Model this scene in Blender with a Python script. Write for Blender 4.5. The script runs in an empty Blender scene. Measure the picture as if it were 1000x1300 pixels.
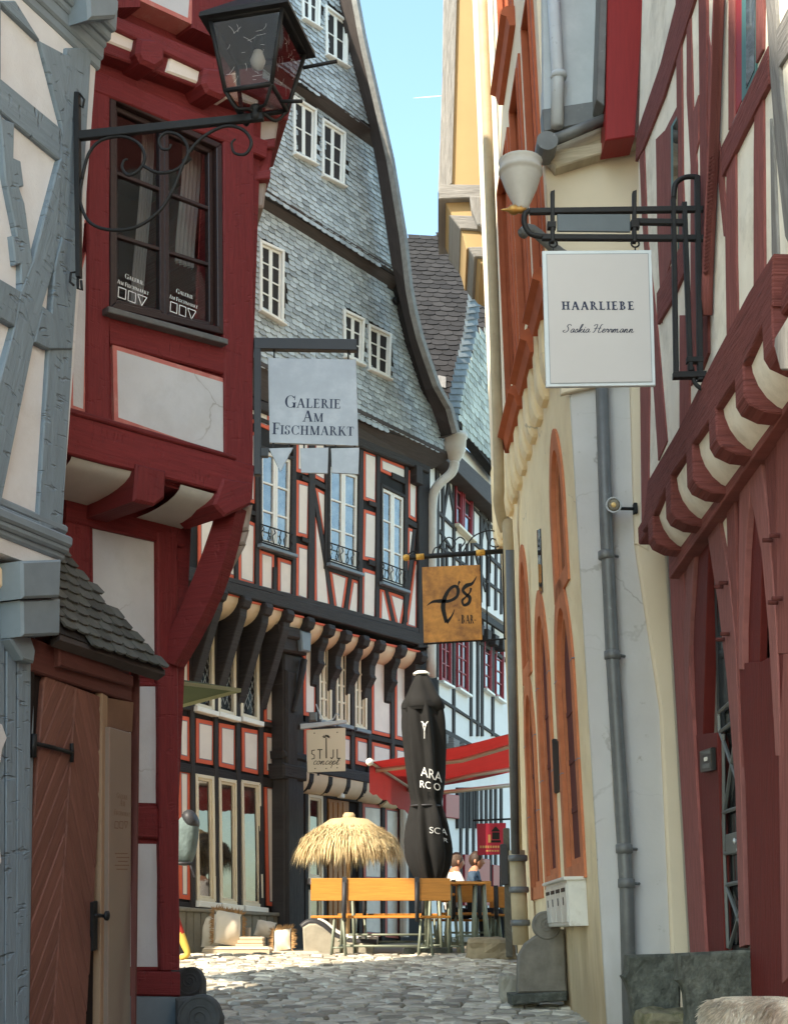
import bpy, bmesh, math, random
from mathutils import Vector as V
random.seed(7)
R = random.Random(11)
sc = bpy.context.scene
COL = sc.collection
# ------------------------------------------------------------------ camera
FPX = 1750.0
PITCH = math.atan(540 / 1750.0)
CP, SP = math.cos(PITCH), math.sin(PITCH)
EYE = V((0, 0, 1.5))
cam = bpy.data.cameras.new('camera'); camo = bpy.data.objects.new('camera', cam); COL.objects.link(camo)
cam.sensor_fit = 'HORIZONTAL'; cam.sensor_width = 36; cam.lens = 36 * FPX / 1000
cam.clip_start = .1; cam.clip_end = 20000
camo.location = EYE; camo.rotation_euler = (math.pi / 2 + PITCH, 0, 0)
sc.camera = camo
# ------------------------------------------------------------------ sky, sun, exposure
SUN_DIR = V((-.45, -.455, .62)).normalized()          # towards the sun
w = bpy.data.worlds.new('World'); sc.world = w; w.use_nodes = True
nt = w.node_tree; nt.nodes.clear()
sky = nt.nodes.new('ShaderNodeTexSky'); sky.sky_type = 'NISHITA'; sky.sun_disc = False
sky.sun_elevation = math.asin(SUN_DIR.z); sky.sun_rotation = math.atan2(SUN_DIR.x, SUN_DIR.y)
sky.air_density = 1.0; sky.dust_density = 1.0; sky.ozone_density = 0.0
bg = nt.nodes.new('ShaderNodeBackground'); bg.inputs[1].default_value = .15
wo = nt.nodes.new('ShaderNodeOutputWorld')
tint = nt.nodes.new('ShaderNodeMix'); tint.data_type = 'RGBA'; tint.blend_type = 'MULTIPLY'; tint.inputs['Factor'].default_value = 1; tint.inputs['B'].default_value = (.90, 1.0, .91, 1)
nt.links.new(sky.outputs[0], tint.inputs['A']); nt.links.new(tint.outputs['Result'], bg.inputs[0]); nt.links.new(bg.outputs[0], wo.inputs[0])
sl = bpy.data.lights.new('sun', 'SUN'); sl.energy = 2.9; sl.angle = math.radians(.5); sl.color = (1, .88, .70)
so = bpy.data.objects.new('sun', sl); COL.objects.link(so)
so.rotation_euler = (-SUN_DIR).to_track_quat('-Z', 'Y').to_euler(); so.location = (-6, -6, 30)
sc.view_settings.view_transform = 'Standard'; sc.view_settings.look = 'None'
sc.view_settings.gamma = 1; sc.view_settings.use_curve_mapping = False
sc.view_settings.exposure = 1.95
sc.cycles.max_bounces = 8; sc.cycles.diffuse_bounces = 5; sc.cycles.transparent_max_bounces = 12
sc.cycles.use_denoising = True
# ------------------------------------------------------------------ geometry helpers
def ray(x, y):
    u, v = (x - 500) / FPX, (650 - y) / FPX
    return V((u, CP - v * SP, SP + v * CP))
class Frame:
    """A plane: origin, axis e1 along, e2 up, n towards the viewer."""
    def __init__(s, o, e1, e2=(0, 0, 1)):
        s.o = V(o); s.e1 = V(e1).normalized(); s.e2 = V(e2).normalized()
        s.n = s.e1.cross(s.e2).normalized()
        if s.n.dot(EYE - s.o) < 0: s.n = -s.n
    def at(s, x, y, off=0.):
        d = ray(x, y); o = s.o + s.n * off
        return EYE + d * ((o - EYE).dot(s.n) / d.dot(s.n))
    def loc(s, x, y, off=0.):
        p = s.at(x, y, off) - s.o
        return (p.dot(s.e1), p.dot(s.e2))
    def w(s, a, b, off=0.):
        return s.o + s.e1 * a + s.e2 * b + s.n * off
    def px(s, pts, off=0.):
        return [s.loc(x, y, off) for x, y in pts]
def facade(x, y, deg):
    a = math.radians(deg)
    return Frame((x, y, 0), (math.sin(a), math.cos(a), 0))
def area(p):
    return .5 * sum(p[i][0] * p[(i + 1) % len(p)][1] - p[(i + 1) % len(p)][0] * p[i][1] for i in range(len(p)))
def inset(p, c):
    n = len(p); sg = 1 if area(p) > 0 else -1; out = []
    for i in range(n):
        a, b, d = p[i - 1], p[i], p[(i + 1) % n]
        e1 = (b[0] - a[0], b[1] - a[1]); e2 = (d[0] - b[0], d[1] - b[1])
        l1 = math.hypot(*e1) or 1e-9; l2 = math.hypot(*e2) or 1e-9
        n1 = (-e1[1] / l1 * sg, e1[0] / l1 * sg); n2 = (-e2[1] / l2 * sg, e2[0] / l2 * sg)
        k = 1 + n1[0] * n2[0] + n1[1] * n2[1]
        k = max(k, .25)
        out.append((b[0] + (n1[0] + n2[0]) / k * c, b[1] + (n1[1] + n2[1]) / k * c))
    return out
def inside(p, x, y):
    r = False; j = len(p) - 1
    for i in range(len(p)):
        if (p[i][1] > y) != (p[j][1] > y) and x < (p[j][0] - p[i][0]) * (y - p[i][1]) / (p[j][1] - p[i][1]) + p[i][0]: r = not r
        j = i
    return r
LOC = {}
class MB:
    def __init__(s): s.v = []; s.f = []; s.m = []; s.u = []; s.s = []
    def add(s, vs, fs, uv=None, mat=0, smooth=False):
        b = len(s.v); s.v += [V(x) for x in vs]
        for f in fs:
            s.f.append([b + i for i in f]); s.m.append(mat); s.s.append(smooth)
            s.u.append([uv[i] for i in f] if uv else [(vs[i][0] + vs[i][1], vs[i][2]) for i in f])
    # polygon (local) on a frame, from offset b to f, front edge chamfered by c
    def poly(s, fr, p, b, f, c=.004, mat=0, closed=True):
        n = len(p)
        if c and f - b > c:
            q = inset(p, c); L = [(p, b), (p, f - c), (q, f)]
        else: L = [(p, b), (p, f)]
        vs = []; uv = []
        for pl, o in L:
            vs += [fr.w(x, y, o) for x, y in pl]; uv += [(x, y) for x, y in pl]
        fs = [list(range(n * (len(L) - 1), n * len(L)))]
        if closed: fs.append(list(range(n))[::-1])
        for k in range(len(L) - 1):
            for i in range(n):
                j = (i + 1) % n
                fs.append([k * n + i, k * n + j, (k + 1) * n + j, (k + 1) * n + i])
        s.add(vs, fs, uv, mat)
    # timber between two edges A-B and D-C (local points), subdivided and slightly uneven
    def bar(s, fr, A, B, C, D, b, f, c=.01, jit=.004, seg=.3, mat=0):
        A, B, C, D = [V(q) for q in (A, B, C, D)]
        ln = ((B + C) / 2 - (A + D) / 2).length; n = max(1, min(10, int(ln / seg)))
        vs = []; uv = []; ox = R.random() * 9
        for i in range(n + 1):
            t = i / n; p = A.lerp(B, t); q = D.lerp(C, t); d = q - p; wd = d.length or 1e-6; d = d / wd
            j1, j2, j3 = [(R.random() - .5) * 2 * jit for _ in '123']
            p = p + d * j1; q = q + d * j2; cc = min(c, wd * .3); ff = f + j3 * .6
            for pt, o, vv in ((p, b, 0), (p, ff - cc, .05), (p + d * cc, ff, .06), (q - d * cc, ff, .06 + wd), (q, ff - cc, .07 + wd), (q, b, .12 + wd)):
                vs.append(fr.w(pt.x, pt.y, o)); uv.append((ox + t * ln, vv + ox))
        fs = [[0, 1, 2, 3, 4, 5], [n * 6 + k for k in range(5, -1, -1)]]
        for i in range(n):
            for k in range(6):
                k2 = (k + 1) % 6
                fs.append([i * 6 + k, i * 6 + k2, i * 6 + 6 + k2, i * 6 + 6 + k])
        s.add(vs, fs, uv, mat)
    def box(s, c, size, ax=None, mat=0, bev=0.):
        c = V(c); X, Y, Z = ax or (V((1, 0, 0)), V((0, 1, 0)), V((0, 0, 1)))
        a, b, d = size[0] / 2, size[1] / 2, size[2] / 2
        if bev:
            g = min(bev, a * .45, b * .45, d * .45); vs = []; uv = []
            for z, q in ((-d, g), (-d + g, 0), (d - g, 0), (d, g)):
                for x, y in ((-a + q, -b + q), (a - q, -b + q), (a - q, b - q), (-a + q, b - q)):
                    vs.append(c + X * x + Y * y + Z * z); uv.append((x + z, y + z))
            fs = [[3, 2, 1, 0], [12, 13, 14, 15]]
            for k in range(3):
                for i in range(4): fs.append([k * 4 + i, k * 4 + (i + 1) % 4, k * 4 + 4 + (i + 1) % 4, k * 4 + 4 + i])
            s.add(vs, fs, uv, mat); return
        vs = [c + X * (a * i) + Y * (b * j) + Z * (d * k) for k in (-1, 1) for i, j in ((-1, -1), (1, -1), (1, 1), (-1, 1))]
        uv = [(i * a + k * d, j * b + k * d) for k in (-1, 1) for i, j in ((-1, -1), (1, -1), (1, 1), (-1, 1))]
        s.add(vs, [[3, 2, 1, 0], [4, 5, 6, 7], [0, 1, 5, 4], [1, 2, 6, 5], [2, 3, 7, 6], [3, 0, 4, 7]], uv, mat)
    def tube(s, pts, r, n=8, mat=0, flat=None):
        pts = [V(p) for p in pts]; m = len(pts); vs = []; uv = []; L = 0; up = None
        for i, p in enumerate(pts):
            t = (pts[min(i + 1, m - 1)] - pts[max(i - 1, 0)]).normalized()
            if up is None: up = V((0, 0, 1)) if abs(t.z) < .9 else V((0, 1, 0))
            x = t.cross(up).normalized(); y = x.cross(t).normalized(); up = y
            rr = r[i] if isinstance(r, (list, tuple)) else r
            if i: L += (p - pts[i - 1]).length
            for k in range(n):
                a = 2 * math.pi * k / n; f = flat or 1
                vs.append(p + x * (math.cos(a) * rr) + y * (math.sin(a) * rr * f)); uv.append((L, k / n * .3))
        fs = [list(range(n))[::-1], [(m - 1) * n + k for k in range(n)]]
        for i in range(m - 1):
            for k in range(n): fs.append([i * n + k, i * n + (k + 1) % n, i * n + n + (k + 1) % n, i * n + n + k])
        s.add(vs, fs, uv, mat, n > 5)
    def lathe(s, c, prof, n=24, ax=(0, 0, 1), mat=0, smooth=True):
        c = V(c); Z = V(ax).normalized(); X = Z.orthogonal().normalized(); Y = Z.cross(X); vs = []; uv = []
        for r, z in prof:
            for k in range(n):
                a = 2 * math.pi * k / n; vs.append(c + X * (math.cos(a) * r) + Y * (math.sin(a) * r) + Z * z); uv.append((k / n, z))
        m = len(prof); fs = []
        for i in range(m - 1):
            for k in range(n): fs.append([i * n + k, i * n + (k + 1) % n, i * n + n + (k + 1) % n, i * n + n + k])
        if prof[0][0] > 1e-4: fs.append(list(range(n))[::-1])
        if prof[-1][0] > 1e-4: fs.append([(m - 1) * n + k for k in range(n)])
        s.add(vs, fs, uv, mat, smooth)
    def obj(s, name, mats, parent=None, tag=None):
        me = bpy.data.meshes.new(name)
        o0 = V((0, 0, 0)); r = parent
        while r is not None and r.parent is not None: r = r.parent
        if r is not None: o0 = LOC.get(r.name, o0)
        me.from_pydata([v - o0 for v in s.v], [], s.f)
        if not isinstance(mats, (list, tuple)): mats = [mats]
        for m in mats: me.materials.append(m)
        me.polygons.foreach_set('material_index', s.m); me.polygons.foreach_set('use_smooth', s.s)
        ul = me.uv_layers.new(name='UVMap'); flat = [c for f in s.u for uv in f for c in uv]
        ul.data.foreach_set('uv', flat)
        bm = bmesh.new(); bm.from_mesh(me); bmesh.ops.recalc_face_normals(bm, faces=bm.faces); bm.to_mesh(me); bm.free()
        me.update()
        o = bpy.data.objects.new(name, me); COL.objects.link(o)
        if parent is not None: o.parent = parent
        if tag: settag(o, *tag)
        return o
def settag(o, label=None, cat=None, group=None, kind=None):
    if label: o['label'] = label
    if cat: o['category'] = cat
    if group: o['group'] = group
    if kind: o['kind'] = kind
    return o
def thing(name, label, cat, loc=(0, 0, 0), group=None):
    o = bpy.data.objects.new(name, None); COL.objects.link(o); o.location = loc; o.empty_display_size = .1
    LOC[o.name] = V(loc); settag(o, label, cat, group); return o
def copy_tree(o, parent=None):
    c = o.copy(); COL.objects.link(c)
    if parent is not None: c.parent = parent
    for ch in list(o.children): copy_tree(ch, c)
    return c
# one-call parts traced on a facade: px polygon, back and front offset
def slab(name, fr, px, b, f, mat, parent=None, c=.004, tag=None):
    p = fr.px(px, f); m = MB(); m.poly(fr, p, b, f, c); graindir(m, p); return m.obj(name, mat, parent, tag)
def graindir(m, p):          # wood grain runs along the longest edge
    i = max(range(len(p)), key=lambda k: math.dist(p[k], p[(k + 1) % len(p)])); a, b = p[i], p[(i + 1) % len(p)]
    g = math.atan2(b[1] - a[1], b[0] - a[0]); cg, sg = math.cos(g), math.sin(g)
    m.u = [[(u * cg + v * sg, -u * sg + v * cg) for u, v in f] for f in m.u]
def timber(name, fr, px, b, f, mat, parent, c=.012, jit=.004, seg=.3):
    m = MB(); q = fr.px(px, f)
    m.bar(fr, q[0], q[1], q[2], q[3], b, f, c, jit, seg); return m.obj(name, mat, parent)
def post(fr, x1, y1, x2, y2, wd, b, f, mat, parent, name='timber_post', **k):
    h = wd / 2
    return timber(name, fr, [(x1 - h, y1), (x2 - h, y2), (x2 + h, y2), (x1 + h, y1)], b, f, mat, parent, **k)
def beam(fr, x1, y1, x2, y2, ht, b, f, mat, parent, name='timber_beam', **k):
    h = ht / 2
    return timber(name, fr, [(x1, y1 - h), (x2, y2 - h), (x2, y2 + h), (x1, y1 + h)], b, f, mat, parent, **k)
def ringpanel(name, fr, px, off, rings, mats, parent, back=-.02):
    """infill with painted border: rings = insets in metres, one material each"""
    p = fr.px(px, off); m = MB(); n = len(p); prev = p
    A = abs(area(p)); per = sum(math.dist(p[i], p[(i + 1) % n]) for i in range(n)); lim = A / per * .8
    vs = [fr.w(x, y, back) for x, y in p]; m.add(vs + [fr.w(x, y, off) for x, y in p], [[i, (i + 1) % n, n + (i + 1) % n, n + i] for i in range(n)], None, 0)
    acc = 0
    for k, r in enumerate(rings):
        acc += r; q = inset(p, min(acc, lim + .004 * k)); h = off + (k + 1) * .0012
        vs = [fr.w(x, y, off + k * .0012) for x, y in prev] + [fr.w(x, y, h) for x, y in q]
        uv = list(prev) + list(q)
        m.add(vs, [[i, (i + 1) % n, n + (i + 1) % n, n + i] for i in range(n)], uv, min(k, len(mats) - 1)); prev = q
    h = off + len(rings) * .0012
    m.add([fr.w(x, y, h) for x, y in prev], [list(range(n))], list(prev), len(rings))
    return m.obj(name, mats, parent)
def lerp2(a, b, t): return (a[0] + (b[0] - a[0]) * t, a[1] + (b[1] - a[1]) * t)
def bil(q, u, v):            # q = TL, TR, BR, BL local
    return lerp2(lerp2(q[0], q[1], u), lerp2(q[3], q[2], u), v)
def cell(q, u0, v0, u1, v1): return [bil(q, u0, v0), bil(q, u1, v0), bil(q, u1, v1), bil(q, u0, v1)]
def ring(m, fr, q, wd, b, f, mat=0):
    """rectangular frame of width wd (metres) round the inside of quad q"""
    i = inset(q, wd)
    for k in range(4):
        j = (k + 1) % 4
        m.poly(fr, [q[k], q[j], i[j], i[k]], b, f, min(.006, wd * .2), mat)
    return i
def window(fr, px, parent, f, depth, mframe, msash, mglass, cols=2, rows=3, fw=.06, sw=.05, bw=.025, sill=None, name='window', split=True, msill=None):
    q = fr.px(px, f); m = MB(); i = ring(m, fr, q, fw, f - depth - .06, f)
    wnd = m.obj(name, mframe, parent)
    s = MB(); n = cols if split else 1
    for c in range(n):
        sq = cell(i, c / n, 0, (c + 1) / n, 1); g = ring(s, fr, sq, sw, f - depth - .04, f - depth + .01)
        cc = cols // n
        for r in range(1, rows):
            t = r / rows; A, B = bil(g, 0, t), bil(g, 1, t)
            s.poly(fr, [(A[0], A[1] - bw / 2), (B[0], B[1] - bw / 2), (B[0], B[1] + bw / 2), (A[0], A[1] + bw / 2)], f - depth - .03, f - depth + .005, .003)
        for k in range(1, cc):
            t = k / cc; A, B = bil(g, t, 0), bil(g, t, 1)
            s.poly(fr, [(A[0] - bw / 2, A[1]), (A[0] + bw / 2, A[1]), (B[0] + bw / 2, B[1]), (B[0] - bw / 2, B[1])], f - depth - .032, f - depth + .004, .003)
        for r in range(rows):
            for k in range(cc):
                p = MB(); cq = cell(g, k / cc, r / rows, (k + 1) / cc, (r + 1) / rows); p.add([fr.w(a, b, f - depth - .018) for a, b in cq], [[0, 1, 2, 3]], cq)
                p.obj('pane', mglass, wnd)
    s.obj('sash', msash, wnd)
    if sill:
        a, b = q[3], q[2]; ex, ht, out = sill; d = (V(b) - V(a)).normalized()
        a2 = V(a) - d * ex; b2 = V(b) + d * ex; z = MB()
        z.poly(fr, [(a2.x, a2.y), (b2.x, b2.y), (b2.x, b2.y - ht), (a2.x, a2.y - ht)], f - .05, f + out, .008)
        z.obj('sill', msill or msash, wnd)
    return wnd
# ------------------------------------------------------------------ materials
MATS = {}
def mat(name, col, rough=.8, metal=0, var=.12, vs=3., bump=.15, bs=40., grain=False, rnd=0., isl=0., stain=None, spec=.3, chips=None, sheen=0, trans=0, dist=.004, dents=0., bulge=0., grime=None, cracks=0):
    if name in MATS: return MATS[name]
    m = bpy.data.materials.new(name); m.use_nodes = True; t = m.node_tree; N = t.nodes; L = t.links
    b = N['Principled BSDF']; b.inputs['Roughness'].default_value = rough; b.inputs['Metallic'].default_value = metal
    b.inputs['Specular IOR Level'].default_value = spec
    tc = N.new('ShaderNodeTexCoord'); mp = N.new('ShaderNodeMapping')
    oi = N.new('ShaderNodeObjectInfo'); ad = N.new('ShaderNodeVectorMath'); ad.operation = 'ADD'
    sc_ = N.new('ShaderNodeVectorMath'); sc_.operation = 'SCALE'; sc_.inputs[3].default_value = 7.3
    cx = N.new('ShaderNodeCombineXYZ')
    for i in range(3): L.new(oi.outputs['Random'], cx.inputs[i])
    L.new(cx.outputs[0], sc_.inputs[0])
    L.new(tc.outputs['UV' if grain else 'Object'], mp.inputs[0])
    if grain: mp.inputs['Scale'].default_value = (1.2, 14, 1)
    if rnd or grain: L.new(mp.outputs[0], ad.inputs[0]); L.new(sc_.outputs[0], ad.inputs[1]); src = ad.outputs[0]
    else: src = mp.outputs[0]
    n1 = N.new('ShaderNodeTexNoise'); n1.inputs['Scale'].default_value = vs; n1.inputs['Detail'].default_value = 7; n1.inputs['Roughness'].default_value = .62
    L.new(src, n1.inputs['Vector'])
    r1 = N.new('ShaderNodeMapRange'); r1.inputs[1].default_value = .25; r1.inputs[2].default_value = .75
    r1.inputs[3].default_value = 1 - var; r1.inputs[4].default_value = 1 + var; L.new(n1.outputs[0], r1.inputs[0])
    val = r1.outputs[0]
    def mul(a, o):
        q = N.new('ShaderNodeMath'); q.operation = 'MULTIPLY'; L.new(a, q.inputs[0]); L.new(o, q.inputs[1]); return q.outputs[0]
    for amt, out in ((rnd, oi.outputs['Random']), (isl, None)):
        if amt:
            if out is None: out = N.new('ShaderNodeNewGeometry').outputs['Random Per Island']
            r = N.new('ShaderNodeMapRange'); r.inputs[3].default_value = 1 - amt; r.inputs[4].default_value = 1 + amt; L.new(out, r.inputs[0]); val = mul(val, r.outputs[0])
    hs = N.new('ShaderNodeHueSaturation'); hs.inputs['Color'].default_value = (*col, 1); L.new(val, hs.inputs['Value'])
    cur = hs.outputs[0]
    for st in (stain, chips):
        if st:
            scol, scale, lo, hi, amt = st
            n2 = N.new('ShaderNodeTexNoise'); n2.inputs['Scale'].default_value = scale; n2.inputs['Detail'].default_value = 9; n2.inputs['Roughness'].default_value = .7
            L.new(src if st is chips else tc.outputs['Object'], n2.inputs['Vector'])
            r2 = N.new('ShaderNodeMapRange'); r2.inputs[1].default_value = lo; r2.inputs[2].default_value = hi; r2.inputs[4].default_value = amt; L.new(n2.outputs[0], r2.inputs[0])
            mx = N.new('ShaderNodeMix'); mx.data_type = 'RGBA'; L.new(r2.outputs[0], mx.inputs['Factor']); L.new(cur, mx.inputs['A']); mx.inputs['B'].default_value = (*scol, 1); cur = mx.outputs['Result']
    if cracks:
        nd = N.new('ShaderNodeTexNoise'); nd.inputs['Scale'].default_value = 2.5; nd.inputs['Detail'].default_value = 5; L.new(tc.outputs['Object'], nd.inputs['Vector']); sd_ = N.new('ShaderNodeVectorMath'); sd_.operation = 'SCALE'; sd_.inputs[3].default_value = .45; L.new(nd.outputs['Color'], sd_.inputs[0])
        ad_ = N.new('ShaderNodeVectorMath'); ad_.operation = 'ADD'; L.new(tc.outputs['Object'], ad_.inputs[0]); L.new(sd_.outputs[0], ad_.inputs[1]); vo_ = N.new('ShaderNodeTexVoronoi'); vo_.feature = 'DISTANCE_TO_EDGE'; vo_.inputs['Scale'].default_value = .9; L.new(ad_.outputs[0], vo_.inputs['Vector'])
        rc = N.new('ShaderNodeMapRange'); rc.inputs[1].default_value = .002; rc.inputs[2].default_value = .008; rc.inputs[3].default_value = 1; rc.inputs[4].default_value = 0; L.new(vo_.outputs['Distance'], rc.inputs[0]); nm_ = N.new('ShaderNodeTexNoise'); nm_.inputs['Scale'].default_value = 1.1; L.new(tc.outputs['Object'], nm_.inputs['Vector'])
        rm = N.new('ShaderNodeMapRange'); rm.inputs[1].default_value = .5; rm.inputs[2].default_value = .62; rm.inputs[4].default_value = .45 * cracks; L.new(nm_.outputs[0], rm.inputs[0]); fc = mul(rc.outputs[0], rm.outputs[0])
        mx = N.new('ShaderNodeMix'); mx.data_type = 'RGBA'; L.new(fc, mx.inputs['Factor']); L.new(cur, mx.inputs['A']); mx.inputs['B'].default_value = (.2, .18, .15, 1); cur = mx.outputs['Result']
    if grime:
        gc, zlo, zhi = grime; sp_ = N.new('ShaderNodeSeparateXYZ'); L.new(tc.outputs['Object'], sp_.inputs[0]); r5 = N.new('ShaderNodeMapRange'); r5.inputs[1].default_value = zhi; r5.inputs[2].default_value = zlo; L.new(sp_.outputs[2], r5.inputs[0])
        m5 = N.new('ShaderNodeMapping'); m5.inputs['Scale'].default_value = (4, 4, 1.2); L.new(tc.outputs['Object'], m5.inputs[0]); n5 = N.new('ShaderNodeTexNoise'); n5.inputs['Scale'].default_value = 1.3; n5.inputs['Detail'].default_value = 8; L.new(m5.outputs[0], n5.inputs['Vector'])
        q5 = N.new('ShaderNodeMath'); q5.operation = 'ADD'; L.new(r5.outputs[0], q5.inputs[0]); L.new(n5.outputs[0], q5.inputs[1]); r6 = N.new('ShaderNodeMapRange'); r6.inputs[1].default_value = .72; r6.inputs[2].default_value = 1.5; r6.inputs[4].default_value = .65; L.new(q5.outputs[0], r6.inputs[0])
        mx = N.new('ShaderNodeMix'); mx.data_type = 'RGBA'; L.new(r6.outputs[0], mx.inputs['Factor']); L.new(cur, mx.inputs['A']); mx.inputs['B'].default_value = (*gc, 1); cur = mx.outputs['Result']
    L.new(cur, b.inputs['Base Color'])
    if bump:
        n3 = N.new('ShaderNodeTexNoise'); n3.inputs['Scale'].default_value = bs; n3.inputs['Detail'].default_value = 6; n3.inputs['Roughness'].default_value = .6; L.new(src, n3.inputs['Vector'])
        h = n3.outputs[0]
        if grain:
            a2 = N.new('ShaderNodeMath'); a2.operation = 'ADD'; L.new(h, a2.inputs[0]); L.new(n1.outputs[0], a2.inputs[1]); h = a2.outputs[0]
        bp = N.new('ShaderNodeBump'); bp.inputs['Strength'].default_value = bump; bp.inputs['Distance'].default_value = dist; L.new(h, bp.inputs['Height']); last = bp
        for amt, scl, lo, hi, dd in ((dents, (7, 2.2, 1), .60, .70, .012), (bulge, (1.6, 1.6, 1.6), .2, .8, .06)):
            if amt:
                m2 = N.new('ShaderNodeMapping'); m2.inputs['Scale'].default_value = scl; L.new(tc.outputs['UV' if grain else 'Object'], m2.inputs[0]); n4 = N.new('ShaderNodeTexNoise'); n4.inputs['Scale'].default_value = 3.2 if grain else 1.0; n4.inputs['Detail'].default_value = 2; L.new(m2.outputs[0], n4.inputs['Vector'])
                r4 = N.new('ShaderNodeMapRange'); r4.inputs[1].default_value = lo; r4.inputs[2].default_value = hi; r4.inputs[3].default_value = 1; r4.inputs[4].default_value = 0; L.new(n4.outputs[0], r4.inputs[0]); b2 = N.new('ShaderNodeBump'); b2.inputs['Strength'].default_value = amt; b2.inputs['Distance'].default_value = dd; L.new(r4.outputs[0], b2.inputs['Height']); L.new(last.outputs[0], b2.inputs['Normal']); last = b2
        L.new(last.outputs[0], b.inputs['Normal'])
    if sheen: b.inputs['Sheen Weight'].default_value = sheen
    if trans:
        td = N.new('ShaderNodeBsdfTranslucent'); L.new(cur, td.inputs[0]); ms = N.new('ShaderNodeMixShader'); ms.inputs[0].default_value = trans
        L.new(b.outputs[0], ms.inputs[1]); L.new(td.outputs[0], ms.inputs[2]); L.new(ms.outputs[0], N['Material Output'].inputs[0])
    MATS[name] = m; return m
def glass_mat(name, tint=(.02, .025, .03), refl=.25, clear=0.):
    m = bpy.data.materials.new(name); m.use_nodes = True; t = m.node_tree; N = t.nodes; L = t.links; N.clear()
    o = N.new('ShaderNodeOutputMaterial'); g = N.new('ShaderNodeBsdfGlossy'); g.inputs['Roughness'].default_value = .03
    tc = N.new('ShaderNodeTexCoord'); nz = N.new('ShaderNodeTexNoise'); nz.inputs['Scale'].default_value = 2.5; L.new(tc.outputs['Object'], nz.inputs[0])
    bp = N.new('ShaderNodeBump'); bp.inputs['Strength'].default_value = .12; bp.inputs['Distance'].default_value = .02; L.new(nz.outputs[0], bp.inputs['Height']); L.new(bp.outputs[0], g.inputs['Normal'])
    if clear: b = N.new('ShaderNodeBsdfTransparent'); b.inputs[0].default_value = (clear, clear, clear, 1)
    else:
        b = N.new('ShaderNodeBsdfDiffuse'); n2 = N.new('ShaderNodeTexNoise'); n2.inputs['Scale'].default_value = 4; n2.inputs['Detail'].default_value = 3; L.new(tc.outputs['Object'], n2.inputs[0])
        cr = N.new('ShaderNodeMapRange'); cr.inputs[1].default_value = .4; cr.inputs[2].default_value = .7; cr.inputs[3].default_value = .5; cr.inputs[4].default_value = 2.2; L.new(n2.outputs[0], cr.inputs[0])
        hs = N.new('ShaderNodeHueSaturation'); hs.inputs['Color'].default_value = (*tint, 1); L.new(cr.outputs[0], hs.inputs['Value']); L.new(hs.outputs[0], b.inputs[0])
    lw = N.new('ShaderNodeLayerWeight'); lw.inputs[0].default_value = .5
    pw = N.new('ShaderNodeMath'); pw.operation = 'POWER'; pw.inputs[1].default_value = 4; L.new(lw.outputs['Facing'], pw.inputs[0])
    a = N.new('ShaderNodeMath'); a.operation = 'MULTIPLY_ADD'; a.inputs[1].default_value = .8; a.inputs[2].default_value = refl; a.use_clamp = True; L.new(pw.outputs[0], a.inputs[0])
    ms = N.new('ShaderNodeMixShader'); L.new(a.outputs[0], ms.inputs[0]); L.new(b.outputs[0], ms.inputs[1]); L.new(g.outputs[0], ms.inputs[2]); L.new(ms.outputs[0], o.inputs[0])
    return m
RED = mat('red_painted_timber', (.175, .022, .024), .62, var=.22, vs=3, bump=.5, bs=6, grain=True, rnd=.12, chips=((.085, .02, .02), 5, .58, .72, .8), dist=.01, dents=.5)
REDW = mat('weathered_red_timber', (.225, .076, .070), .85, var=.3, vs=3, bump=.9, bs=5, grain=True, rnd=.12, chips=((.12, .05, .045), 4, .55, .75, .8), dist=.012)
REDT = mat('rough_red_timber', (.195, .060, .055), .9, var=.45, vs=3, bump=1, bs=4, grain=True, rnd=.1, chips=((.05, .02, .02), 3, .52, .7, .9), dist=.02)
PINK = mat('pale_red_border', (.52, .17, .15), .85, var=.15, bump=.2, stain=((.6, .35, .3), 9, .5, .7, .6))
WHITE = mat('white_plaster', (.74, .73, .71), .9, var=.07, vs=1.5, bump=.35, bs=45, stain=((.55, .54, .5), 1.6, .5, .8, .45))
CREAM = mat('cream_plaster', (.80, .77, .68), .9, var=.1, vs=1.5, bump=.5, bs=30, stain=((.36, .34, .28), 2.6, .48, .75, .65), bulge=.6)
SOFF = mat('cream_soffit_plaster', (.74, .6, .42), .9, var=.1, vs=4, bump=.2, bs=40)
REDL = mat('pale_weathered_red_brace', (.25, .10, .095), .85, var=.25, vs=3, bump=.7, bs=5, grain=True, rnd=.12, chips=((.14, .06, .055), 4, .58, .75, .7), dist=.01)
ORANGE = mat('orange_red_border', (.68, .135, .075), .85, var=.12, vs=5, bump=.2)
LINE = mat('grey_pinstripe', (.2, .2, .24), .9, bump=0)
FIELD = mat('white_infill_plaster', (.80, .73, .665), .9, var=.06, vs=4, bump=.25, bs=60, stain=((.6, .55, .5), 3, .5, .8, .35))
BLACK = mat('black_painted_timber', (.034, .030, .030), .75, var=.35, vs=3, bump=.6, bs=6, grain=True, rnd=.2, chips=((.11, .11, .115), 6, .62, .75, .5), dist=.008)
BLACKB = mat('black_stained_wall', (.02, .019, .02), .85, var=.3, bump=.3)
BLUE = mat('grey_blue_timber', (.165, .215, .26), .6, var=.16, vs=2.5, bump=.6, bs=6, grain=True, rnd=.08, chips=((.07, .09, .115), 6, .62, .72, .8), dist=.01, dents=1)
BLUED = mat('grey_blue_moulding', (.18, .225, .265), .55, var=.12, vs=5, bump=.3, bs=18)
GWHITE = mat('pale_blue_plaster', (.60, .61, .635), .9, var=.08, vs=2, bump=.7, bs=45, stain=((.42, .42, .42), 2.2, .5, .8, .5), bulge=.6, cracks=1)
SLATE = mat('slate', (.36, .40, .42), .5, var=.18, vs=9, bump=.35, bs=30, rnd=.28, isl=.0, spec=.45)
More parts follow.
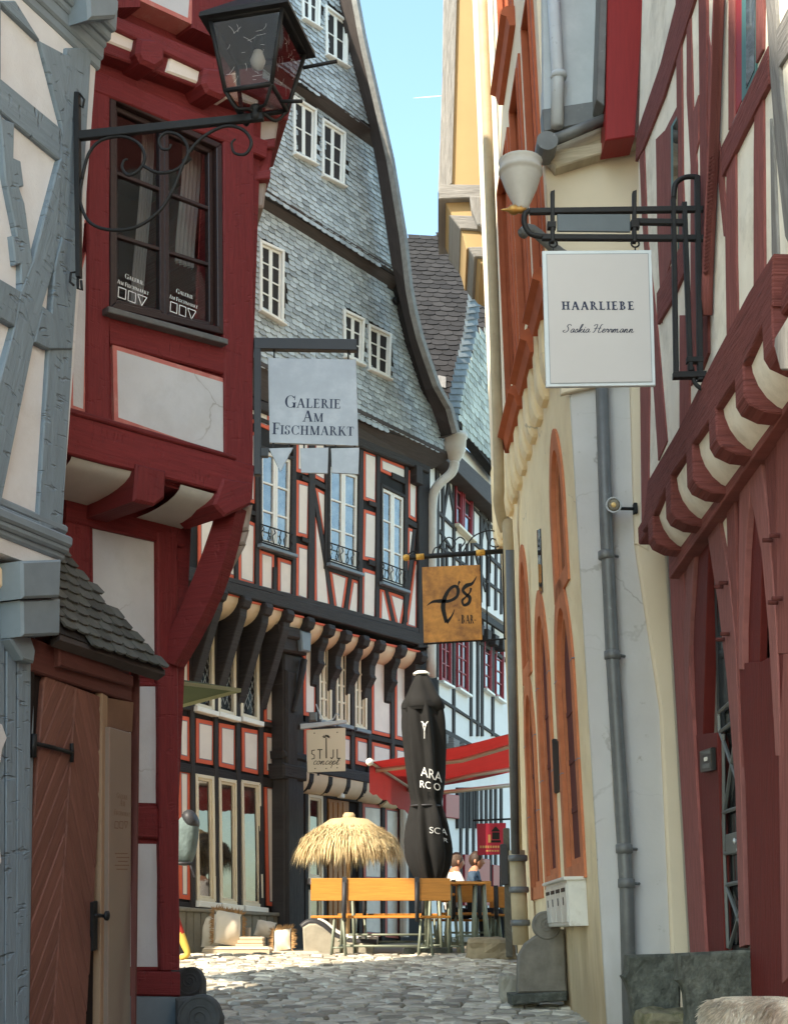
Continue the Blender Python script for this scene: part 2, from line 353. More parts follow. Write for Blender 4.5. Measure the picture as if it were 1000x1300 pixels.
SLATEI = mat('slate_many', (.36, .40, .42), .5, var=.18, vs=9, bump=.35, bs=30, isl=.28, spec=.45)
SLATED = mat('dark_slate', (.028, .026, .026), .8, var=.25, vs=6, bump=.6, bs=25, isl=.2, rnd=.25, spec=.15, stain=((.3, .3, .3), 14, .7, .76, .7))
SLATEP = mat('mossy_slate', (.085, .09, .085), .7, var=.25, vs=8, bump=.6, bs=25, rnd=.3, isl=.3, spec=.3, stain=((.12, .13, .09), 6, .5, .75, .6))
SOFFIT = mat('dark_soffit_board', (.06, .05, .048), .75, var=.25, bump=.3, grain=True)
IRON = mat('wrought_iron', (.011, .0115, .013), .55, var=.25, vs=20, bump=.25, bs=60, spec=.25)
WPAINT = mat('white_window_paint', (.8, .78, .72), .45, var=.06, bump=.1, spec=.5)
CPAINT = mat('cream_window_paint', (.74, .66, .5), .5, var=.08, bump=.1)
DKWOOD = mat('dark_brown_wood', (.03, .014, .012), .4, var=.3, grain=True, bump=.3, bs=6, spec=.5)
GLASS = glass_mat('window_glass', (.03, .033, .035), .16)
GLASSB = glass_mat('sky_window_glass', (.09, .105, .10), .22)
GLASSC = glass_mat('clear_window_glass', refl=.05, clear=.9)
ZINC = mat('zinc_pipe', (.15, .155, .155), .5, metal=.25, var=.2, vs=6, bump=.15, bs=30, stain=((.5, .5, .48), 12, .62, .74, .5))
CPIPE = mat('cream_painted_pipe', (.44, .35, .22), .6, var=.12, vs=6, bump=.2, stain=((.3, .22, .14), 10, .6, .75, .6))
WPIPE = mat('white_painted_pipe', (.52, .49, .44), .55, var=.1, vs=6, bump=.2, stain=((.3, .28, .25), 10, .6, .75, .5))
GRANITE = mat('grey_green_stone', (.075, .08, .068), .75, var=.5, vs=9, bump=1, bs=6, stain=((.17, .175, .15), 9, .5, .7, .7), dist=.07)
SAND = mat('red_sandstone', (.52, .185, .085), .9, var=.2, vs=5, bump=.3, bs=40, stain=((.3, .1, .06), 3, .5, .75, .5))
REDSH = mat('shaded_red_panel', (.105, .012, .010), .65, var=.2, vs=3, bump=.5, bs=6, grain=True, chips=((.16, .05, .05), 5, .66, .76, .6), dist=.008)  # same red paint, arcade shade put into its darker colour; chips are wear
DGLASS = glass_mat('dark_door_glass', (.008, .009, .01), .03)
BROWNP = mat('maroon_door_panel', (.10, .022, .02), .7, var=.2, bump=.2)
YEL = mat('yellow_cream_plaster', (.87, .72, .47), .92, var=.08, vs=1.2, bump=.45, bs=30, stain=((.66, .50, .29), 2.5, .5, .8, .6), bulge=.7, grime=((.26, .17, .09), .1, 1.5), cracks=1)
YELP = mat('ochre_plaster', (.36, .25, .125), .92, var=.06, vs=1.2, bump=.3, bs=30)
GREYW = mat('grey_weathered_timber', (.21, .205, .2), .85, var=.35, vs=3, bump=.9, bs=5, grain=True, chips=((.08, .08, .08), 5, .6, .72, .7), dist=.01)
STONE = mat('pale_stone', (.33, .30, .24), .9, var=.25, vs=4, bump=.6, bs=14, stain=((.2, .19, .15), 3, .45, .75, .6), dist=.01)
# ------------------------------------------------------------------ lettering
def arcp(cx, cy, rx, ry, a0, a1, th, n=14):
    o = []; i = []
    for k in range(n + 1):
        a = math.radians(a0 + (a1 - a0) * k / n); t = th(a); o.append((cx + math.cos(a) * rx, cy + math.sin(a) * ry)); i.append((cx + math.cos(a) * (rx - t), cy + math.sin(a) * (ry - t * .55)))
    return [[o[k], o[k + 1], i[k + 1], i[k]] for k in range(n)]
def glyph(ch, T=.17, t=.055, sf=.05):
    sr = lambda x, y, w: [[(x - w / 2, y - sf / 2), (x + w / 2, y - sf / 2), (x + w / 2, y + sf / 2), (x - w / 2, y + sf / 2)]]
    vs = lambda x, T=T: [[(x - T / 2, 0), (x + T / 2, 0), (x + T / 2, 1), (x - T / 2, 1)]] + sr(x, sf / 2, T + .2) + sr(x, 1 - sf / 2, T + .2)
    dg = lambda x0, y0, x1, y1, w: [[(x0 - w / 2, y0), (x0 + w / 2, y0), (x1 + w / 2, y1), (x1 - w / 2, y1)]]
    hb = lambda x0, x1, y, w=t: [[(x0, y - w / 2), (x1, y - w / 2), (x1, y + w / 2), (x0, y + w / 2)]]
    th = lambda a: t + (T - t) * abs(math.cos(a)) ** 1.3
    if ch == 'I': return .36, vs(.18)
    if ch == 'L': return .68, vs(.2) + hb(.2, .64, .03) + dg(.6, 0, .63, .24, .06)
    if ch == 'E': return .7, vs(.2) + hb(.2, .62, .03) + hb(.2, .5, .52) + hb(.2, .6, .97) + dg(.6, 0, .64, .24, .06) + dg(.6, 1, .6, .78, .05) + dg(.5, .4, .5, .64, .05)
    if ch == 'F': return .64, vs(.2) + hb(.2, .5, .5) + hb(.2, .6, .97) + dg(.59, 1, .6, .76, .05) + dg(.5, .38, .5, .62, .05)
    if ch == 'H': return .9, vs(.2) + vs(.7) + hb(.2, .7, .52)
    if ch == 'T': return .76, vs(.38) + hb(.05, .71, .97) + dg(.07, 1, .05, .75, .05) + dg(.69, 1, .71, .75, .05)
    if ch == 'K': return .86, vs(.2) + dg(.26, .42, .66, 1, t * 1.3) + dg(.4, .6, .74, 0, T * 1.05) + sr(.64, .975, .24) + sr(.76, .025, .26)
    if ch == 'A': return .86, dg(.12, 0, .41, 1, t * 1.2) + dg(.72, 0, .43, 1, T * 1.1) + hb(.22, .62, .36) + sr(.12, .025, .24) + sr(.72, .025, .28)
    if ch == 'M': return 1.08, dg(.17, 0, .17, 1, t * 1.2) + dg(.52, .02, .2, 1, T * 1.05) + dg(.54, .02, .88, 1, t * 1.3) + dg(.9, 0, .9, 1, T) + sr(.17, .025, .24) + sr(.9, .025, .34) + sr(.14, .975, .22) + sr(.92, .975, .26)
    if ch == 'R': return .82, vs(.2) + arcp(.3, .74, .3, .26, -90, 90, th) + hb(.2, .34, .975) + hb(.2, .34, .5) + dg(.4, .5, .72, 0, T) + sr(.74, .025, .22)
    if ch == 'B': return .76, vs(.2) + arcp(.32, .76, .27, .24, -90, 90, th) + arcp(.34, .265, .32, .265, -90, 90, th) + hb(.2, .36, .975) + hb(.2, .36, .52) + hb(.2, .36, .025)
    if ch in 'CG':
        g = arcp(.47, .5, .43, .52, 42, 318, th, 22) + dg(.79, .62, .81, 1, .05)
        if ch == 'G': g += dg(.76, 0, .76, .4, T) + sr(.76, .4, T + .18)
        else: g += dg(.8, .02, .8, .26, .04)
        return .9 if ch == 'G' else .88, g
    if ch == 'S': return .62, arcp(.3, .755, .24, .265, 20, 270, lambda a: t + (T * .8 - t) * abs(math.cos(a)), 12) + arcp(.3, .25, .26, .27, -200, 90, lambda a: t + (T - t) * abs(math.cos(a)), 14) + dg(.53, .7, .54, 1, .05) + dg(.06, 0, .05, .32, .05)
    return .35, []
def serif(m, fr, text, x0, x1, y0, off, mat=0, caps=1.28, slabw=None, e=.002):
    """serif small-capitals line set between local x0..x1 with baseline y0; first letters of words larger"""
    kw = dict(T=.22, t=.11, sf=.11) if slabw else {}
    seq = []; tot = 0; first = True
    for ch in text:
        if ch == ' ': tot += .4; seq.append((None, .4, 1)); first = True; continue
        w_, g = glyph(ch, **kw); s_ = caps if first and caps != 1 else 1; first = False
        tr_ = .17 if slabw else .06; seq.append((g, w_ * s_ + tr_, s_)); tot += w_ * s_ + tr_
    k = (x1 - x0) / tot; ka = abs(k); x = x0
    for g, w_, s_ in seq:
        if g:
            for p in g:
                pts = [(x + px * s_ * k, y0 + py * s_ * ka) for px, py in p]
                m.add([fr.w(a, b, off) for a, b in pts], [[0, 1, 2, 3]], None, mat)
        x += w_ * k
    return ka
def sans(text, fr, x0, x1, y0, y1, off, name, mat_, parent, shear=0.):
    """default sans lettering fitted into a local rectangle"""
    c = bpy.data.curves.new('lettering', 'FONT'); c.body = text; c.resolution_u = 3
    o = bpy.data.objects.new('lettering', c); me = o.to_mesh(); m = MB()
    vs = [v.co.copy() for v in me.vertices]; fs = [list(p.vertices) for p in me.polygons]; o.to_mesh_clear()
    bpy.data.objects.remove(o); bpy.data.curves.remove(c)
    ax = min(v.x for v in vs); bx = max(v.x for v in vs); ay = min(v.y for v in vs); by = max(v.y for v in vs)
    m.add([fr.w(x0 + (v.x - ax + shear * v.y) / (bx - ax) * (x1 - x0), y0 + (v.y - ay) / (by - ay) * (y1 - y0), off) for v in vs], fs)
    return m.obj(name, mat_, parent)
def smooth(pts, n=5):
    o = []; P = [V(p) for p in pts]
    for i in range(len(P) - 1):
        a, b, c, d = P[max(i - 1, 0)], P[i], P[i + 1], P[min(i + 2, len(P) - 1)]
        for k in range(n):
            t = k / n
            o.append(.5 * (2 * b + (c - a) * t + (2 * a - 5 * b + 4 * c - d) * t * t + (3 * b - a - 3 * c + d) * t ** 3))
    return o + [P[-1]]
def ribbon(m, fr, pts, wd, off, mat=0, calli=0.):
    P = [V((p[0], p[1])) for p in pts]
    for i in range(len(P) - 1):
        d = P[i + 1] - P[i]
        if d.length < 1e-9: continue
        h = wd / 2 * (1 + calli * (abs(d.y) / d.length * 1.6 - .6)); nn = V((-d.y, d.x)).normalized() * h; d = d.normalized() * h * .4
        q = [P[i] - d + nn, P[i + 1] + d + nn, P[i + 1] + d - nn, P[i] - d - nn]
        m.add([fr.w(a.x, a.y, off) for a in q], [[0, 1, 2, 3]], None, mat)
SCR = {'S': (.8, [[(.75, .85), (.6, 1), (.4, .95), (.35, .75), (.5, .55), (.55, .3), (.35, .05), (.1, .05), (0, .2), (.2, .3)]]),
 'a': (.5, [[(.42, .4), (.25, .45), (.08, .25), (.12, .02), (.28, .05), (.4, .4), (.38, .08), (.5, .05), (.58, .12)]]),
 's': (.42, [[(0, .1), (.22, .45), (.3, .3), (.32, .1), (.2, 0), (.08, .06)], [(.2, 0), (.42, .1)]]),
 'k': (.5, [[(0, .1), (.25, .7), (.32, 1), (.2, .95), (.1, .5), (.08, 0)], [(.1, .2), (.35, .42), (.3, .25), (.15, .22), (.35, .02), (.52, .12)]]),
 'i': (.26, [[(0, .1), (.12, .45), (.1, .08), (.18, 0), (.3, .12)], [(.16, .62), (.18, .66)]]),
 'H': (1.0, [[(.0, .8), (.15, .98), (.35, .95), (.3, .5), (.15, .05), (0, .05)], [(.95, 1), (.8, .95), (.68, .5), (.65, .05), (.8, .0), (.95, .1)], [(.1, .45), (.35, .55), (.68, .5), (.85, .55)]]),
 'e': (.4, [[(0, .1), (.2, .22), (.32, .38), (.22, .46), (.1, .3), (.1, .08), (.22, 0), (.42, .12)]]),
 'r': (.4, [[(0, .1), (.14, .45), (.18, .36), (.32, .4), (.28, .12), (.36, .02), (.44, .12)]]),
 'm': (.8, [[(0, .1), (.12, .42), (.08, 0)], [(.08, .1), (.25, .44), (.32, .3), (.28, 0)], [(.28, .1), (.48, .44), (.56, .3), (.52, .06), (.62, 0), (.8, .12)]]),
 'n': (.56, [[(0, .1), (.12, .42), (.08, 0)], [(.08, .1), (.26, .44), (.34, .3), (.3, .06), (.4, 0), (.56, .12)]]),
 'c': (.4, [[(.34, .36), (.22, .46), (.08, .3), (.1, .06), (.22, 0), (.42, .12)]]), 'o': (.46, [[(.2, .45), (.05, .25), (.12, .02), (.3, .05), (.36, .3), (.2, .45), (.46, .36)]]),
 'p': (.5, [[(0, .1), (.14, .45), (.04, -.4)], [(.1, .3), (.28, .45), (.38, .25), (.25, .02), (.1, .08)], [(.25, .02), (.5, .12)]]), 't': (.36, [[(0, .1), (.2, .8), (.1, .1), (.2, 0), (.36, .12)], [(.02, .5), (.34, .54)]])}
def script(m, fr, text, x0, x1, y0, wd, off, mat=0, shear=.3):
    tot = sum(SCR[c][0] if c != ' ' else .35 for c in text); k = (x1 - x0) / tot; x = x0; ka = abs(k)
    for c in text:
        if c != ' ':
            for st in SCR[c][1]:
                ribbon(m, fr, [(x + (p.x + p.y * shear) * k, y0 + p.y * ka) for p in smooth([(a, b, 0) for a, b in st], 4)], wd, off, mat, .5)
            x += SCR[c][0] * k
        else: x += .35 * k
# ================================================================== ground
def gz(x, y):
    z = .07 * min(y, 18) + .03 * max(0, y - 18)
    return z + .05 * max(0, x - .8) * max(0, min(1, (13 - y) / 2))
MORTAR = mat('sandy_joint_soil', (.24, .2, .14), .95, var=.3, vs=6, bump=.6, bs=30, stain=((.09, .11, .05), 3, .55, .75, .5))
g = MB(); nx, ny = 14, 40
xs = [-60, -20, -8, -5, -3.5, -2.5, -1.5, -.7, 0, .8, 1.5, 2.2, 3.2, 8, 60]; ys = [-60, -10, 0, 4, 7] + [8 + i * .5 for i in range(40)] + [30, 36, 60, 300]
vs = [V((x, y, gz(x, min(max(y, 0), 30)) + (R.random() - .5) * .01)) for y in ys for x in xs]; n = len(xs)
g.add(vs, [[j * n + i, j * n + i + 1, j * n + n + i + 1, j * n + n + i] for j in range(len(ys) - 1) for i in range(n - 1)])
street = g.obj('street', MORTAR); street['kind'] = 'structure'
COB = mat('cobble_stone', (.42, .385, .32), .6, var=.25, vs=9, bump=.9, bs=22, rnd=.5, stain=((.3, .24, .15), 4, .5, .75, .5), spec=.4, dist=.008)
COBI = mat('cobble_stone_many', (.42, .385, .32), .6, var=.25, vs=9, bump=.9, bs=22, isl=.5, stain=((.3, .24, .15), 4, .5, .75, .5), spec=.4, dist=.008)
def voronoi(x0, x1, y0, y1, dx, dy):
    P = {}; ni = int((x1 - x0) / dx); nj = int((y1 - y0) / dy)
    for j in range(-1, nj + 1):
        for i in range(-1, ni + 1):
            P[i, j] = (x0 + (i + .5 + (j % 2) * .5 + (R.random() - .5) * .75) * dx, y0 + (j + .5 + (R.random() - .5) * .6) * dy)
    for j in range(nj):
        for i in range(ni):
            cx, cy = P[i, j]; poly = [(cx - dx, cy - dy), (cx + dx, cy - dy), (cx + dx, cy + dy), (cx - dx, cy + dy)]
            for a in (-2, -1, 0, 1, 2):
                for b in (-2, -1, 0, 1, 2):
                    q = P.get((i + a, j + b))
                    if (a or b) and q and poly:
                        mx, my = (cx + q[0]) / 2, (cy + q[1]) / 2; nx_, ny_ = q[0] - cx, q[1] - cy; out = []
                        for k in range(len(poly)):
                            A, B = poly[k], poly[(k + 1) % len(poly)]
                            da = (A[0] - mx) * nx_ + (A[1] - my) * ny_; db = (B[0] - mx) * nx_ + (B[1] - my) * ny_
                            if da <= 0: out.append(A)
                            if (da < 0) != (db < 0):
                                t = da / (da - db); out.append((A[0] + (B[0] - A[0]) * t, A[1] + (B[1] - A[1]) * t))
                        poly = out
            if len(poly) > 2: yield cx, cy, poly
stones = []
for cx, cy, p in voronoi(-2.7, 1.75, 9.6, 18.3, .21, .135):
    if len(p) < 3 or abs(area(p)) < .006: continue
    stones.append((cy, cx, p))
stones.sort()
def cobble(m, p, cx, cy):
    if area(p) < 0: p = p[::-1]
    fr = Frame((0, 0, 0), (1, 0, 0), (0, 1, 0)); n = len(p)
    a = inset(p, .010); b = inset(p, .021); h = .028 + R.random() * .022; tx, ty = (R.random() - .5) * .12, (R.random() - .5) * .12
    z = lambda q, k: gz(*q) + k + ((q[0] - cx) * tx + (q[1] - cy) * ty if k > 0 else 0)
    vs = [V((*q, z(q, -.03))) for q in a] + [V((*q, z(q, h * .6))) for q in a] + [V((*q, z(q, h))) for q in b] + [V((cx, cy, z((cx, cy), h + .006)))]
    fs = []
    for k in range(2):
        for i in range(n): fs.append([k * n + i, k * n + (i + 1) % n, k * n + n + (i + 1) % n, k * n + n + i])
    for i in range(n): fs.append([2 * n + i, 2 * n + (i + 1) % n, 3 * n])
    m.add(vs, fs, None, 0, False)
vis = lambda cy, cx: cy > 10.9 and abs(cx) < 2.2
big = [s for s in stones if vis(s[0], s[1])][:300]; ids = set(id(s) for s in big)
for cy, cx, p in big:
    m = MB(); cobble(m, p, cx, cy); m.obj('cobblestone', COB, street)
m = MB()
for s in stones:
    if id(s) not in ids: cobble(m, s[2], s[1], s[0])
o = m.obj('small_cobbles', COBI, street); o['kind'] = 'stuff'
# ================================================================== grey-blue timber house, nearest on the left
GA = facade(-1.98, 7.9, 23.6)
grey = thing('grey_timber_house', 'grey-blue half-timbered house with white infill at the left edge', 'house', (-2.6, 7.2, gz(-2.6, 7.2)))
def body(name, pts, z0, z1, m_, parent):
    m = MB(); n = len(pts); vs = [V((x, y, z0)) for x, y in pts] + [V((x, y, z1)) for x, y in pts]
    m.add(vs, [list(range(n))[::-1], list(range(n, 2 * n))] + [[i, (i + 1) % n, n + (i + 1) % n, n + i] for i in range(n)]); return m.obj(name, m_, parent)
e = GA.e1; nn = GA.n
pt = lambda s, o: ((GA.o + GA.e1 * s + GA.n * o).x, (GA.o + GA.e1 * s + GA.n * o).y)
body('wall', [pt(-12, 0), pt(-.01, 0), pt(-.01, -1.2), pt(-.6, -1.2), pt(-12, -6)], 3.55, 17.5, GWHITE, grey)  # unseen height and length added to keep sun off the right-hand houses
for i, (px, nm) in enumerate([
    ([(85, 60), (117, 60), (111, 163), (93, 443), (80, 672), (48, 672), (62, 443), (79, 163)], 'corner_post'),
    ([(51, 51), (87, 70), (80, 163)], 'timber_brace'), ([(-2, 96), (79, 163), (76, 203), (19, 156), (-2, 138)], 'timber_rail'),
    ([(-2, 0), (2, 3), (2, 100), (-2, 100)], 'timber_post'), ([(0, 0), (20, 0), (51, 51), (10, 12)], 'timber_brace'),
    ([(-2, 138), (4, 150), (19, 156), (18, 200), (27, 204), (31, 236), (25, 238), (32, 258), (42, 331), (27, 369), (27, 335), (20, 336), (16, 299), (22, 299), (7, 225), (2, 160)], 'curved_brace'),
    ([(76, 203), (80, 200), (70, 337), (55, 388), (44, 434), (27, 369), (42, 331)], 'timber_brace'),
    ([(70, 337), (80, 300), (93, 443), (62, 443), (44, 434), (55, 388), (66, 396)], 'timber_brace'),
    ([(27, 369), (44, 434), (-2, 655), (-2, 490), (19, 414)], 'timber_brace'), ([(-2, 352), (27, 369), (19, 414), (-2, 402)], 'timber_rail'),
    ([(-2, 640), (50, 662), (50, 676), (-2, 660)], 'timber_rail')]):
    slab(nm, GA, px, -.03, .028 + .0023 * i, BLUE, grey, .008)
def hmould(fr, parent, xc, ys, s0, s1, outs, m_, name='cornice_moulding'):
    """stack of horizontal mouldings: heights from pixel rows at column xc"""
    for k in range(len(ys) - 1):
        za, zb = fr.loc(xc, ys[k], outs[k])[1], fr.loc(xc, ys[k + 1], outs[k])[1]
        m = MB(); m.bar(fr, (s0, za), (s1, za), (s1, zb), (s0, zb), -.08, outs[k], .014, .003, .4); m.obj(name, m_, parent)
hmould(GA, grey, 118, [-34, 10, 30, 44, 64, 80], -2.5, .01, [.13, .09, .06, .04, .02], BLUED)
slab('beam_end', GA, [(112, -20), (150, -14), (152, 14), (148, 22), (114, 24)], -.1, .2, BLUED, grey, .02)
hmould(GA, grey, 80, [664, 676, 690, 700, 712], -2.5, .012, [.03, .07, .05, .02], BLUED)
GL = facade(-2.085, 7.95, 23.6)
slab('wall', GL, [(-40, 690), (47, 700), (47, 760), (44, 840), (36, 1420), (-40, 1420)], -.6, 0, BLUED, grey, .004)
m = MB(); q = GL.px([(-10, 703), (43, 741), (24, 753), (-10, 738)], .1); m.poly(GL, q, 0, .06, .02); m.obj('soffit_infill', SOFF, grey)
for y0, y1, o_ in ((712, 760, .20), (762, 808, .17)):
    slab('beam_end', GL, [(28, y0), (79 - (y0 > 750), y0 - 2), (77, y1 - 2), (29, y1)], -.1, o_, BLUED, grey, .014)
slab('corner_bracket', GL, [(22, 805), (40, 808), (46, 826), (44, 842), (30, 838), (14, 812)], -.05, .09, BLUED, grey, .012)
for x0, x1 in ((-20, 6), (9, 21), (23, 40)):
    slab('wall_board', GL, [(x0, 765 + x0 * .6), (x1, 765 + x1 * .6), (x1 - (4 if x1 > 30 else 0), 1420), (x0 - 3, 1420)], -.03, .018, BLUE, grey, .005)
slab('infill_panel', GL, [(-6, 916), (3, 920), (9, 937), (3, 952), (1, 968), (-6, 972)], 0, .03, GWHITE, grey, .003)
slab('infill_panel', GL, [(-6, 1070), (0, 1072), (2, 1095), (-6, 1108)], 0, .03, GWHITE, grey, .003)
body('roof', [pt(-7, .6), pt(.3, .6), pt(.3, -1.6), pt(-1, -1.8), pt(-7, -6)], 17.5, 17.9, SLATED, grey)  # out of view, set this high to cast shade across the street
# ================================================================== red gallery house
RU = facade(-1.74, 9.5, 44.5); RL = facade(-2.13, 9.885, 44.5)
redh = thing('red_timber_house', 'dark red half-timbered gallery house with jettied upper floor and a carved corner', 'house', (-2.4, 9.9, gz(-2.4, 9.9)))
SU = RU.loc(323, 450)[0]; SL = RL.loc(229, 1000)[0]
rp = lambda s, o, F=RU: ((F.o + F.e1 * s + F.n * o).x, (F.o + F.e1 * s + F.n * o).y)
ZJ = RU.loc(310, 640)[1]
# window opening in the upper wall: wall built of four pieces round it
wq = RU.px([(140, 112), (282, 178), (284, 424), (140, 394)], 0)
u0 = wq[0][0]; u1 = wq[1][0]; wz0 = min(wq[2][1], wq[3][1]); wz1 = max(wq[0][1], wq[1][1])
for a, b, z0, z1 in ((-5, u0, ZJ, 14.0), (u1, SU - .01, ZJ, 14.0), (u0, u1, ZJ, wz0), (u0, u1, wz1, 14.0)):
    m = MB(); m.poly(RU, [(a, z0), (b, z0), (b, z1), (a, z1)], -.25, 0, 0); m.obj('wall', REDW if 0 else RED, redh)
m = MB()   # far side wall and the back
for A, B in ((rp(SU - .02, -.02), rp(SU - .02, -4.3)), (rp(-5, -4.3), rp(SU - .02, -4.3))):
    m.add([V((*A, ZJ)), V((*B, ZJ)), V((*B, 14.0)), V((*A, 14.0))], [[0, 1, 2, 3]])
m.obj('side_wall', RED, redh)
body('roof', [rp(-5, .3), rp(SU + .3, .3), rp(SU + .3, -4.5), rp(-5, -4.5)], 14.0, 14.4, SLATED, redh)
body('jetty_floor', [rp(-5, -.02), rp(SU - .02, -.02), rp(SU - .02, -2.4), rp(-5, -2.4)], ZJ - .02, ZJ + .06, RED, redh)
# upper timbers
T = lambda px, f=.05, nm='timber_post', mt=RED, **k: timber(nm, RU, px, -.03, f, mt, redh, **k)
T([(112, 95), (110, 540), (140, 546), (140, 110)], .05)
T([(284, 150), (286, 600), (322, 612), (323, 150)], .055, 'corner_post')
T([(112, 84), (340, 178), (338, 200), (112, 112)], .06, 'timber_rail')
T([(138, 396), (290, 432), (290, 476), (140, 436)], .04, 'timber_rail')
T([(86, 524), (322, 590), (320, 634), (86, 576)], .07, 'sill_beam')
T([(88, 516), (300, 578), (300, 584), (88, 524)], .085, 'beam_moulding')
for px in ([(143, 437), (290, 482), (289, 584), (145, 534)],):
    ringpanel('infill_panel', RU, px, .03, [.035], [PINK, GWHITE], redh)
ringpanel('infill_panel', RU, [(88, 390), (111, 312), (110, 526), (88, 518)], .03, [.03], [PINK, GWHITE], redh)
ringpanel('infill_panel', RU, [(104, 105), (114, 100), (113, 280), (104, 285)], .03, [.02], [PINK, GWHITE], redh)
# band above the window: white infills between beam ends, then upper beams
T([(116, 20), (366, 134), (366, 152), (116, 62)], .14, 'beam_moulding'); T([(116, 6), (368, 112), (368, 142), (116, 22)], .19, 'sill_beam')
for px in ([(124, 30), (177, 50), (172, 70), (122, 50)], [(213, 71), (262, 92), (256, 110), (207, 92)], [(290, 104), (330, 121), (326, 136), (284, 124)]):
    p = RU.px(px, .13); m = MB(); m.poly(RU, p, 0, .155, .02); m.obj('soffit_infill', FIELD, redh)
for cx, cy in ((194, 66), (278, 104)):
    px = [(cx - 17, cy - 20), (cx + 4, cy - 18), (cx + 17, cy - 6), (cx + 16, cy + 12), (cx + 4, cy + 20), (cx - 14, cy + 12), (cx - 20, cy)]
    slab('beam_end', RU, px, 0, .24, RED, redh, .03)
ringpanel('infill_panel', RU, [(178, -30), (246, -6), (243, 30), (160, -8)], .2, [.04], [PINK, GWHITE], redh)
T([(246, -40), (244, 34), (300, 60), (300, -40)], .21); T([(110, -40), (110, 10), (180, 8), (180, -40)], .205, 'timber_brace')
# gallery window: dark double casement, open room behind
win = window(RU, [(140, 116), (282, 182), (284, 424), (140, 390)], redh, .045, .06, DKWOOD, DKWOOD, GLASSC, 2, 3, .055, .045, .03)
slab('sill', RU, [(138, 388), (290, 430), (290, 437), (138, 396)], -.05, .13, ZINC, win, .006)
room = MB(); A = [rp(u0 - .4, -.3), rp(u1 + .4, -.3), rp(u1 + .4, -1.6), rp(u0 - .4, -1.6)]
vs = [V((x, y, wz0 - .2)) for x, y in A] + [V((x, y, wz1 + .2)) for x, y in A]
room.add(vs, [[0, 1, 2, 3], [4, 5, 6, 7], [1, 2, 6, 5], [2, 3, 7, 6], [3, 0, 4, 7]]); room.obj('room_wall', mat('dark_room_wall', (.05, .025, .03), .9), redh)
CURT = mat('sheer_curtain', (.34, .32, .31), .9, var=.1, bump=.1, trans=.4)
for a, b in ((.42, .52), (.78, .95)):
    m = MB(); vs = []; k = 14
    for j in range(7):
        z = wz1 - (wz1 - wz0) * j / 6 * (.98 if a < .5 else .6)
        for i in range(k + 1): vs.append(RU.w(u0 + (u1 - u0) * (a + (b - a) * i / k + .012 * math.sin(j * .9)), z, -.22 + .03 * math.sin(i * 2.1)))
    m.add(vs, [[j * (k + 1) + i, j * (k + 1) + i + 1, (j + 1) * (k + 1) + i + 1, (j + 1) * (k + 1) + i] for j in range(6) for i in range(k)], None, 0, True); m.obj('curtain', CURT, redh)
LETW = mat('white_lettering', (.85, .85, .85), .6, bump=0)
for (xa, ya, xb, yb) in ((149, 352, 190, 372), (215, 371, 252, 389)):
    m = MB(); f_ = -.005; o0 = RU.loc(xa, ya, f_); o1 = RU.loc(xb, yb, f_); sx = o1[0] - o0[0]
    zz = o0[1] - .0
    k1 = serif(m, RU, 'GALERIE', o0[0] + sx * .22, o0[0] + sx * .80, zz + .02, f_)
    k2 = serif(m, RU, 'AM FISCHMARKT', o0[0], o0[0] + sx * .98, zz - .045, f_)
    m.obj('lettering', LETW, win); m = MB()
    for c in (.06, .36):
        p = [(o0[0] + sx * c, zz - .07), (o0[0] + sx * (c + .22), zz - .07), (o0[0] + sx * (c + .22), zz - .15), (o0[0] + sx * c, zz - .15)]
        ribbon(m, RU, p + [p[0]], .007, f_)
    p = [(o0[0] + sx * .64, zz - .07), (o0[0] + sx * .92, zz - .07), (o0[0] + sx * .78, zz - .15)]; ribbon(m, RU, p + [p[0]], .007, f_); m.obj('shape_emblem', LETW, win)
# lower storey
zb = gz(-1.6, 10.4)
m = MB(); m.poly(RL, [(-3, zb - .6), (SL - .01, zb - .6), (SL - .01, ZJ + .02), (-3, ZJ + .02)], -.3, 0, 0); m.obj('wall', RED, redh)
m = MB(); A, B = rp(SL - .02, -.02, RL), rp(SL - .02, -2.6, RL); m.add([V((*A, zb - .5)), V((*B, zb - .5)), V((*B, ZJ)), V((*A, ZJ))], [[0, 1, 2, 3]]); m.obj('side_wall', RED, redh)
TL = lambda px, f=.04, nm='timber_post', **k: timber(nm, RL, px, -.03, f, RED, redh, **k)
TL([(84, 612), (236, 650), (234, 694), (84, 662)], .05, 'timber_beam')
TL([(84, 655), (84, 1240), (114, 1240), (115, 662)], .035); TL([(200, 676), (205, 1232), (229, 1232), (226, 676)], .06, 'corner_post')
TL([(110, 1024), (206, 1024), (206, 1066), (110, 1060)], .035, 'timber_rail'); TL([(100, 1232), (229, 1234), (229, 1266), (100, 1262)], .07, 'sill_beam')
TL([(112, 862), (206, 867), (206, 872), (112, 868)], .02, 'timber_rail')
for px in ([(114, 658), (198, 680), (199, 862), (116, 850)], [(116, 868), (204, 868), (204, 1024), (116, 1022)], [(116, 1067), (206, 1068), (206, 1232), (116, 1232)]):
    ringpanel('infill_panel', RL, px, .012, [.022], [RED, GWHITE], redh)
slab('plinth', RL, [(90, 1264), (229, 1266), (229, 1420), (90, 1420)], -.2, .06, BLUED, redh, .01)
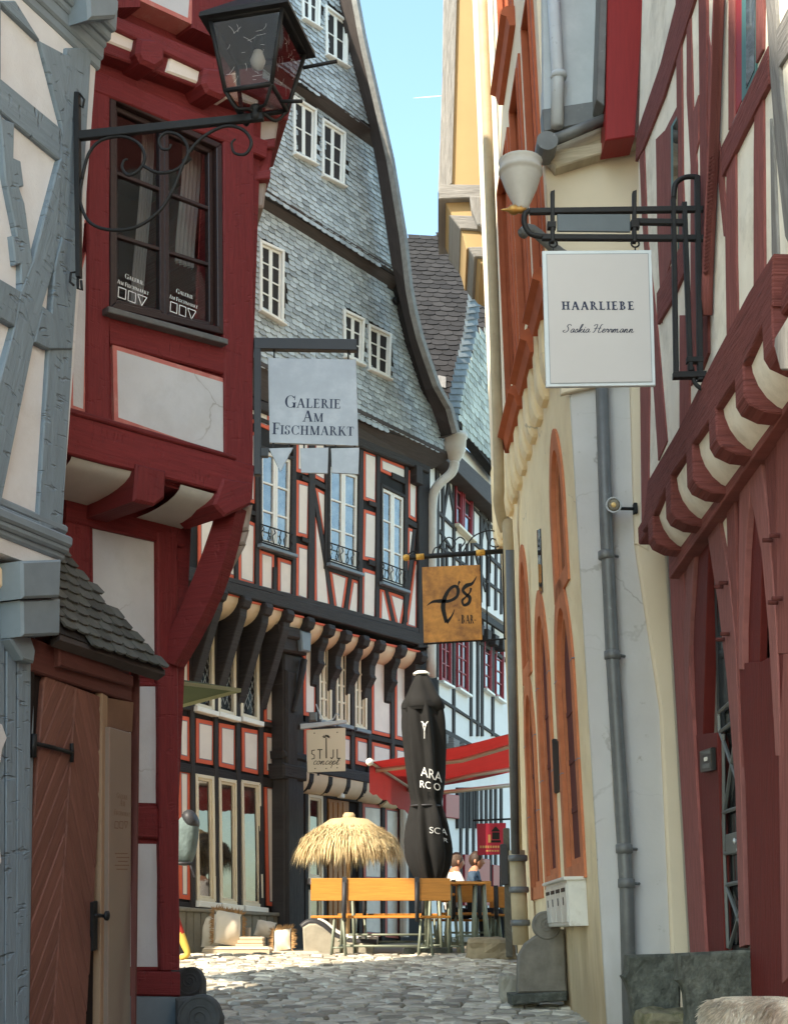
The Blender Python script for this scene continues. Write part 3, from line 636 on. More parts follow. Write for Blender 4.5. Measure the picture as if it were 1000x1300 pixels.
# jetty: joist end, plaster coves, corner brace, carved corner joist
for a, b in ((86, 172), (226, 282)):
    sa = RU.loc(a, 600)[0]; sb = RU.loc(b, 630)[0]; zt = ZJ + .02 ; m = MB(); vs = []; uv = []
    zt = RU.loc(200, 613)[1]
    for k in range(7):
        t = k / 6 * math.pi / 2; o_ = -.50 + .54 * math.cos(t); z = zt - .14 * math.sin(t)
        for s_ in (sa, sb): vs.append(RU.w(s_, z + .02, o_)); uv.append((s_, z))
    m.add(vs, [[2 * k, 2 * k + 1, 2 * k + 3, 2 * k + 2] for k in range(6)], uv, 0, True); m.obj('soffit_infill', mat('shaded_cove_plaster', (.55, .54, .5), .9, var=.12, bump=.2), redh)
slab('joist_end', RU, [(174, 588), (212, 597), (210, 632), (196, 642), (170, 636)], -.5, .1, RED, redh, .02)
slab('joist_end', RU, [(284, 606), (322, 612), (320, 640), (286, 656), (272, 640)], -.4, .09, RED, redh, .02)
A, B = RL.w(RL.loc(228, 830, .06)[0] - .05, RL.loc(215, 840, .06)[1], .02), RU.w(SU - .12, RU.loc(300, 640)[1], -.05)
m = MB(); d = (B - A).normalized(); sd = d.cross(V((0, 0, 1))).normalized(); up = sd.cross(d)
vs = []
for k in range(7):
    t = k / 6; c = A.lerp(B, t) - up * (.06 * math.sin(t * math.pi)) ; hw, hh = .07, .085 + .025 * math.sin(t * math.pi)
    vs += [c + sd * hw + up * hh, c - sd * hw + up * hh, c - sd * hw - up * hh, c + sd * hw - up * hh]
m.add(vs, [[0, 1, 2, 3], [27, 26, 25, 24]] + [[k * 4 + i, k * 4 + (i + 1) % 4, k * 4 + 4 + (i + 1) % 4, k * 4 + 4 + i] for k in range(6) for i in range(4)]); m.obj('corner_brace', RED, redh)
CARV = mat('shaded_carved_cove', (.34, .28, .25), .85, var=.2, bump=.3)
# stepped carved coves on the far side under the corner (upper and lower ones)
def carved(px_steps, fr, f0, mts, nm):
    for k, (px, f_) in enumerate(px_steps): slab(nm, fr, px, f0, f_, mts[k % len(mts)], redh, .02)
CF = Frame(RU.w(SU, 0, 0), (1, .25, 0))
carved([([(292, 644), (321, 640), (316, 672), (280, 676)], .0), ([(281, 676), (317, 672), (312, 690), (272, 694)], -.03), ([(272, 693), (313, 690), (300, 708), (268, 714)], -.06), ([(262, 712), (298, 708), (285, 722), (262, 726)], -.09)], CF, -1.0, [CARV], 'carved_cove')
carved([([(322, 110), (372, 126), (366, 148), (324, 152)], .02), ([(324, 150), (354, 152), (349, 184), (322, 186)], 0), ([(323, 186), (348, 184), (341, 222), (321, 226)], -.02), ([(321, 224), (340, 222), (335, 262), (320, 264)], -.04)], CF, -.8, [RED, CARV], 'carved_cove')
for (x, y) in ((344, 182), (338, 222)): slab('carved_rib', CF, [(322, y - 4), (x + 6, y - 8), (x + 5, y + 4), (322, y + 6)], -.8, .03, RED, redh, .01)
# porch with slate roof, chevron door and name plate
PO = facade(-2.08, 8.0, 17.0)
BRD = mat('brown_door_board', (.185, .082, .064), .6, var=.25, vs=3, bump=.5, bs=6, grain=True, rnd=.12)
DOORF = mat('dark_red_brown_frame', (.105, .035, .03), .7, var=.2, bump=.3, grain=True)
zt = PO.loc(100, 790)[1]
s_r = PO.loc(169, 950)[0]; s_d = PO.loc(131, 1000)[0]; s_l = PO.loc(40, 1000)[0]
m = MB(); m.poly(PO, [(s_l - .25, zb - .7), (s_r, zb - .7), (s_r, zt), (s_l - .25, zt)], -.9, -.06, 0); m.obj('porch_wall', DOORF, redh)
slab('porch_beam', PO, [(40, 808), (168, 862), (168, 892), (40, 852)], -.06, .02, DOORF, redh, .01)
slab('porch_beam', PO, [(76, 815), (170, 858), (170, 872), (76, 846)], -.06, .06, DOORF, redh, .01)
door = slab('door', PO, [(44, 848), (131, 884), (127, 1440), (34, 1440)], -.06, -.03, mat('dark_gap', (.012, .008, .008), .9), redh, 0)
# chevron boards: two mirrored halves of slanting boards
dl, dr = PO.loc(46, 1000)[0], PO.loc(128, 1000)[0]; dm = PO.loc(87, 1000)[0]
dtop = lambda s_: PO.loc(46, 853)[1] + (PO.loc(128, 885)[1] - PO.loc(46, 853)[1]) * (s_ - dl) / (dr - dl)
step = .135; slope_l = 1.75
zbot = zb - .5
for side, (a, b) in enumerate(((dl, dm - .004), (dm + .004, dr))):
    k = -24
    while k < 40:
        z0 = zbot + k * step * 1.55; k += 1
        lo = lambda s_: z0 + ((s_ - dl) if side == 0 else (dr - s_)) * slope_l
        h = step * 1.5
        P = [(a, lo(a)), (b, lo(b)), (b, lo(b) + h), (a, lo(a) + h)]
        zc = (min(dtop(a), dtop(b)))
        # clip to door top and bottom
        out = []
        def clip(P, fn):
            o = []
            for i in range(len(P)):
                A, B = P[i], P[(i + 1) % len(P)]; da, db = fn(A), fn(B)
                if da >= 0: o.append(A)
                if (da >= 0) != (db >= 0):
                    t = da / (da - db); o.append(lerp2(A, B, t))
            return o
        P = clip(P, lambda q: dtop(q[0]) - q[1])
        if len(P) >= 3: P = clip(P, lambda q: q[1] - zbot)
        if len(P) < 3 or abs(area(P)) < .002: continue
        if PO.w(*P[0]).z < .2 and max(q[1] for q in P) < .4: continue
        m = MB(); m.poly(PO, P, -.03, 0 + R.random() * .004, .009)
        # grain along the board
        ang = math.atan(slope_l) * (1 if side == 0 else -1); ca, sa_ = math.cos(ang), math.sin(ang)
        m.u = [[(u * ca + v * sa_, -u * sa_ + v * ca) for u, v in f] for f in m.u]
        m.obj('plank', BRD, door)
slab('door_frame', PO, [(130, 880), (137, 884), (133, 1440), (126, 1440)], -.06, .02, mat('pale_brown_frame', (.3, .2, .13), .7, grain=True), redh, .004)
slab('door_frame', PO, [(137, 886), (170, 892), (168, 930), (136, 926)], -.06, .015, mat('brown_stained_panel', (.16, .09, .06), .7, var=.3), redh, .004)
slab('door_frame', PO, [(34, 846), (44, 850), (36, 1440), (26, 1440)], -.06, .01, mat('dark_gap', (0, 0, 0)), redh, .004)
m = MB(); zz = lambda x, y: PO.w(*PO.loc(x, y, .02), .02)
m.tube([zz(44, 944), zz(66, 949), zz(91, 956)], .013, 6, 0); m.tube([zz(91, 944), zz(92, 956), zz(91, 968)], .012, 6); m.tube([zz(43, 932), zz(42, 962)], .02, 8); m.obj('hinge', IRON, door)
m = MB(); m.poly(PO, PO.px([(118, 1146), (124, 1144), (124, 1206), (118, 1208)], .02), 0, .022, .004)
q = PO.w(*PO.loc(121, 1163, .02), .02); m.tube([q, q + PO.n * .06, q + PO.n * .065 - PO.e1 * .12], .011, 8); m.lathe(q + PO.n * .065, [(0, 0), (.028, .006), (.03, .02), (.012, .03), (0, .032)], 12, PO.n); m.obj('door_handle', IRON, door)
COP = mat('copper_name_plate', (.31, .25, .21), .35, metal=.45, var=.06, vs=1.5, bump=.06, bs=90)
pl = slab('name_plate', PO, [(139, 923), (167, 931), (165, 1440), (136, 1440)], .02, .05, COP, redh, .004)
ENGR = mat('engraved_lettering', (.22, .13, .09), .6, bump=0)
for t_, a, b, y in (('GALERIE', 148, 162, 1013), ('AM', 152, 159, 1023), ('FISCHMARKT', 145, 165, 1034)):
    m = MB(); p, q = PO.loc(a, y, .052), PO.loc(b, y, .052); serif(m, PO, t_, p[0], q[0], p[1], .052); m.obj('lettering', ENGR, pl)
m = MB()
for a in (148, 154, 160):
    p = PO.loc(a - 2, 1043, .052); q = PO.loc(a + 2, 1052, .052); P = [p, (q[0], p[1]), q, (p[0], q[1])] if a < 160 else [p, (q[0], p[1]), ((p[0] + q[0]) / 2, q[1])]; ribbon(m, PO, P + [P[0]], .006, .052)
for k in range(5):
    p, q = PO.loc(146 + (k % 3) * 2, 1084 + k * 5, .052), PO.loc(162 + (k % 2) * 2, 1084 + k * 5, .052); ribbon(m, PO, [p, q], .007, .052)
m.obj('lettering', ENGR, pl)
# lean-to slate roof of the porch: steps down away from the wall
zA = PO.loc(40, 700)[1]
RA, RB = PO.w(PO.loc(70, 700)[0] - .1, zA + .1, -.35), None
p_tl = PO.at(70, 690, -.3); p_bl = PO.at(76, 812, .16); p_tr = p_tl + PO.e1 * 1.5; p_br = PO.at(210, 851, .16)
e2 = (p_tl - p_bl); e2 = V((e2.x, e2.y, e2.z)); e1 = PO.e1
RF = Frame(p_bl, p_br - p_bl, (p_tl - p_bl) - (p_br - p_bl).normalized() * (p_tl - p_bl).dot((p_br - p_bl).normalized()))
roofpoly = RF.px([(72, 690), (82, 706), (120, 748), (168, 800), (210, 850), (76, 802), (60, 770), (60, 700)])
m = MB(); m.poly(RF, roofpoly, -.05, -.01, 0); pr = m.obj('porch_roof', SLATED, redh)
def slates(fr, poly, cw, ch, name, m_one, m_many, parent, limit, tilt=.02, th=.008, slant=0., off=0., skew=0., order=None, taper=.15, holes=()):
    """courses of slates clipped by centre to a local polygon; the largest as parts, the rest joined"""
    xs_ = [p[0] for p in poly]; ys_ = [p[1] for p in poly]; T_ = []
    y = min(ys_); row = 0
    while y < max(ys_) + ch:
        x = min(xs_) - (row % 2) * cw * .5 - cw
        while x < max(xs_) + cw:
            w_ = cw * (1 + (R.random() - .5) * .2); yy = y + slant * (x - min(xs_))
            if inside(poly, x + w_ / 2, yy + ch * .5) and not any(inside(h, x + w_ / 2, yy + ch * .5) for h in holes): T_.append((x, yy, w_))
            x += w_
        y += ch; row += 1
        if slant and row > 400: break
    R.shuffle(T_)
    if order: T_.sort(key=order)
    mm = MB(); n = 0
    for (x, yy, w_) in T_:
        g_ = .004; h = ch * 1.25; j = (R.random() - .5) * .012; t_ = tilt * (1 + (R.random() - .5) * .5); k = skew * w_
        x0, x1 = x + g_, x + w_ - g_
        loc = [(x0, yy + h, 0), (x1, yy + h, 0), (x1, yy + ch * .28 + j, t_), (x1 - w_ * .25, yy + ch * .04 + j, t_ * 1.15), (x0 + w_ * .3, yy + j - taper * ch * .2, t_ * 1.2), (x0, yy + ch * .12 + j, t_)]
        vs = [fr.w(a, b, off + c + th) for a, b, c in loc] + [fr.w(a, b, off + c * .75 - .002) for a, b, c in loc]
        fs = [[0, 1, 2, 3, 4, 5], [1, 0, 6, 7]] + [[i, i + 1, i + 7, i + 6] for i in range(1, 5)] + [[5, 0, 6, 11]]
        if n < limit:
            q = MB(); q.add(vs, fs, [(a, b) for a, b, c in loc] * 2); q.obj(name, m_one, parent); n += 1
        else: mm.add(vs, fs, [(a, b) for a, b, c in loc] * 2)
    if mm.f:
        o = mm.obj(name + '_field', m_many, parent); o['kind'] = 'stuff'
slates(RF, roofpoly, .15, .085, 'slate', SLATEP, SLATEP, pr, 200, .016)
slab('roof_board', RF, [(76, 803), (210, 850), (210, 857), (76, 812)], -.09, -.02, SOFFIT, redh, .004)
slab('porch_side', Frame(PO.w(s_r, 0, 0), PO.n), [(166, 850), (176, 852), (170, 1420), (166, 1420)], -.02, 0, DOORF, redh, 0)
# ================================================================== street lantern on a scrolled iron bracket
LF = Frame(GA.at(98, 240, .085), (1.18, -.22, 0)); LF.o.z = 0
lan = thing('street_lantern', 'old glass street lantern on a scrolled wrought iron wall bracket', 'lantern', tuple(LF.at(100, 240)))
L3 = lambda x, y, o=0.: LF.at(x, y, o)
br = MB(); br.bar(LF, *LF.px([(94, 118), (97, 352), (103, 352), (101, 118)]), -.02, .02, .004, .001)
br.tube([L3(99, 120), L3(93, 117), L3(92, 124), L3(96, 132)], .008, 6); br.tube([L3(99, 132), L3(105, 136), L3(107, 126), L3(101, 118)], .008, 6)
br.tube([L3(98, 345), L3(90, 346), L3(89, 358), L3(94, 362)], .008, 6); br.tube([L3(99, 350), L3(99, 366), L3(104, 368), L3(103, 356)], .009, 6); br.obj('wall_bar', IRON, lan)
m = MB(); m.bar(LF, *LF.px([(98, 167), (334, 143), (334, 152), (98, 178)]), -.018, .018, .004, .001); m.obj('arm', IRON, lan)
def scroll(pts, r=.011, nm='scroll'):
    m = MB(); P = smooth([L3(*p) for p in pts], 5); m.tube(P, [r * (1 - .45 * max(0, (i / len(P) - .75) / .25)) for i in range(len(P))], 7); m.obj(nm, IRON, lan)
scroll([(104, 228), (112, 196), (128, 178), (155, 173), (176, 182), (184, 200), (176, 216), (163, 222), (155, 213), (157, 204), (162, 202)])
scroll([(104, 228), (101, 252), (112, 280), (136, 291), (170, 289), (200, 270), (220, 240), (236, 200), (256, 175), (285, 160), (308, 164), (319, 180), (312, 195), (298, 194), (294, 182), (299, 176)])
scroll([(182, 210), (200, 219), (222, 216), (236, 203), (238, 186), (228, 172), (212, 168), (202, 176), (205, 188), (214, 189), (217, 183)])
m = MB(); m.tube([L3(233, 206, -.02), L3(241, 199, -.02)], .02, 8); m.obj('scroll_clip', IRON, lan)
hub = L3(325, 141); m = MB(); m.lathe(hub - V((0, 0, .07)), [(0, 0), (.03, .01), (.035, .04), (.025, .06), (.04, .08), (.04, .1), (.02, .115), (0, .12)], 14); m.obj('socket', IRON, lan)
# tapered four-sided glass body, turned a little
def proj(p):
    d = p - EYE; cz = d.y * CP + d.z * SP; return (500 + FPX * d.x / cz, 650 - FPX * (d.z * CP - d.y * SP) / cz)
base = hub + V((0, 0, .075)); ang = math.radians(-14)
ex = V((math.cos(ang), math.sin(ang), 0)); ey = V((-math.sin(ang), math.cos(ang), 0)); bw, tw, hh = .15, .235, .47
cn = lambda w_, z: [base + ex * (a * w_) + ey * (b * w_) + V((0, 0, z)) for a, b in ((-1, -1), (1, -1), (1, 1), (-1, 1))]
B0, T0 = cn(bw, 0), cn(tw, hh)
LGL = glass_mat('scratched_lantern_glass', refl=.09, clear=.62)
for i in range(4):
    j = (i + 1) % 4; m = MB(); m.tube([B0[i], T0[i]], .014, 6); m.tube([B0[i], B0[j]], .016, 6); m.tube([T0[i], T0[j]], .016, 6); m.obj('frame_bar', IRON, lan)
    m = MB(); m.add([B0[i], B0[j], T0[j], T0[i]], [[0, 1, 2, 3]]); m.obj('glass_pane', LGL, lan)
    m = MB(); A = B0[i] - V((0, 0, .0)); c = (B0[i] + B0[j]) / 2 if 0 else B0[i]
    m.tube(smooth([c, c.lerp(hub, .35) - V((0, 0, .07)), c.lerp(hub, .75) - V((0, 0, .02)), hub + V((0, 0, -.02))], 4), .011, 6); m.obj('support_leg', IRON, lan)
SCRT = mat('pale_scratch', (.42, .42, .42), .6, bump=0); Rs = random.Random(5); m = MB()
for fi in (0, 1):
    fr_ = Frame((B0[fi] + T0[fi] + B0[fi + 1] + T0[fi + 1]) / 4, B0[fi + 1] - B0[fi], (T0[fi] + T0[fi + 1] - B0[fi] - B0[fi + 1]))
    for k in range(20):
        x, y, a = (Rs.random() - .5) * .26, (Rs.random() - .5) * .36 - .04, Rs.random() * 3.1; ln = .02 + Rs.random() * .05; ribbon(m, fr_, smooth([(x, y, 0), (x + math.cos(a) * ln * .5 + .006, y + math.sin(a) * ln * .5, 0), (x + math.cos(a) * ln, y + math.sin(a) * ln, 0)], 3), .0018, .003)
o = m.obj('scratches', SCRT, lan); o['kind'] = 'stuff'
R0 = cn(tw + .055, hh - .005); R1 = cn(tw + .05, hh + .03); R2 = cn(.07, hh + .26)
m = MB(); m.add(R0 + R1 + R2, [[3, 2, 1, 0]] + [[k * 4 + i, k * 4 + (i + 1) % 4, k * 4 + 4 + (i + 1) % 4, k * 4 + 4 + i] for k in range(2) for i in range(4)] + [[8, 9, 10, 11]]); m.obj('lantern_roof', IRON, lan)
m = MB(); m.add(cn(bw, .004), [[0, 1, 2, 3]]); m.obj('glass_pane', LGL, lan)
m = MB(); m.lathe(base + V((0, 0, .29)), [(0, -.07), (.035, -.05), (.05, 0), (.03, .06), (.022, .1), (0, .1)], 14); m.obj('bulb', mat('milky_bulb', (.6, .58, .55), .3, bump=0), lan)
m = MB(); m.tube([base + V((0, 0, .36)), base + V((0, 0, .47))], .03, 8); m.obj('lamp_holder', IRON, lan)
m = MB(); m.tube([base + ex * .3 + V((0, 0, .19)), base + ex * .52 + V((0, 0, .2))], .012, 6); m.tube([base + ex * .16 + V((0, 0, -.03)), base + ex * .3 + V((0, 0, -.05))], .012, 6); m.obj('ladder_bar', IRON, lan)
# ================================================================== hanging gallery sign
GS = Frame((-1.09, 10.12, 0), (1, .06, 0))
gs = thing('gallery_sign', 'grey metal sign reading Galerie Am Fischmarkt hanging on a black bracket', 'sign', tuple(GS.at(390, 500)))
BKM = mat('black_steel', (.018, .018, .022), .45, var=.15, bump=.1, spec=.5)
slab('bracket_post', GS, [(322, 430), (331, 430), (331, 602), (322, 602)], -.03, .03, BKM, gs, .004)
slab('bracket_arm', GS, [(322, 428), (453, 430), (453, 444), (322, 442)], -.032, .032, BKM, gs, .004)
SGM = mat('brushed_sign_metal', (.36, .38, .41), .42, metal=.35, var=.12, vs=4, bump=.1, bs=50, stain=((.5, .51, .52), 4, .5, .75, .5))
bd = slab('sign_board', GS, [(340, 454), (452, 456), (455, 566), (342, 562)], -.012, .012, SGM, gs, .003)
for t_, a, b, y in (('GALERIE', 361, 433, 517), ('AM', 384, 411, 535), ('FISCHMARKT', 345, 450, 551)):
    m = MB(); p, q = GS.loc(a, y, .014), GS.loc(b, y + (b - a) * .004, .014); serif(m, GS, t_, p[0], q[0], p[1], .0145); m.obj('lettering', mat('dark_blue_lettering', (.02, .03, .07), .5, bump=0), bd)
for px in ([(341, 569), (372, 568), (356, 599)], [(381, 569), (417, 568), (416, 601), (382, 600)], [(420, 569), (456, 568), (455, 602), (421, 600)]):
    slab('pendant_plate', GS, px, -.008, .008, SGM, gs, .002)
m = MB()
for x, y0, y1 in ((348, 442, 456), (442, 443, 457), (347, 560, 571), (367, 561, 571), (386, 562, 571), (412, 563, 571), (426, 563, 571), (450, 564, 571)): m.tube([GS.at(x, y0, 0), GS.at(x, y1, 0)], .007, 6)
m.obj('hanger', BKM, gs)
m = MB(); m.box(GS.at(336, 575, .02), (.055, .06, .065)); m.obj('clamp', BKM, gs)
# ================================================================== slate gabled house facing down the street
CD = 36.0
CL = facade(-1.376, 21.0, CD)                                        # ground and first floor wall
def shifted(fr, d): return Frame(fr.o + fr.n * d, fr.e1)
CU = shifted(CL, .42); CG = shifted(CL, .72); CG2 = shifted(CL, .90); CG3 = shifted(CL, 1.08)
slh = thing('slate_gabled_house', 'tall half-timbered house with slate-hung gable and orange-bordered white infills', 'house', (-2.2, 20, gz(-2.2, 20)))
sR = CL.loc(545, 800)[0]; sRU = CU.loc(545, 700)[0]
zj = CU.loc(400, 776)[1]; ze = CU.loc(540, 590)[1]
cp = lambda fr, s, o: ((fr.o + fr.e1 * s + fr.n * o).x, (fr.o + fr.e1 * s + fr.n * o).y)
m = MB(); m.poly(CL, [(-6, .6), (sR, .6), (sR, zj), (-6, zj)], -.4, 0, 0); m.obj('wall', BLACKB, slh)
m = MB(); m.poly(CU, [(-6, zj - .1), (sRU, zj - .1), (sRU, ze + .6), (-6, ze + .6)], -.5, 0, 0); m.obj('upper_wall', BLACKB, slh)
m = MB(); A, B = cp(CL, sR - .02, -.05), cp(CL, sR - .02, -5); m.add([V((*A, .8)), V((*B, .8)), V((*B, ze)), V((*A, ze))], [[0, 1, 2, 3]]); m.obj('side_wall', BLACKB, slh)
tb = lambda x1, y1, x2, y2, w_, f=.045, fr=CU, **k: post(fr, x1, y1, x2, y2, w_, -.02, f + R.random() * .004, BLACK, slh, c=.008, jit=.005, **k)
rl = lambda x1, y1, x2, y2, h, f=.04, fr=CU, **k: beam(fr, x1, y1, x2, y2, h, -.02, f + R.random() * .004, BLACK, slh, name='timber_rail', c=.008, jit=.005, **k)
IN = lambda fr, px, r=(.05, .012): ringpanel('infill_panel', fr, px, .02, [r[0], r[1]], [ORANGE, LINE, FIELD], slh)
o5 = lambda ox, oy, P: [(ox + x / 5, oy + y / 5) for x, y in P]
UP = [[(48, 788), (140, 818), (138, 1065), (48, 1043)], [(165, 838), (262, 870), (257, 1094), (165, 1075)], [(283, 345), (368, 370), (360, 718), (280, 698)],
      [(283, 748), (365, 772), (360, 1127), (280, 1097)], [(283, -70), (368, -45), (362, 316), (280, 292)], [(392, -40), (472, -15), (470, 370), (392, 328)],
      [(402, 395), (470, 430), (466, 748)], [(402, 580), (470, 860), (500, 1178), (397, 1145)], [(490, 910), (610, 955), (572, 1212), (530, 1200)],
      [(635, 972), (682, 990), (677, 1234), (595, 1212)], [(708, 155), (795, 185), (790, 500), (708, 470)], [(710, 532), (795, 560), (790, 868), (702, 850)],
      [(700, 905), (795, 935), (785, 1264), (695, 1245)], [(812, 198), (980, 268), (975, 362), (815, 290)], [(812, 1032), (840, 1040), (892, 1284), (808, 1264)],
      [(865, 1052), (975, 1095), (940, 1292), (920, 1286)]]
for P in UP: IN(CU, o5(320, 540, P))
for P in ([(690, 283), (752, 300), (745, 614), (692, 582)], [(688, 648), (742, 668), (716, 900), (690, 975)], [(735, 860), (752, 872), (746, 1302), (675, 1280)]): IN(CU, o5(380, 540, P))
for P in ([(303, 655), (325, 665), (324, 745), (303, 738)], [(278, 640), (299, 650), (300, 736), (278, 728)], [(252, 630), (273, 640), (274, 727), (252, 720)], [(303, 540), (325, 550), (325, 640), (303, 632)],
          [(278, 530), (299, 538), (299, 628), (278, 620)], [(316, 508), (342, 519), (342, 546), (316, 534)]): IN(CU, P)
for a in ((328, 530, 327, 752, 5), (374.5, 540, 373.5, 768, 5), (397, 550, 395.5, 775, 8), (416.5, 560, 415, 722, 5), (459.5, 570, 458, 795, 5), (481, 575, 479.5, 800, 5),
          (516.8, 590, 515.5, 790, 4.5), (301, 520, 301, 742, 5), (276, 510, 276, 730, 5), (350, 720, 349, 762, 5)): tb(*a)
post(CU, 539, 585, 539, 822, 15, -.1, .07, BLACK, slh, name='corner_post', c=.015)
for a in ((384, 606, 394, 610, 6), (384, 684, 395, 688, 6), (469, 638, 481, 642, 6), (469, 713, 480, 717, 7), (498, 603, 518, 612, 8), (333, 696, 375, 710, 5), (417, 722, 460, 736, 5.5),
          (482, 744, 518, 756, 5.5), (398, 611, 416, 620, 7), (518, 662, 530, 668, 7), (303, 645, 326, 652, 6), (320, 528, 376, 550, 6)): rl(*a)
for (x1, y1, x2, y2, w_) in ((399, 622, 424, 780, 5), (445, 733, 438, 787, 5), (490, 746, 503, 802, 4.6), (526.5, 672, 513, 802, 4.6)):
    tb(x1, y1, x2, y2, w_, .03, name='timber_brace')
# bottom beam, top plate
timber('sill_beam', CU, [(180, 708), (540, 805), (540, 821), (180, 722)], -.05, .075, BLACK, slh, .015, .008, .5)
timber('sill_beam', CU, [(180, 702), (540, 800), (540, 806), (180, 709)], -.05, .06, BLACK, slh, .01, .006, .5)
timber('top_plate', CU, [(300, 496), (546, 586), (546, 601), (300, 508)], -.05, .12, BLACK, slh, .02, .008, .5)
slab('plate_end', CU, [(529, 590), (537, 593), (537, 616), (529, 612)], -.05, .16, BLACK, slh, .01)
# upper windows with iron railings
for q, n in (([(330, 564), (374, 580), (372, 704), (330, 691)], 0), ([(417.5, 586), (458.5, 600), (457, 728), (417, 715)], 0), ([(484, 613), (516.5, 629), (515.5, 750), (484, 739)], 0)):
    wd = window(CU, q, slh, .06, .04, BLACK, WPAINT, GLASSB, 2, 3, .055, .055, .028, (.04, .05, .07), msill=BLUED)
    m = MB(); l = CU.px(q, .12); yb = lambda t, h: bil(l, t, h)
    for h in (.80, .955): a, b = yb(.03, h), yb(.97, h); m.tube([CU.w(*a, .12), CU.w(*b, .12)], .012, 5)
    for k in range(6):
        t = .08 + .168 * k; P = [(t, .95), (t + .05, .9), (t, .87), (t + .04, .81)] if k % 2 else [(t, .95), (t - .05, .88), (t + .04, .84), (t, .81)]
        m.tube([CU.w(*yb(max(.02, min(.98, a)), b), .12) for a, b in P], .009, 5)
    m.obj('window_railing', IRON, wd)
# jetty: joist ends, coves and curved brackets
COVE = [(252, 272, 741), (287, 305, 751), (315, 332, 761), (343, 359, 769), (370, 385, 778), (397, 412, 788), (422, 434, 796), (443, 456, 803), (466, 476, 809), (487, 503, 815), (514, 532, 821), (222, 240, 731)]
for (x0, x1, y) in COVE:
    s0, z0 = CU.loc(x0 - 1, y, .06); s1, z1 = CU.loc(x1 + 3, y + (x1 - x0) * .28, .06); m = MB(); vs = []; uv = []
    n = 7
    prof = [(.43 - .46 * (1 - math.cos(k / n * math.pi / 2)) , -.30 * math.sin(k / n * math.pi / 2)) for k in range(n + 1)]
    for o_, h in [(.45, 0), (.45, -.03)] + [(a, b - .03) for a, b in prof]:
        for s_, z_ in ((s0, z0), (s1, z1)): vs.append(CL.w(s_, z_ + h, o_)); uv.append((s_, z_ + h))
    N_ = len(vs) // 2
    m.add(vs[:6], [[0, 1, 3, 2], [2, 3, 5, 4]], uv[:6], 1); m.add(vs[4:], [[2 * k, 2 * k + 1, 2 * k + 3, 2 * k + 2] for k in range(N_ - 3)], uv[4:], 0, True)
    m.add([CL.w(s0, z0, 0), CL.w(s1, z1, 0), CL.w(s1, z1, .45), CL.w(s0, z0, .45)], [[0, 1, 2, 3]])
    m.obj('soffit_infill', [SOFF, ORANGE], slh)
srt = sorted(COVE)
JO = [((a[1] + b[0]) / 2 + 2, (a[2] + b[2]) / 2 + 3) for a, b in zip(srt, srt[1:])] + [(508 + 2, 822), (536, 830)]
for i, (x, y) in enumerate(sorted(JO)):
    s_, z_ = CU.loc(x, y, .08); hw = .075
    m = MB(); SF = Frame(CL.w(s_, 0, 0), CL.n)                       # vertical plane across the wall
    jp = [(-.1, z_ + .02), (.53, z_ + .02), (.56, z_ - .05), (.52, z_ - .14), (.45, z_ - .17), (-.1, z_ - .17)]
    m.poly(SF, jp, -hw, hw, .012); m.obj('joist_end', BLACK, slh)
    if x in (508 + 2,): continue
    zt = z_ - .15; big = x < 370
    dn = 1.25 if big else 1.02
    if big: bp = [(0, zt), (.47, zt), (.46, zt - .12), (.36, zt - .38), (.30, zt - .55), (.19, zt - .85), (.10, zt - 1.1), (.05, zt - dn), (0, zt - dn)]
    else: bp = [(0, zt), (.42, zt), (.41, zt - .10), (.34, zt - .22), (.33, zt - .36), (.36, zt - .42), (.25, zt - .58), (.22, zt - .72), (.13, zt - .80), (.08, zt - dn), (0, zt - dn)]
    if abs(x - 391) < 4 or x < 240: continue
    m = MB(); m.poly(SF, bp, -hw * .95, hw * .95, .012); m.obj('carved_bracket', BLACK, slh)
# great corner post with capital
PF = shifted(CL, .0)
for px, f_ in (([(360, 828), (386, 834), (388, 1215), (362, 1212)], .26), ([(364, 850), (378, 853), (380, 1190), (366, 1188)], .30), ([(357, 806), (392, 814), (391, 832), (359, 826)], .36), ([(355, 792), (396, 801), (394, 815), (357, 807)], .42),
               ([(360, 968), (391, 974), (391, 992), (361, 988)], .32), ([(360, 952), (391, 958), (391, 968), (361, 962)], .29)):
    slab('carved_post', PF, px, -.05, f_, BLACK, slh, .03)
m = MB(); m.tube(smooth([PF.at(386, 838, .33), PF.at(382, 862, .36), PF.at(376, 890, .33), PF.at(372, 904, .31)], 4), [.05] * 6 + [.035] * 7, 8); m.obj('carved_strap', BLACK, slh)
slab('capital_block', PF, [(382, 800), (396, 804), (395, 828), (384, 826)], .2, .44, BLUED, slh, .02)
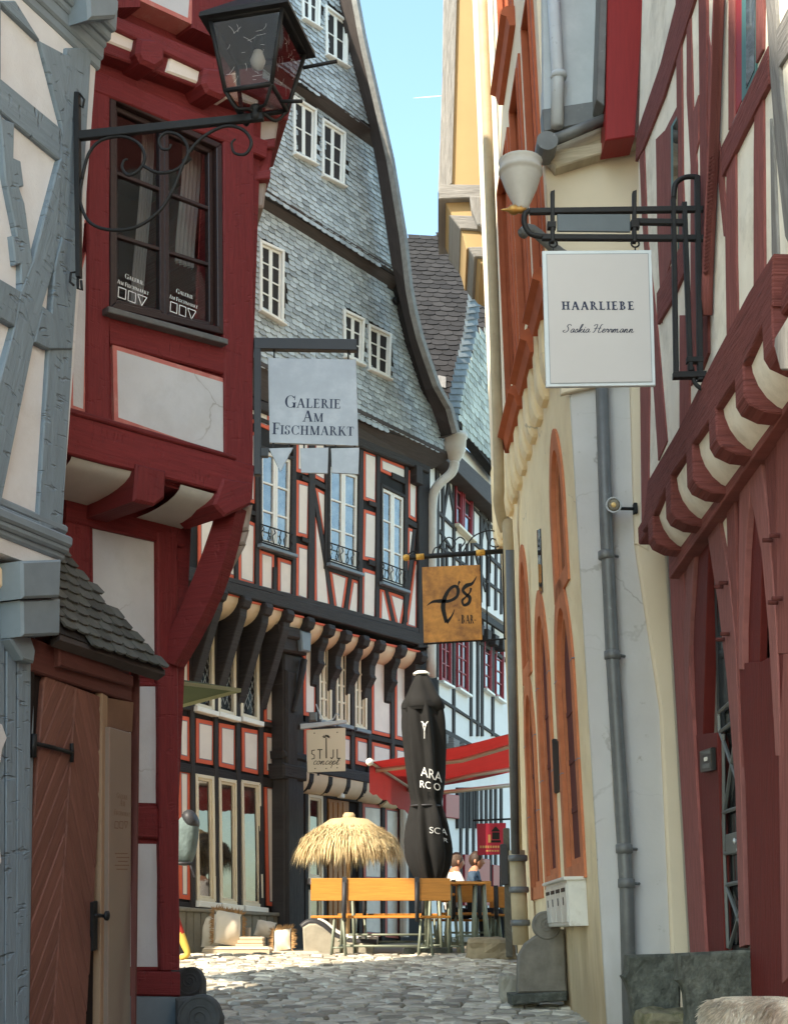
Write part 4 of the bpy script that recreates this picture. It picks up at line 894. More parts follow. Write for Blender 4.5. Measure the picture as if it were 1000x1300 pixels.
# first floor posts, rails, windows, infills (left bay, then right bay)
for x in (245.5, 275.3, 303.2, 332.2, 358.5): post(CL, x - 1, 770, x + 1, 1172, 5.4, -.02, .05 + R.random() * .004, BLACK, slh, c=.008)
for y in (899, 976, 1153):
    k = .12 + (1153 - y) * .00034
    beam(CL, 215, y - (240 - 215) * k - 0, 362, y + (362 - 240) * k, {899: 6, 976: 12, 1153: 13}[y], -.02, .045, BLACK, slh, name='timber_rail', c=.008, jit=.006)
LEAD = mat('lead_came', (.2, .21, .2), .5, bump=0)
def leaded(q, nm='window'):
    l = CL.px(q, .055); m = MB(); i_ = inset(l, .055); ms = MB(); mi = ring(ms, CL, l, .06, -.02, .055); wd = ms.obj(nm, CPAINT, slh)
    m.poly(CL, mi, -.01, .0, 0); m.obj('pane', GLASS, wd)
    m = MB()
    W_ = abs(mi[1][0] - mi[0][0]); H_ = abs(mi[0][1] - mi[3][1]); n = max(6, int(H_ / .16))
    for k in range(-3, n + 1):
        for sg in (0, 1):
            a, b = (0, k / n), (1, (k + 3) / n)
            P = [(t, a[1] + (b[1] - a[1]) * t) for t in (0, .25, .5, .75, 1)]
            P = [(1 - t if sg else t, v) for t, v in P if 0 <= v <= 1]
            if len(P) > 1: ribbon(m, CL, [bil(mi, *P[0]), bil(mi, *P[-1])], .014, .004)
    m.obj('leading', LEAD, wd)
    z = MB(); a, b = l[3], l[2]; z.poly(CL, [(a[0] - .03, a[1]), (b[0] + .03, b[1]), (b[0] + .03, b[1] - .07), (a[0] - .03, a[1] - .07)], 0, .12, .008); z.obj('sill', WPAINT, wd)
for q in ([(249, 785), (272.5, 791), (273, 904), (248.5, 897)], [(277.5, 797), (300.5, 803), (300.5, 911), (277, 904)], [(306, 803), (329.5, 809), (330, 917), (306, 910)]): leaded(q)
for q in ([(225, 775), (241.5, 779), (241.5, 897), (225, 893)], [(335.5, 795), (356, 800), (356, 923), (335.5, 918)], [(226, 908), (241.5, 911), (241.5, 967), (226, 963)], [(249, 912), (273, 917), (272.5, 972), (249, 968)],
          [(278, 918), (300.3, 922), (300.3, 978), (278, 973)], [(307, 924), (330, 928), (329.5, 984), (307.5, 979)], [(335.3, 930), (357, 934), (357.5, 987), (335.5, 983)], [(226, 975), (241.5, 978), (241.5, 1143), (228, 1141)],
          [(335.5, 995), (358, 999), (359.5, 1153), (339, 1150)]): IN(CL, q, (.055, .012))
SHOP = glass_mat('shop_window_glass', (.03, .026, .024), .13)
for q in ([(248.5, 982), (272.5, 986), (275, 1147), (250.5, 1144)], [(278, 987), (302, 991), (303.5, 1150), (280, 1147)], [(306.5, 990), (331.5, 994), (335, 1153), (309, 1150)]):
    window(CL, q, slh, .05, .03, CPAINT, CPAINT, SHOP, 1, 1, .05, .03, .02, (.03, .08, .07), split=True, msill=WPAINT)
# right bay: first floor jetties a little over the ground floor
CM = shifted(CL, .16); CB = shifted(CL, .0)
z1 = CM.loc(445, 985)[1]; sM = CM.loc(388, 900)[0]
m = MB(); m.poly(CM, [(sM, z1), (sR, z1), (sR, zj - .3), (sM, zj - .3)], -.16, 0, 0); m.obj('wall', BLACKB, slh)
for x in (424, 448.5, 470, 499, 524): post(CM, x, 810, x, 985, 4.5, -.02, .05 + R.random() * .004, BLACK, slh, c=.008)
post(CM, 404, 815, 404, 985, 4, -.02, .05, BLACK, slh, c=.008)
for q in ([(385.5, 812), (401.5, 816), (401.5, 911), (385.5, 908)], [(472, 830), (496.3, 836), (497.3, 937), (472.3, 931)], [(501.5, 837), (522, 842), (522, 943), (501.5, 938)], [(386, 924), (402, 928), (402, 975), (386, 972)],
          [(406, 928), (422, 932), (422, 968), (406, 964)], [(426, 931), (446.5, 936), (446.5, 971), (426, 967)], [(451.5, 936), (468.5, 940), (468.5, 974), (451.5, 970)], [(472.3, 942), (497, 948), (497, 990), (472.3, 984)], [(501.5, 948), (521, 952), (521, 992), (501.5, 988)]):
    IN(CM, q, (.05, .012))
for q in ([(405.5, 815), (421.7, 819), (421.7, 918), (405.5, 914)], [(427.5, 820), (444.5, 824), (444.5, 922), (427.5, 918)], [(451, 826), (466.5, 830), (466.5, 928), (451, 924)]):
    window(CM, q, slh, .052, .04, CPAINT, CPAINT, GLASS, 2, 4, .05, .035, .03, (.03, .06, .06), msill=BLUED)
beam(CM, 384, 919, 530, 948, 6, -.02, .046, BLACK, slh, name='timber_rail', c=.008); beam(CM, 362, 968, 545, 1002, 13, -.03, .07, BLACK, slh, name='sill_beam', c=.012)
for x0, x1, y in ((371, 395, 977), (396, 419, 981), (419, 442, 984), (441, 463, 988), (464, 492, 993), (494, 514, 1000)):
    s0, zz0 = CM.loc(x0, y + 3, .05); s1, zz1 = CM.loc(x1 - 2, y + 4, .05); m = MB(); vs = []; n = 7
    for k in range(n + 1):
        a = k / n * math.pi / 2; o_ = .20 * math.cos(a); h = -.02 - .26 * math.sin(a)
        for s_ in (s0, s1): vs.append(CL.w(s_, (zz0 + zz1) / 2 + h, o_ + .01))
    base_ = [CL.w(s_, (zz0 + zz1) / 2 + .05, o_) for o_ in (.01, .21) for s_ in (s0, s1)]
    m.add([base_[2], base_[3]] + vs, [[2 * k, 2 * k + 1, 2 * k + 3, 2 * k + 2] for k in range(n + 1)], None, 0, True)
    e_ = [v for v in vs[1::2]]; m.add([base_[1], base_[3]] + e_, [list(range(2 + len(e_)))], None, 1)
    e_ = [v for v in vs[0::2]]; m.add([base_[0], base_[2]] + e_, [list(range(2 + len(e_)))], None, 1)
    m.obj('soffit_infill', [SOFF, SOFF], slh)
    m = MB(); SF = Frame(CL.w(s1 + .05, 0, 0), CL.n); z_ = (zz0 + zz1) / 2; m.poly(SF, [(0, z_), (.22, z_), (.21, z_ - .12), (.15, z_ - .22), (.05, z_ - .27), (0, z_ - .27)], -.045, .045, .01); m.obj('joist_end', BLACK, slh)
for q in ([(368, 1004), (387, 1007), (386, 1054), (368, 1051)], [(368, 1061), (388, 1064), (387.5, 1119), (368.5, 1116)], [(369, 1128), (387.5, 1130), (386.5, 1183), (370, 1180)]): IN(CB, q, (.05, .012))
for x in (389.5, 413, 458, 487, 510): post(CB, x, 1000, x, 1196, 4.6, -.02, .05, BLACK, slh, c=.008)
window(CB, [(391, 1008), (410.5, 1011), (411, 1119), (391.5, 1116)], slh, .05, .03, CPAINT, CPAINT, SHOP, 1, 1, .05, .03, .02, (.03, .08, .06), msill=WPAINT)
window(CB, [(392, 1130), (411, 1132), (411, 1176), (392, 1174)], slh, .05, .03, CPAINT, CPAINT, SHOP, 1, 1, .05, .03, .02)
OAK = mat('orange_oak_door', (.30, .13, .035), .45, var=.2, vs=3, bump=.3, bs=6, grain=True)
dr_ = slab('door', CB, [(417, 1014), (443, 1018), (443, 1200), (417, 1198)], .0, .035, OAK, slh, .006)
for x in (420, 426, 432, 438): timber('plank', CB, [(x - 2.5, 1019), (x - 2.5, 1196), (x + 2.5, 1196), (x + 2.5, 1020)], .03, .05, OAK, dr_, c=.006, jit=.001)
slab('door_opening', CB, [(443, 1018), (456, 1020), (456, 1202), (443, 1200)], -.0, .012, mat('dark_gap', (0, 0, 0)), slh, 0)
slab('lintel', CB, [(413, 1006), (459, 1013), (459, 1020), (413, 1013)], 0, .06, BLACK, slh, .008)
CURW = mat('white_curtain', (.7, .68, .62), .9, var=.12, vs=8, bump=.3)
for q in ([(460.5, 1020), (485, 1023), (486, 1119), (462, 1118)], [(488.5, 1024), (507, 1027), (507, 1120), (489, 1119)]): ringpanel('infill_panel', CB, q, .02, [.05, .012], [mat('dusty_pink_border', (.5, .17, .14), .85), LINE, CURW], slh)
for q in ([(462, 1128), (486, 1130), (486, 1190), (462, 1188)], [(489, 1130), (507, 1132), (507, 1192), (489, 1190)]): ringpanel('infill_panel', CB, q, .02, [.05, .012], [mat('dusty_pink_border', (0, 0, 0)), LINE, CURW], slh)
timber('drain_pipe', CB, [(514, 1012), (514, 1190), (520, 1190), (520, 1012)], .1, .2, WPIPE, slh, c=.03)
for b_, x in enumerate((434,)): slab('door_lamp', CB, [(433.5, 1004), (438, 1005), (438, 1014), (433.5, 1013)], .06, .14, WPAINT, slh, .01)
BOARDW = mat('weathered_stone_base', (.27, .25, .2), .9, var=.25, vs=3, bump=.6, bs=9, grain=False, stain=((.16, .15, .12), 4, .45, .7, .6))
slab('plinth', CL, [(180, 1146), (361, 1165), (361, 1225), (180, 1222)], 0, .10, BOARDW, slh, .01)
for k in range(14):
    x = 232 + k * 9.3; post(CL, x, 1158 + k * .45, x, 1212, 8.6, .09, .118 + R.random() * .006, BOARDW, slh, name='base_board', c=.006, jit=.003)
beam(CL, 228, 1154.5, 362, 1162, 5, .09, .16, BOARDW, slh, name='base_coping', c=.01)
# gable: three slate tiers stepping forward, dark boards between, verge boards
gout = [(455, 0), (467, 51), (484, 129), (501, 204), (518, 306), (526, 378), (538, 425), (549, 457), (560, 491), (578, 522), (581, 548), (563, 557)]
gin = [(430, -10), (441, 61), (468, 163), (475, 197), (497, 343), (506, 374), (521, 437), (561, 556)]
def gfill(fr, px, nm, f_): slab(nm, fr, px, f_ - .3, f_, SLATED, slh, 0)
t1 = [(250, 430), (322, 455), (455, 532), (570, 578), (556, 540), (521, 437), (504, 372), (337, 269), (250, 220)]
t1 = [(250, 425), (455, 533), (571, 578), (567, 545), (533, 437), (517, 374), (504, 372), (337, 269), (250, 215)]
t2 = [(250, 190), (337, 249), (516, 358), (511, 343), (489, 199), (475, 190), (381, 119), (300, 60), (250, 20)]
t3 = [(300, 40), (381, 106), (486, 172), (482, 163), (456, 61), (441, -12), (300, -60)]
WN = [(CG, [(331, 303), (362, 317), (361, 411), (331, 393)], 2, 4, t1), (CG, [(437, 391), (464, 404), (462, 463), (438, 452)], 2, 3, t1), (CG, [(469, 410), (498, 423), (496, 481), (469, 468)], 2, 3, t1),
      (CG2, [(373, 119), (403, 138), (402, 208), (374, 194)], 2, 2, t2), (CG2, [(410, 148), (440, 167), (438, 236), (410, 222)], 2, 3, t2), (CG3, [(414, 4), (443, 26), (442, 84), (415, 68)], 2, 2, t3), (CG3, [(384, -30), (408, -12), (407, 35), (385, 22)], 2, 2, t3)]
WINSL = mat('grey_white_window', (.72, .72, .68), .5, var=.06)
tiers = ((CG, t1, 300), (CG2, t2, 0), (CG3, t3, 0))
vis_key = lambda fr: (lambda t: 0 if 330 < proj(fr.w(t[0], t[1], 0))[0] else 1)
for fr, px, lim in tiers:
    pl_ = fr.px(px, 0); m = MB(); m.poly(fr, pl_, -.3, -.004, 0); m.obj('gable_wall', SLATED, slh)
    hol = [fr.px(q, 0) for f2, q, c_, r_, t_ in WN if t_ is px]
    slates(fr, pl_, .155, .088, 'slate', SLATE, SLATEI, slh, lim, .018, .006, slant=0, order=vis_key(fr) if lim else None, holes=hol)
for fr, q, c_, r_, t_ in WN:
    wd = window(fr, q, slh, .05, .05, WINSL, WINSL, GLASSB, c_, r_, .05, .04, .025, (.02, .03, .05), msill=WINSL)
# skirts between the tiers and at the eave
for fr, lo, (a, b, c, d) in ((CG2, CG, ((250, 186), (505, 345), (505, 372), (250, 214))), (CG3, CG2, ((300, 42), (480, 170), (480, 193), (300, 64)))):
    q = fr.px([a, b], .03); ql = lo.px([d, c], 0); m = MB()
    v = [fr.w(*q[0], .03), fr.w(*q[1], .03), lo.w(*ql[1], .0), lo.w(*ql[0], .0)]
    up_ = V((0, 0, .05)); m.add(v + [x + up_ - fr.n * .02 for x in v[:2]], [[0, 1, 2, 3], [0, 1, 5, 4]], [(0, 0), (5, 0), (5, .3), (0, .3), (0, 0), (5, 0)]); m.obj('skirt_board', SOFFIT, slh)
q = CG.px([(250, 424), (573, 580)], .03); ql = CU.px([(300, 494), (548, 596)], .1); m = MB(); v = [CG.w(*q[0], .03), CG.w(*q[1], .03), CU.w(*ql[1], .1), CU.w(*ql[0], .1)]
m.add(v + [x + V((0, 0, .06)) for x in v[:2]], [[0, 1, 2, 3], [0, 1, 5, 4]], [(0, 0), (6, 0), (6, .4), (0, .4), (0, 0), (6, 0)]); m.obj('eave_board', SOFFIT, slh)
# verge: dark board strip standing forward of the slates with a pale lead edge
def strip(fr, A, B, f0, f1, nm, m_):
    m = MB(); a, b = fr.px(A, f1), fr.px(B, f1); n = len(a)
    vs = [fr.w(*p, f1) for p in a] + [fr.w(*p, f1) for p in b] + [fr.w(*p, f0) for p in a] + [fr.w(*p, f0) for p in b]
    uv = [(i * .6, 0) for i in range(n)] + [(i * .6, .3) for i in range(n)]; fs = []
    for i in range(n - 1): fs += [[i, i + 1, n + i + 1, n + i], [i, i + 1, 2 * n + i + 1, 2 * n + i], [n + i, n + i + 1, 3 * n + i + 1, 3 * n + i]]
    fs += [[n - 1, 2 * n - 1, 4 * n - 1, 3 * n - 1]]
    m.add(vs, fs, uv * 2); return m.obj(nm, m_, slh)
rs = lambda P, n: [V((p[0], p[1], 0)) for p in P] and [tuple(x)[:2] for x in _res(P, n)]
def _res(P, n):
    L = [0]
    for i in range(1, len(P)): L.append(L[-1] + math.dist(P[i], P[i - 1]))
    o = []
    for k in range(n + 1):
        t = L[-1] * k / n; i = max(j for j in range(len(L)) if L[j] <= t + 1e-9); i = min(i, len(P) - 2)
        o.append(lerp2(P[i], P[i + 1], (t - L[i]) / (L[i + 1] - L[i])))
    return o
vo = _res([(449, -20), (462, 51), (480, 129), (497, 204), (514, 306), (522, 378), (534, 427), (545, 460), (557, 494), (577, 527), (580, 549)], 18)
vi = _res([(424, -20), (440, 61), (468, 163), (476, 197), (498, 343), (506, 374), (521, 437), (540, 497), (562, 557)], 18)
m = MB(); a_, b_ = CG3.px(vi, -.02), CG3.px(vo, .38); n_ = len(a_); m.add([CG3.w(*p, -.02) for p in a_] + [CG3.w(*p, .38) for p in b_] + [CG3.w(*p, -.02) for p in b_], [[i, i + 1, n_ + i + 1, n_ + i] for i in range(n_ - 1)] + [[n_ - 1, 2 * n_ - 1, 3 * n_ - 1]], [(i * .6, 0) for i in range(n_)] + [(i * .6, .3) for i in range(n_)] * 2); m.obj('verge_board', mat('slate_grey_board', (.045, .036, .034), .8, var=.25, bump=.2, grain=True), slh)
strip(CG3, vo, [(x + 4, y - 1) for x, y in vo], .30, .40, 'verge_edge', mat('weathered_lead_edge', (.20, .20, .195), .6, var=.3, vs=10, bump=.3))
# roof behind the gable
m = MB(); a = CG3.px(vo, 0); n = len(a); vs = [CG3.w(*p, .05) for p in a] + [CG3.w(*p, -9) for p in a]; m.add(vs, [[i, i + 1, n + i + 1, n + i] for i in range(n - 1)]); m.obj('roof', SLATED, slh)
m = MB(); m.lathe(CG.at(501, 382, .04), [(0, .05), (.06, .05), (.07, 0)], 12, CG.n); m.obj('vent', IRON, slh)
# rain hopper and downpipe at the corner
m = MB(); h0 = CG.at(577, 566, .1)
m.lathe(h0 - V((0, 0, .38)), [(.07, 0), (.08, .08), (.15, .2), (.2, .3), (.21, .5), (.23, .52), (.23, .6), (.2, .6)], 18); m.obj('rain_hopper', WPIPE, slh)
m = MB(); m.tube(smooth([h0 - V((0, 0, .3)), CG.at(573, 600, .05), CG.at(556, 616, -.1), CG.at(549, 635, -.2), CG.at(548, 690, -.22), CG.at(547, 860, -.22)], 5), .085, 10); m.obj('drain_pipe', WPIPE, slh)
# ================================================================== black and white house beyond
DF = facade(.66, 24.3, 21.5)
dh = thing('black_white_house', 'white half-timbered house with black timbers and dark red windows behind the closed parasol', 'house', (1.4, 26, gz(1.4, 26)))
DL = shifted(DF, -.25)
zf = DF.loc(610, 770)[1]; zE = DF.loc(600, 595)[1]; s1 = DF.loc(548, 700)[0]; s2 = DF.loc(655, 700)[0] + 3
m = MB(); m.poly(DF, [(s1 - .5, zf), (s2, zf), (s2, zE + .3), (s1 - .5, zE + .3)], -.3, 0, 0); m.obj('wall', WHITE, dh)
m = MB(); m.poly(DL, [(s1 - 1, .8), (s2, .8), (s2, zf), (s1 - 1, zf)], -.3, 0, 0); m.obj('wall', WHITE, dh)
DT = lambda *a, nm='timber_post', fr=DF: post(fr, *a, -.02, .03 + R.random() * .006, BLACK, dh, name=nm, c=.006)
DB_ = lambda *a, nm='timber_rail', fr=DF: beam(fr, *a, -.02, .036 + R.random() * .006, BLACK, dh, name=nm, c=.006)
for a in ((556, 560, 556, 740, 4), (563, 580, 563, 745, 3), (577, 590, 577, 750, 3), (601, 600, 600, 760, 3), (612, 620, 611, 765, 3), (622, 630, 621, 770, 2.6), (631, 640, 630, 775, 2.6), (638, 645, 637, 780, 2.4), (568, 690, 568, 745, 2.2), (585, 690, 585, 752, 2.2), (594, 690, 593, 756, 2.2)): DT(*a)
for a in ((573, 596, 563, 660, 2.6), (566, 592, 577, 650, 2.6), (608, 622, 622, 690, 2.6), (622, 632, 611, 690, 2.4), (630, 650, 640, 700, 2.2), (558, 672, 576, 700, 3), (604, 700, 618, 752, 2.4)): DT(*a, nm='timber_brace')
for a in ((555, 574, 645, 660, 6), (555, 648, 580, 672, 5), (598, 684, 645, 728, 5), (555, 690, 645, 758, 4), (553, 742, 645, 802, 9), (598, 640, 645, 690, 3.5)): DB_(*a)
DRED = mat('dark_red_window_paint', (.25, .02, .028), .5, var=.12, bump=.1)
for q in ([(579, 594), (588.5, 604), (588, 674), (579, 665)], [(589.5, 606), (601, 618), (600, 685), (589, 675)]):
    window(DF, q, dh, .06, .03, DRED, DRED, GLASS, 1, 3, .06, .04, .03, (.03, .06, .08), msill=CPAINT)
for k in range(10):
    x = 553 + k * 9.5; y = 752 + k * 6.6; slab('soffit_bracket', DL, [(x, y), (x + 5, y + 3), (x + 4, y + 16), (x, y + 13)], 0, .22, BLACK, dh, .01)
DB_(545, 770, 650, 843, 5, fr=DL)
for x in (531, 556, 577, 599, 607.5, 613, 626.5): DT(x, 770, x, 935, 2.6, fr=DL)
for q in ([(533, 770), (541, 775), (541, 852), (533, 848)], [(543, 774), (552, 780), (552, 860), (543, 855)], [(560.5, 780), (573.5, 788), (573.5, 871), (560.5, 864)], [(581.5, 792), (595.5, 800), (595.5, 882), (581.5, 873)], [(615.5, 808), (624.5, 813), (624.5, 881), (615.5, 874)], [(630, 815), (640, 821), (640, 891), (630, 884)]):
    window(DL, q, dh, .05, .03, DRED, DRED, GLASS, 2 if q[1][0] - q[0][0] > 12 else 1, 4, .05, .035, .025, (.03, .05, .06), msill=WPAINT)
DB_(520, 862, 650, 946, 4, fr=DL); DB_(520, 905, 650, 975, 8, fr=DL)
for k in range(9):
    x = 520 + k * 14; y = 908 + k * 7.2; slab('soffit_bracket', DL, [(x, y), (x + 8, y + 4), (x + 7, y + 15), (x, y + 12)], .03, .2, GREYW, dh, .01)
for x in (560, 586, 594, 602, 612, 618, 624, 630, 637): DT(x, 1000, x, 1190, 2.4, fr=DL)
for x in (583, 590, 598, 606): post(DL, x, 1000, x, 1052, 3.4, -.02, .05, BLACK, dh, name='shutter_bar', c=.006)
for q in ([(566, 1008), (583, 1010), (583, 1040), (566, 1038)], [(590, 1085), (600, 1086), (600, 1150), (590, 1150)], [(608, 1090), (622, 1091), (622, 1150), (608, 1150)], [(626, 1098), (634, 1099), (634, 1150), (626, 1150)]): slab('red_shutter', DL, q, 0, .06, DRED, dh, .01)
# eave, slate-hung gable, curled verge slates, dark roof beside it
slab('eave_board', DF, [(560, 556), (645, 636), (645, 662), (562, 580)], 0, .35, SOFFIT, dh, .01)
gp = [(574, 528), (592, 552), (640, 612), (640, 430), (608, 420), (604, 424), (592, 475)]
DS = shifted(DF, .3); gl = DS.px(gp, 0); m = MB(); m.poly(DS, gl, -.2, -.004, 0); m.obj('gable_wall', SLATED, dh)
slates(DS, gl, .24, .16, 'slate', mat('pale_green_slate', (.36, .385, .34), .6, var=.2, vs=9, bump=.3, rnd=.3, isl=.2, spec=.2), MATS['pale_green_slate'], dh, 120, .014, .006)
vl = _res([(600, 340), (598, 372), (592, 420), (582, 460), (572, 512), (571, 530)], 24); vr = _res([(614, 336), (613, 372), (607, 420), (598, 460), (588, 500), (583, 534)], 24)
VS = mat('blue_verge_slate', (.15, .17, .18), .6, var=.2, vs=9, bump=.3, rnd=.3, spec=.2)
for i in range(24):
    q = DS.px([vl[i], vr[i], vr[i + 1], vl[i + 1]], .1); m = MB(); k = 4; vs = []
    for j in range(k + 1):
        t = j / k; a, b = lerp2(q[0], q[1], t), lerp2(q[3], q[2], t); bow = .12 * math.sin(math.pi * t)
        vs += [DS.w(*a, .02 + bow), DS.w(b[0], b[1] - .03, .06 + bow)]
    m.add(vs, [[2 * j, 2 * j + 2, 2 * j + 3, 2 * j + 1] for j in range(k)], None, 0, True); m.obj('verge_slate', VS, dh)
bl, brr, tl = DF.at(560, 540, -.6), DF.at(600, 540, -.6), None
o_ = V((.9, 26.0, DF.at(575, 530).z)); tilt_ = math.radians(52)
DR = Frame(o_, (1, .12, 0), V((-.12 * math.cos(tilt_), math.cos(tilt_), math.sin(tilt_))))
rpx = [(505, 304), (592, 293), (640, 286), (640, 420), (592, 545), (560, 545), (500, 420)]
rl_ = DR.px(rpx, 0); m = MB(); m.poly(DR, rl_, -.2, -.01, 0); m.obj('roof', SLATED, dh)
slates(DR, rl_, .30, .24, 'roof_slate', SLATED, SLATED, dh, 180, .02, .01, order=lambda t: 0 if 515 < proj(DR.w(t[0], t[1]))[0] < 612 else 1)
slab('roof_ladder', DR, [(556, 476), (566, 478), (566, 492), (556, 490)], .02, .06, GREYW, dh, .004)
# ================================================================== yellow house along the right side
YF = Frame((1.535, 10.5, 0), (math.sin(math.radians(-.5)), math.cos(math.radians(-.5)), 0), (-.0175, 0, 1))
WF = Frame((1.535, 10.5, 0), (1, 0, 0))
yh = thing('yellow_plaster_house', 'cream yellow house with red sandstone arches, arched corbel frieze and orange window frames', 'house', (2.2, 13, gz(1.6, 13)))
zs_f = YF.loc(700, 520)[1]                                            # frieze level
YU = shifted(YF, .08); YU.e2 = YF.e2; YU.n = YF.n
sF = YF.loc(644, 900)[0]
zfr0 = YF.loc(695, 512)[1]; zfr1 = zfr0 + .95
m = MB(); A, B = (1.9, 10.56), (6, 10.56)
m = MB(); A, B = YF.w(sF - .01, 0, -.01), YF.w(sF - .01, 0, -4); m.add([V((A.x, A.y, .3)), V((B.x, B.y, .3)), V((B.x - .25, B.y, 14.8)), V((A.x - .25, A.y, 14.8))], [[0, 1, 2, 3]]); m.obj('side_wall', YEL, yh)
body('side_wall', [(1.98, 10.6), (6, 10.6), (6, 18.2), (1.98, 18.2)], .3, 5.5, YEL, yh)
body('rear_wall', [(1.66, 10.6), (6, 10.6), (6, 18.2), (1.66, 18.2)], 7.5, 15.5, YEL, yh)
body('roof', [(1.2, 10.4), (6, 10.4), (6, 18.6), (1.2, 18.6)], 15.5, 15.8, SLATED, yh)
n = 13
for k in range(n):                                                     # arched corbels carrying the upper wall
    s_ = .35 + k * (sF - .6) / (n - 1); hw = .12
    SFm = Frame(YF.w(s_, 0, 0), YF.n, YF.e2)
    pf = [(-.05, zfr1 + .1), (.105, zfr1 + .1), (.105, zfr0 + .26), (.10, zfr0 + .14), (.08, zfr0 + .05), (.05, zfr0), (-.05, zfr0)]
    m = MB(); m.poly(SFm, pf, -hw, hw, .025); m.obj('corbel', YEL, yh)
    if k < n - 1:
        sp = (sF - .6) / (n - 1); r = (sp - 2 * hw) / 2; c = s_ + sp / 2; zc = zfr1 - .22
        arc = [(c + r * math.cos(a), zc + r * 1.2 * math.sin(a)) for a in [math.pi * i / 8 for i in range(9)]]
        p = [(c - r - .02, zfr1 + .1), (c - r - .02, zc)] + arc[::-1] + [(c + r + .02, zc), (c + r + .02, zfr1 + .1)]
        m = MB(); b0 = len(m.v); tp = zfr1 + .1; vs = []; 
        for x, z in [(c - r - .02, zc)] + arc[::-1] + [(c + r + .02, zc)]: vs += [YF.w(x, z, .075), YF.w(x, tp, .075), YF.w(x, z, 0)]
        N_ = len(vs) // 3; m.add(vs, [[3 * i, 3 * i + 1, 3 * i + 4, 3 * i + 3] for i in range(N_ - 1)] + [[3 * i, 3 * i + 3, 3 * i + 5, 3 * i + 2] for i in range(N_ - 1)])
        m.obj('frieze_arch', YEL, yh)
# upper windows: deep orange surrounds, sloping sills, dark casements
ORF = mat('orange_window_surround', (.40, .105, .045), .75, var=.15, vs=4, bump=.25, bs=20)
YH = []
def ywin(s0, s1, z0, z1, sillz=.24):
    q = [(s0, z1), (s1, z1), (s1, z0), (s0, z0)]; i_ = inset(q, .10); YH.append(i_); m = MB(); dp = .13
    m.add([YU.w(*p, .025) for p in q] + [YU.w(*p, .025) for p in i_] + [YU.w(*p, -dp) for p in i_] + [YU.w(*p, -.01) for p in q], [[i, (i + 1) % 4, 4 + (i + 1) % 4, 4 + i] for i in range(4)] + [[4 + i, 4 + (i + 1) % 4, 8 + (i + 1) % 4, 8 + i] for i in range(4)] + [[i, (i + 1) % 4, 12 + (i + 1) % 4, 12 + i] for i in range(4)], list(q) + list(i_) + [(x + .2, y) for x, y in i_] + list(q)); wd = m.obj('window', ORF, yh)
    m = MB(); ring(m, YU, i_, .03, -.02, .045); m.obj('moulding', ORF, wd); m = MB(); j = ring(m, YU, i_, .07, -dp, -dp + .07); m.poly(YU, cell(j, .47, 0, .53, 1), -dp, -dp + .065, .005); m.poly(YU, cell(j, 0, .32, 1, .35), -dp, -dp + .06, .005); m.obj('casement', ORF, wd)
    for a, b in ((.0, .47), (.53, 1)):
        m = MB(); cq = cell(j, a, 0, b, 1); m.add([YU.w(*p, -dp + .02) for p in cq], [[0, 1, 2, 3]], cq); m.obj('pane', GLASS, wd)
    m = MB(); fr2 = Frame(YU.w(s0 - .06, 0, 0), YU.n, YU.e2); fr2.n = YU.e1
    m.poly(fr2, [(-.02, z0), (.08, z0), (.14, z0 - .05), (.15, z0 - .10), (.09, z0 - .13), (.06, z0 - sillz), (-.02, z0 - sillz)], 0, s1 - s0 + .12, .01); m.obj('sill', ORF, wd)
for (nx, ny), (fx, fy), zt_ in (((686, 340), (661.5, 414), 3.05), ((661, 440), (646, 500), 3.05), ((646, 516), (629.5, 566), 3.05), ((637, 40), (621, 118), 2.4)):
    a, b = YU.loc(nx, ny, .15), YU.loc(fx, fy, .15); z_ = (a[1] + b[1]) / 2 + .2; pass
    ywin(max(.25, a[0] + .12), b[0] - .12, z_, z_ + zt_)
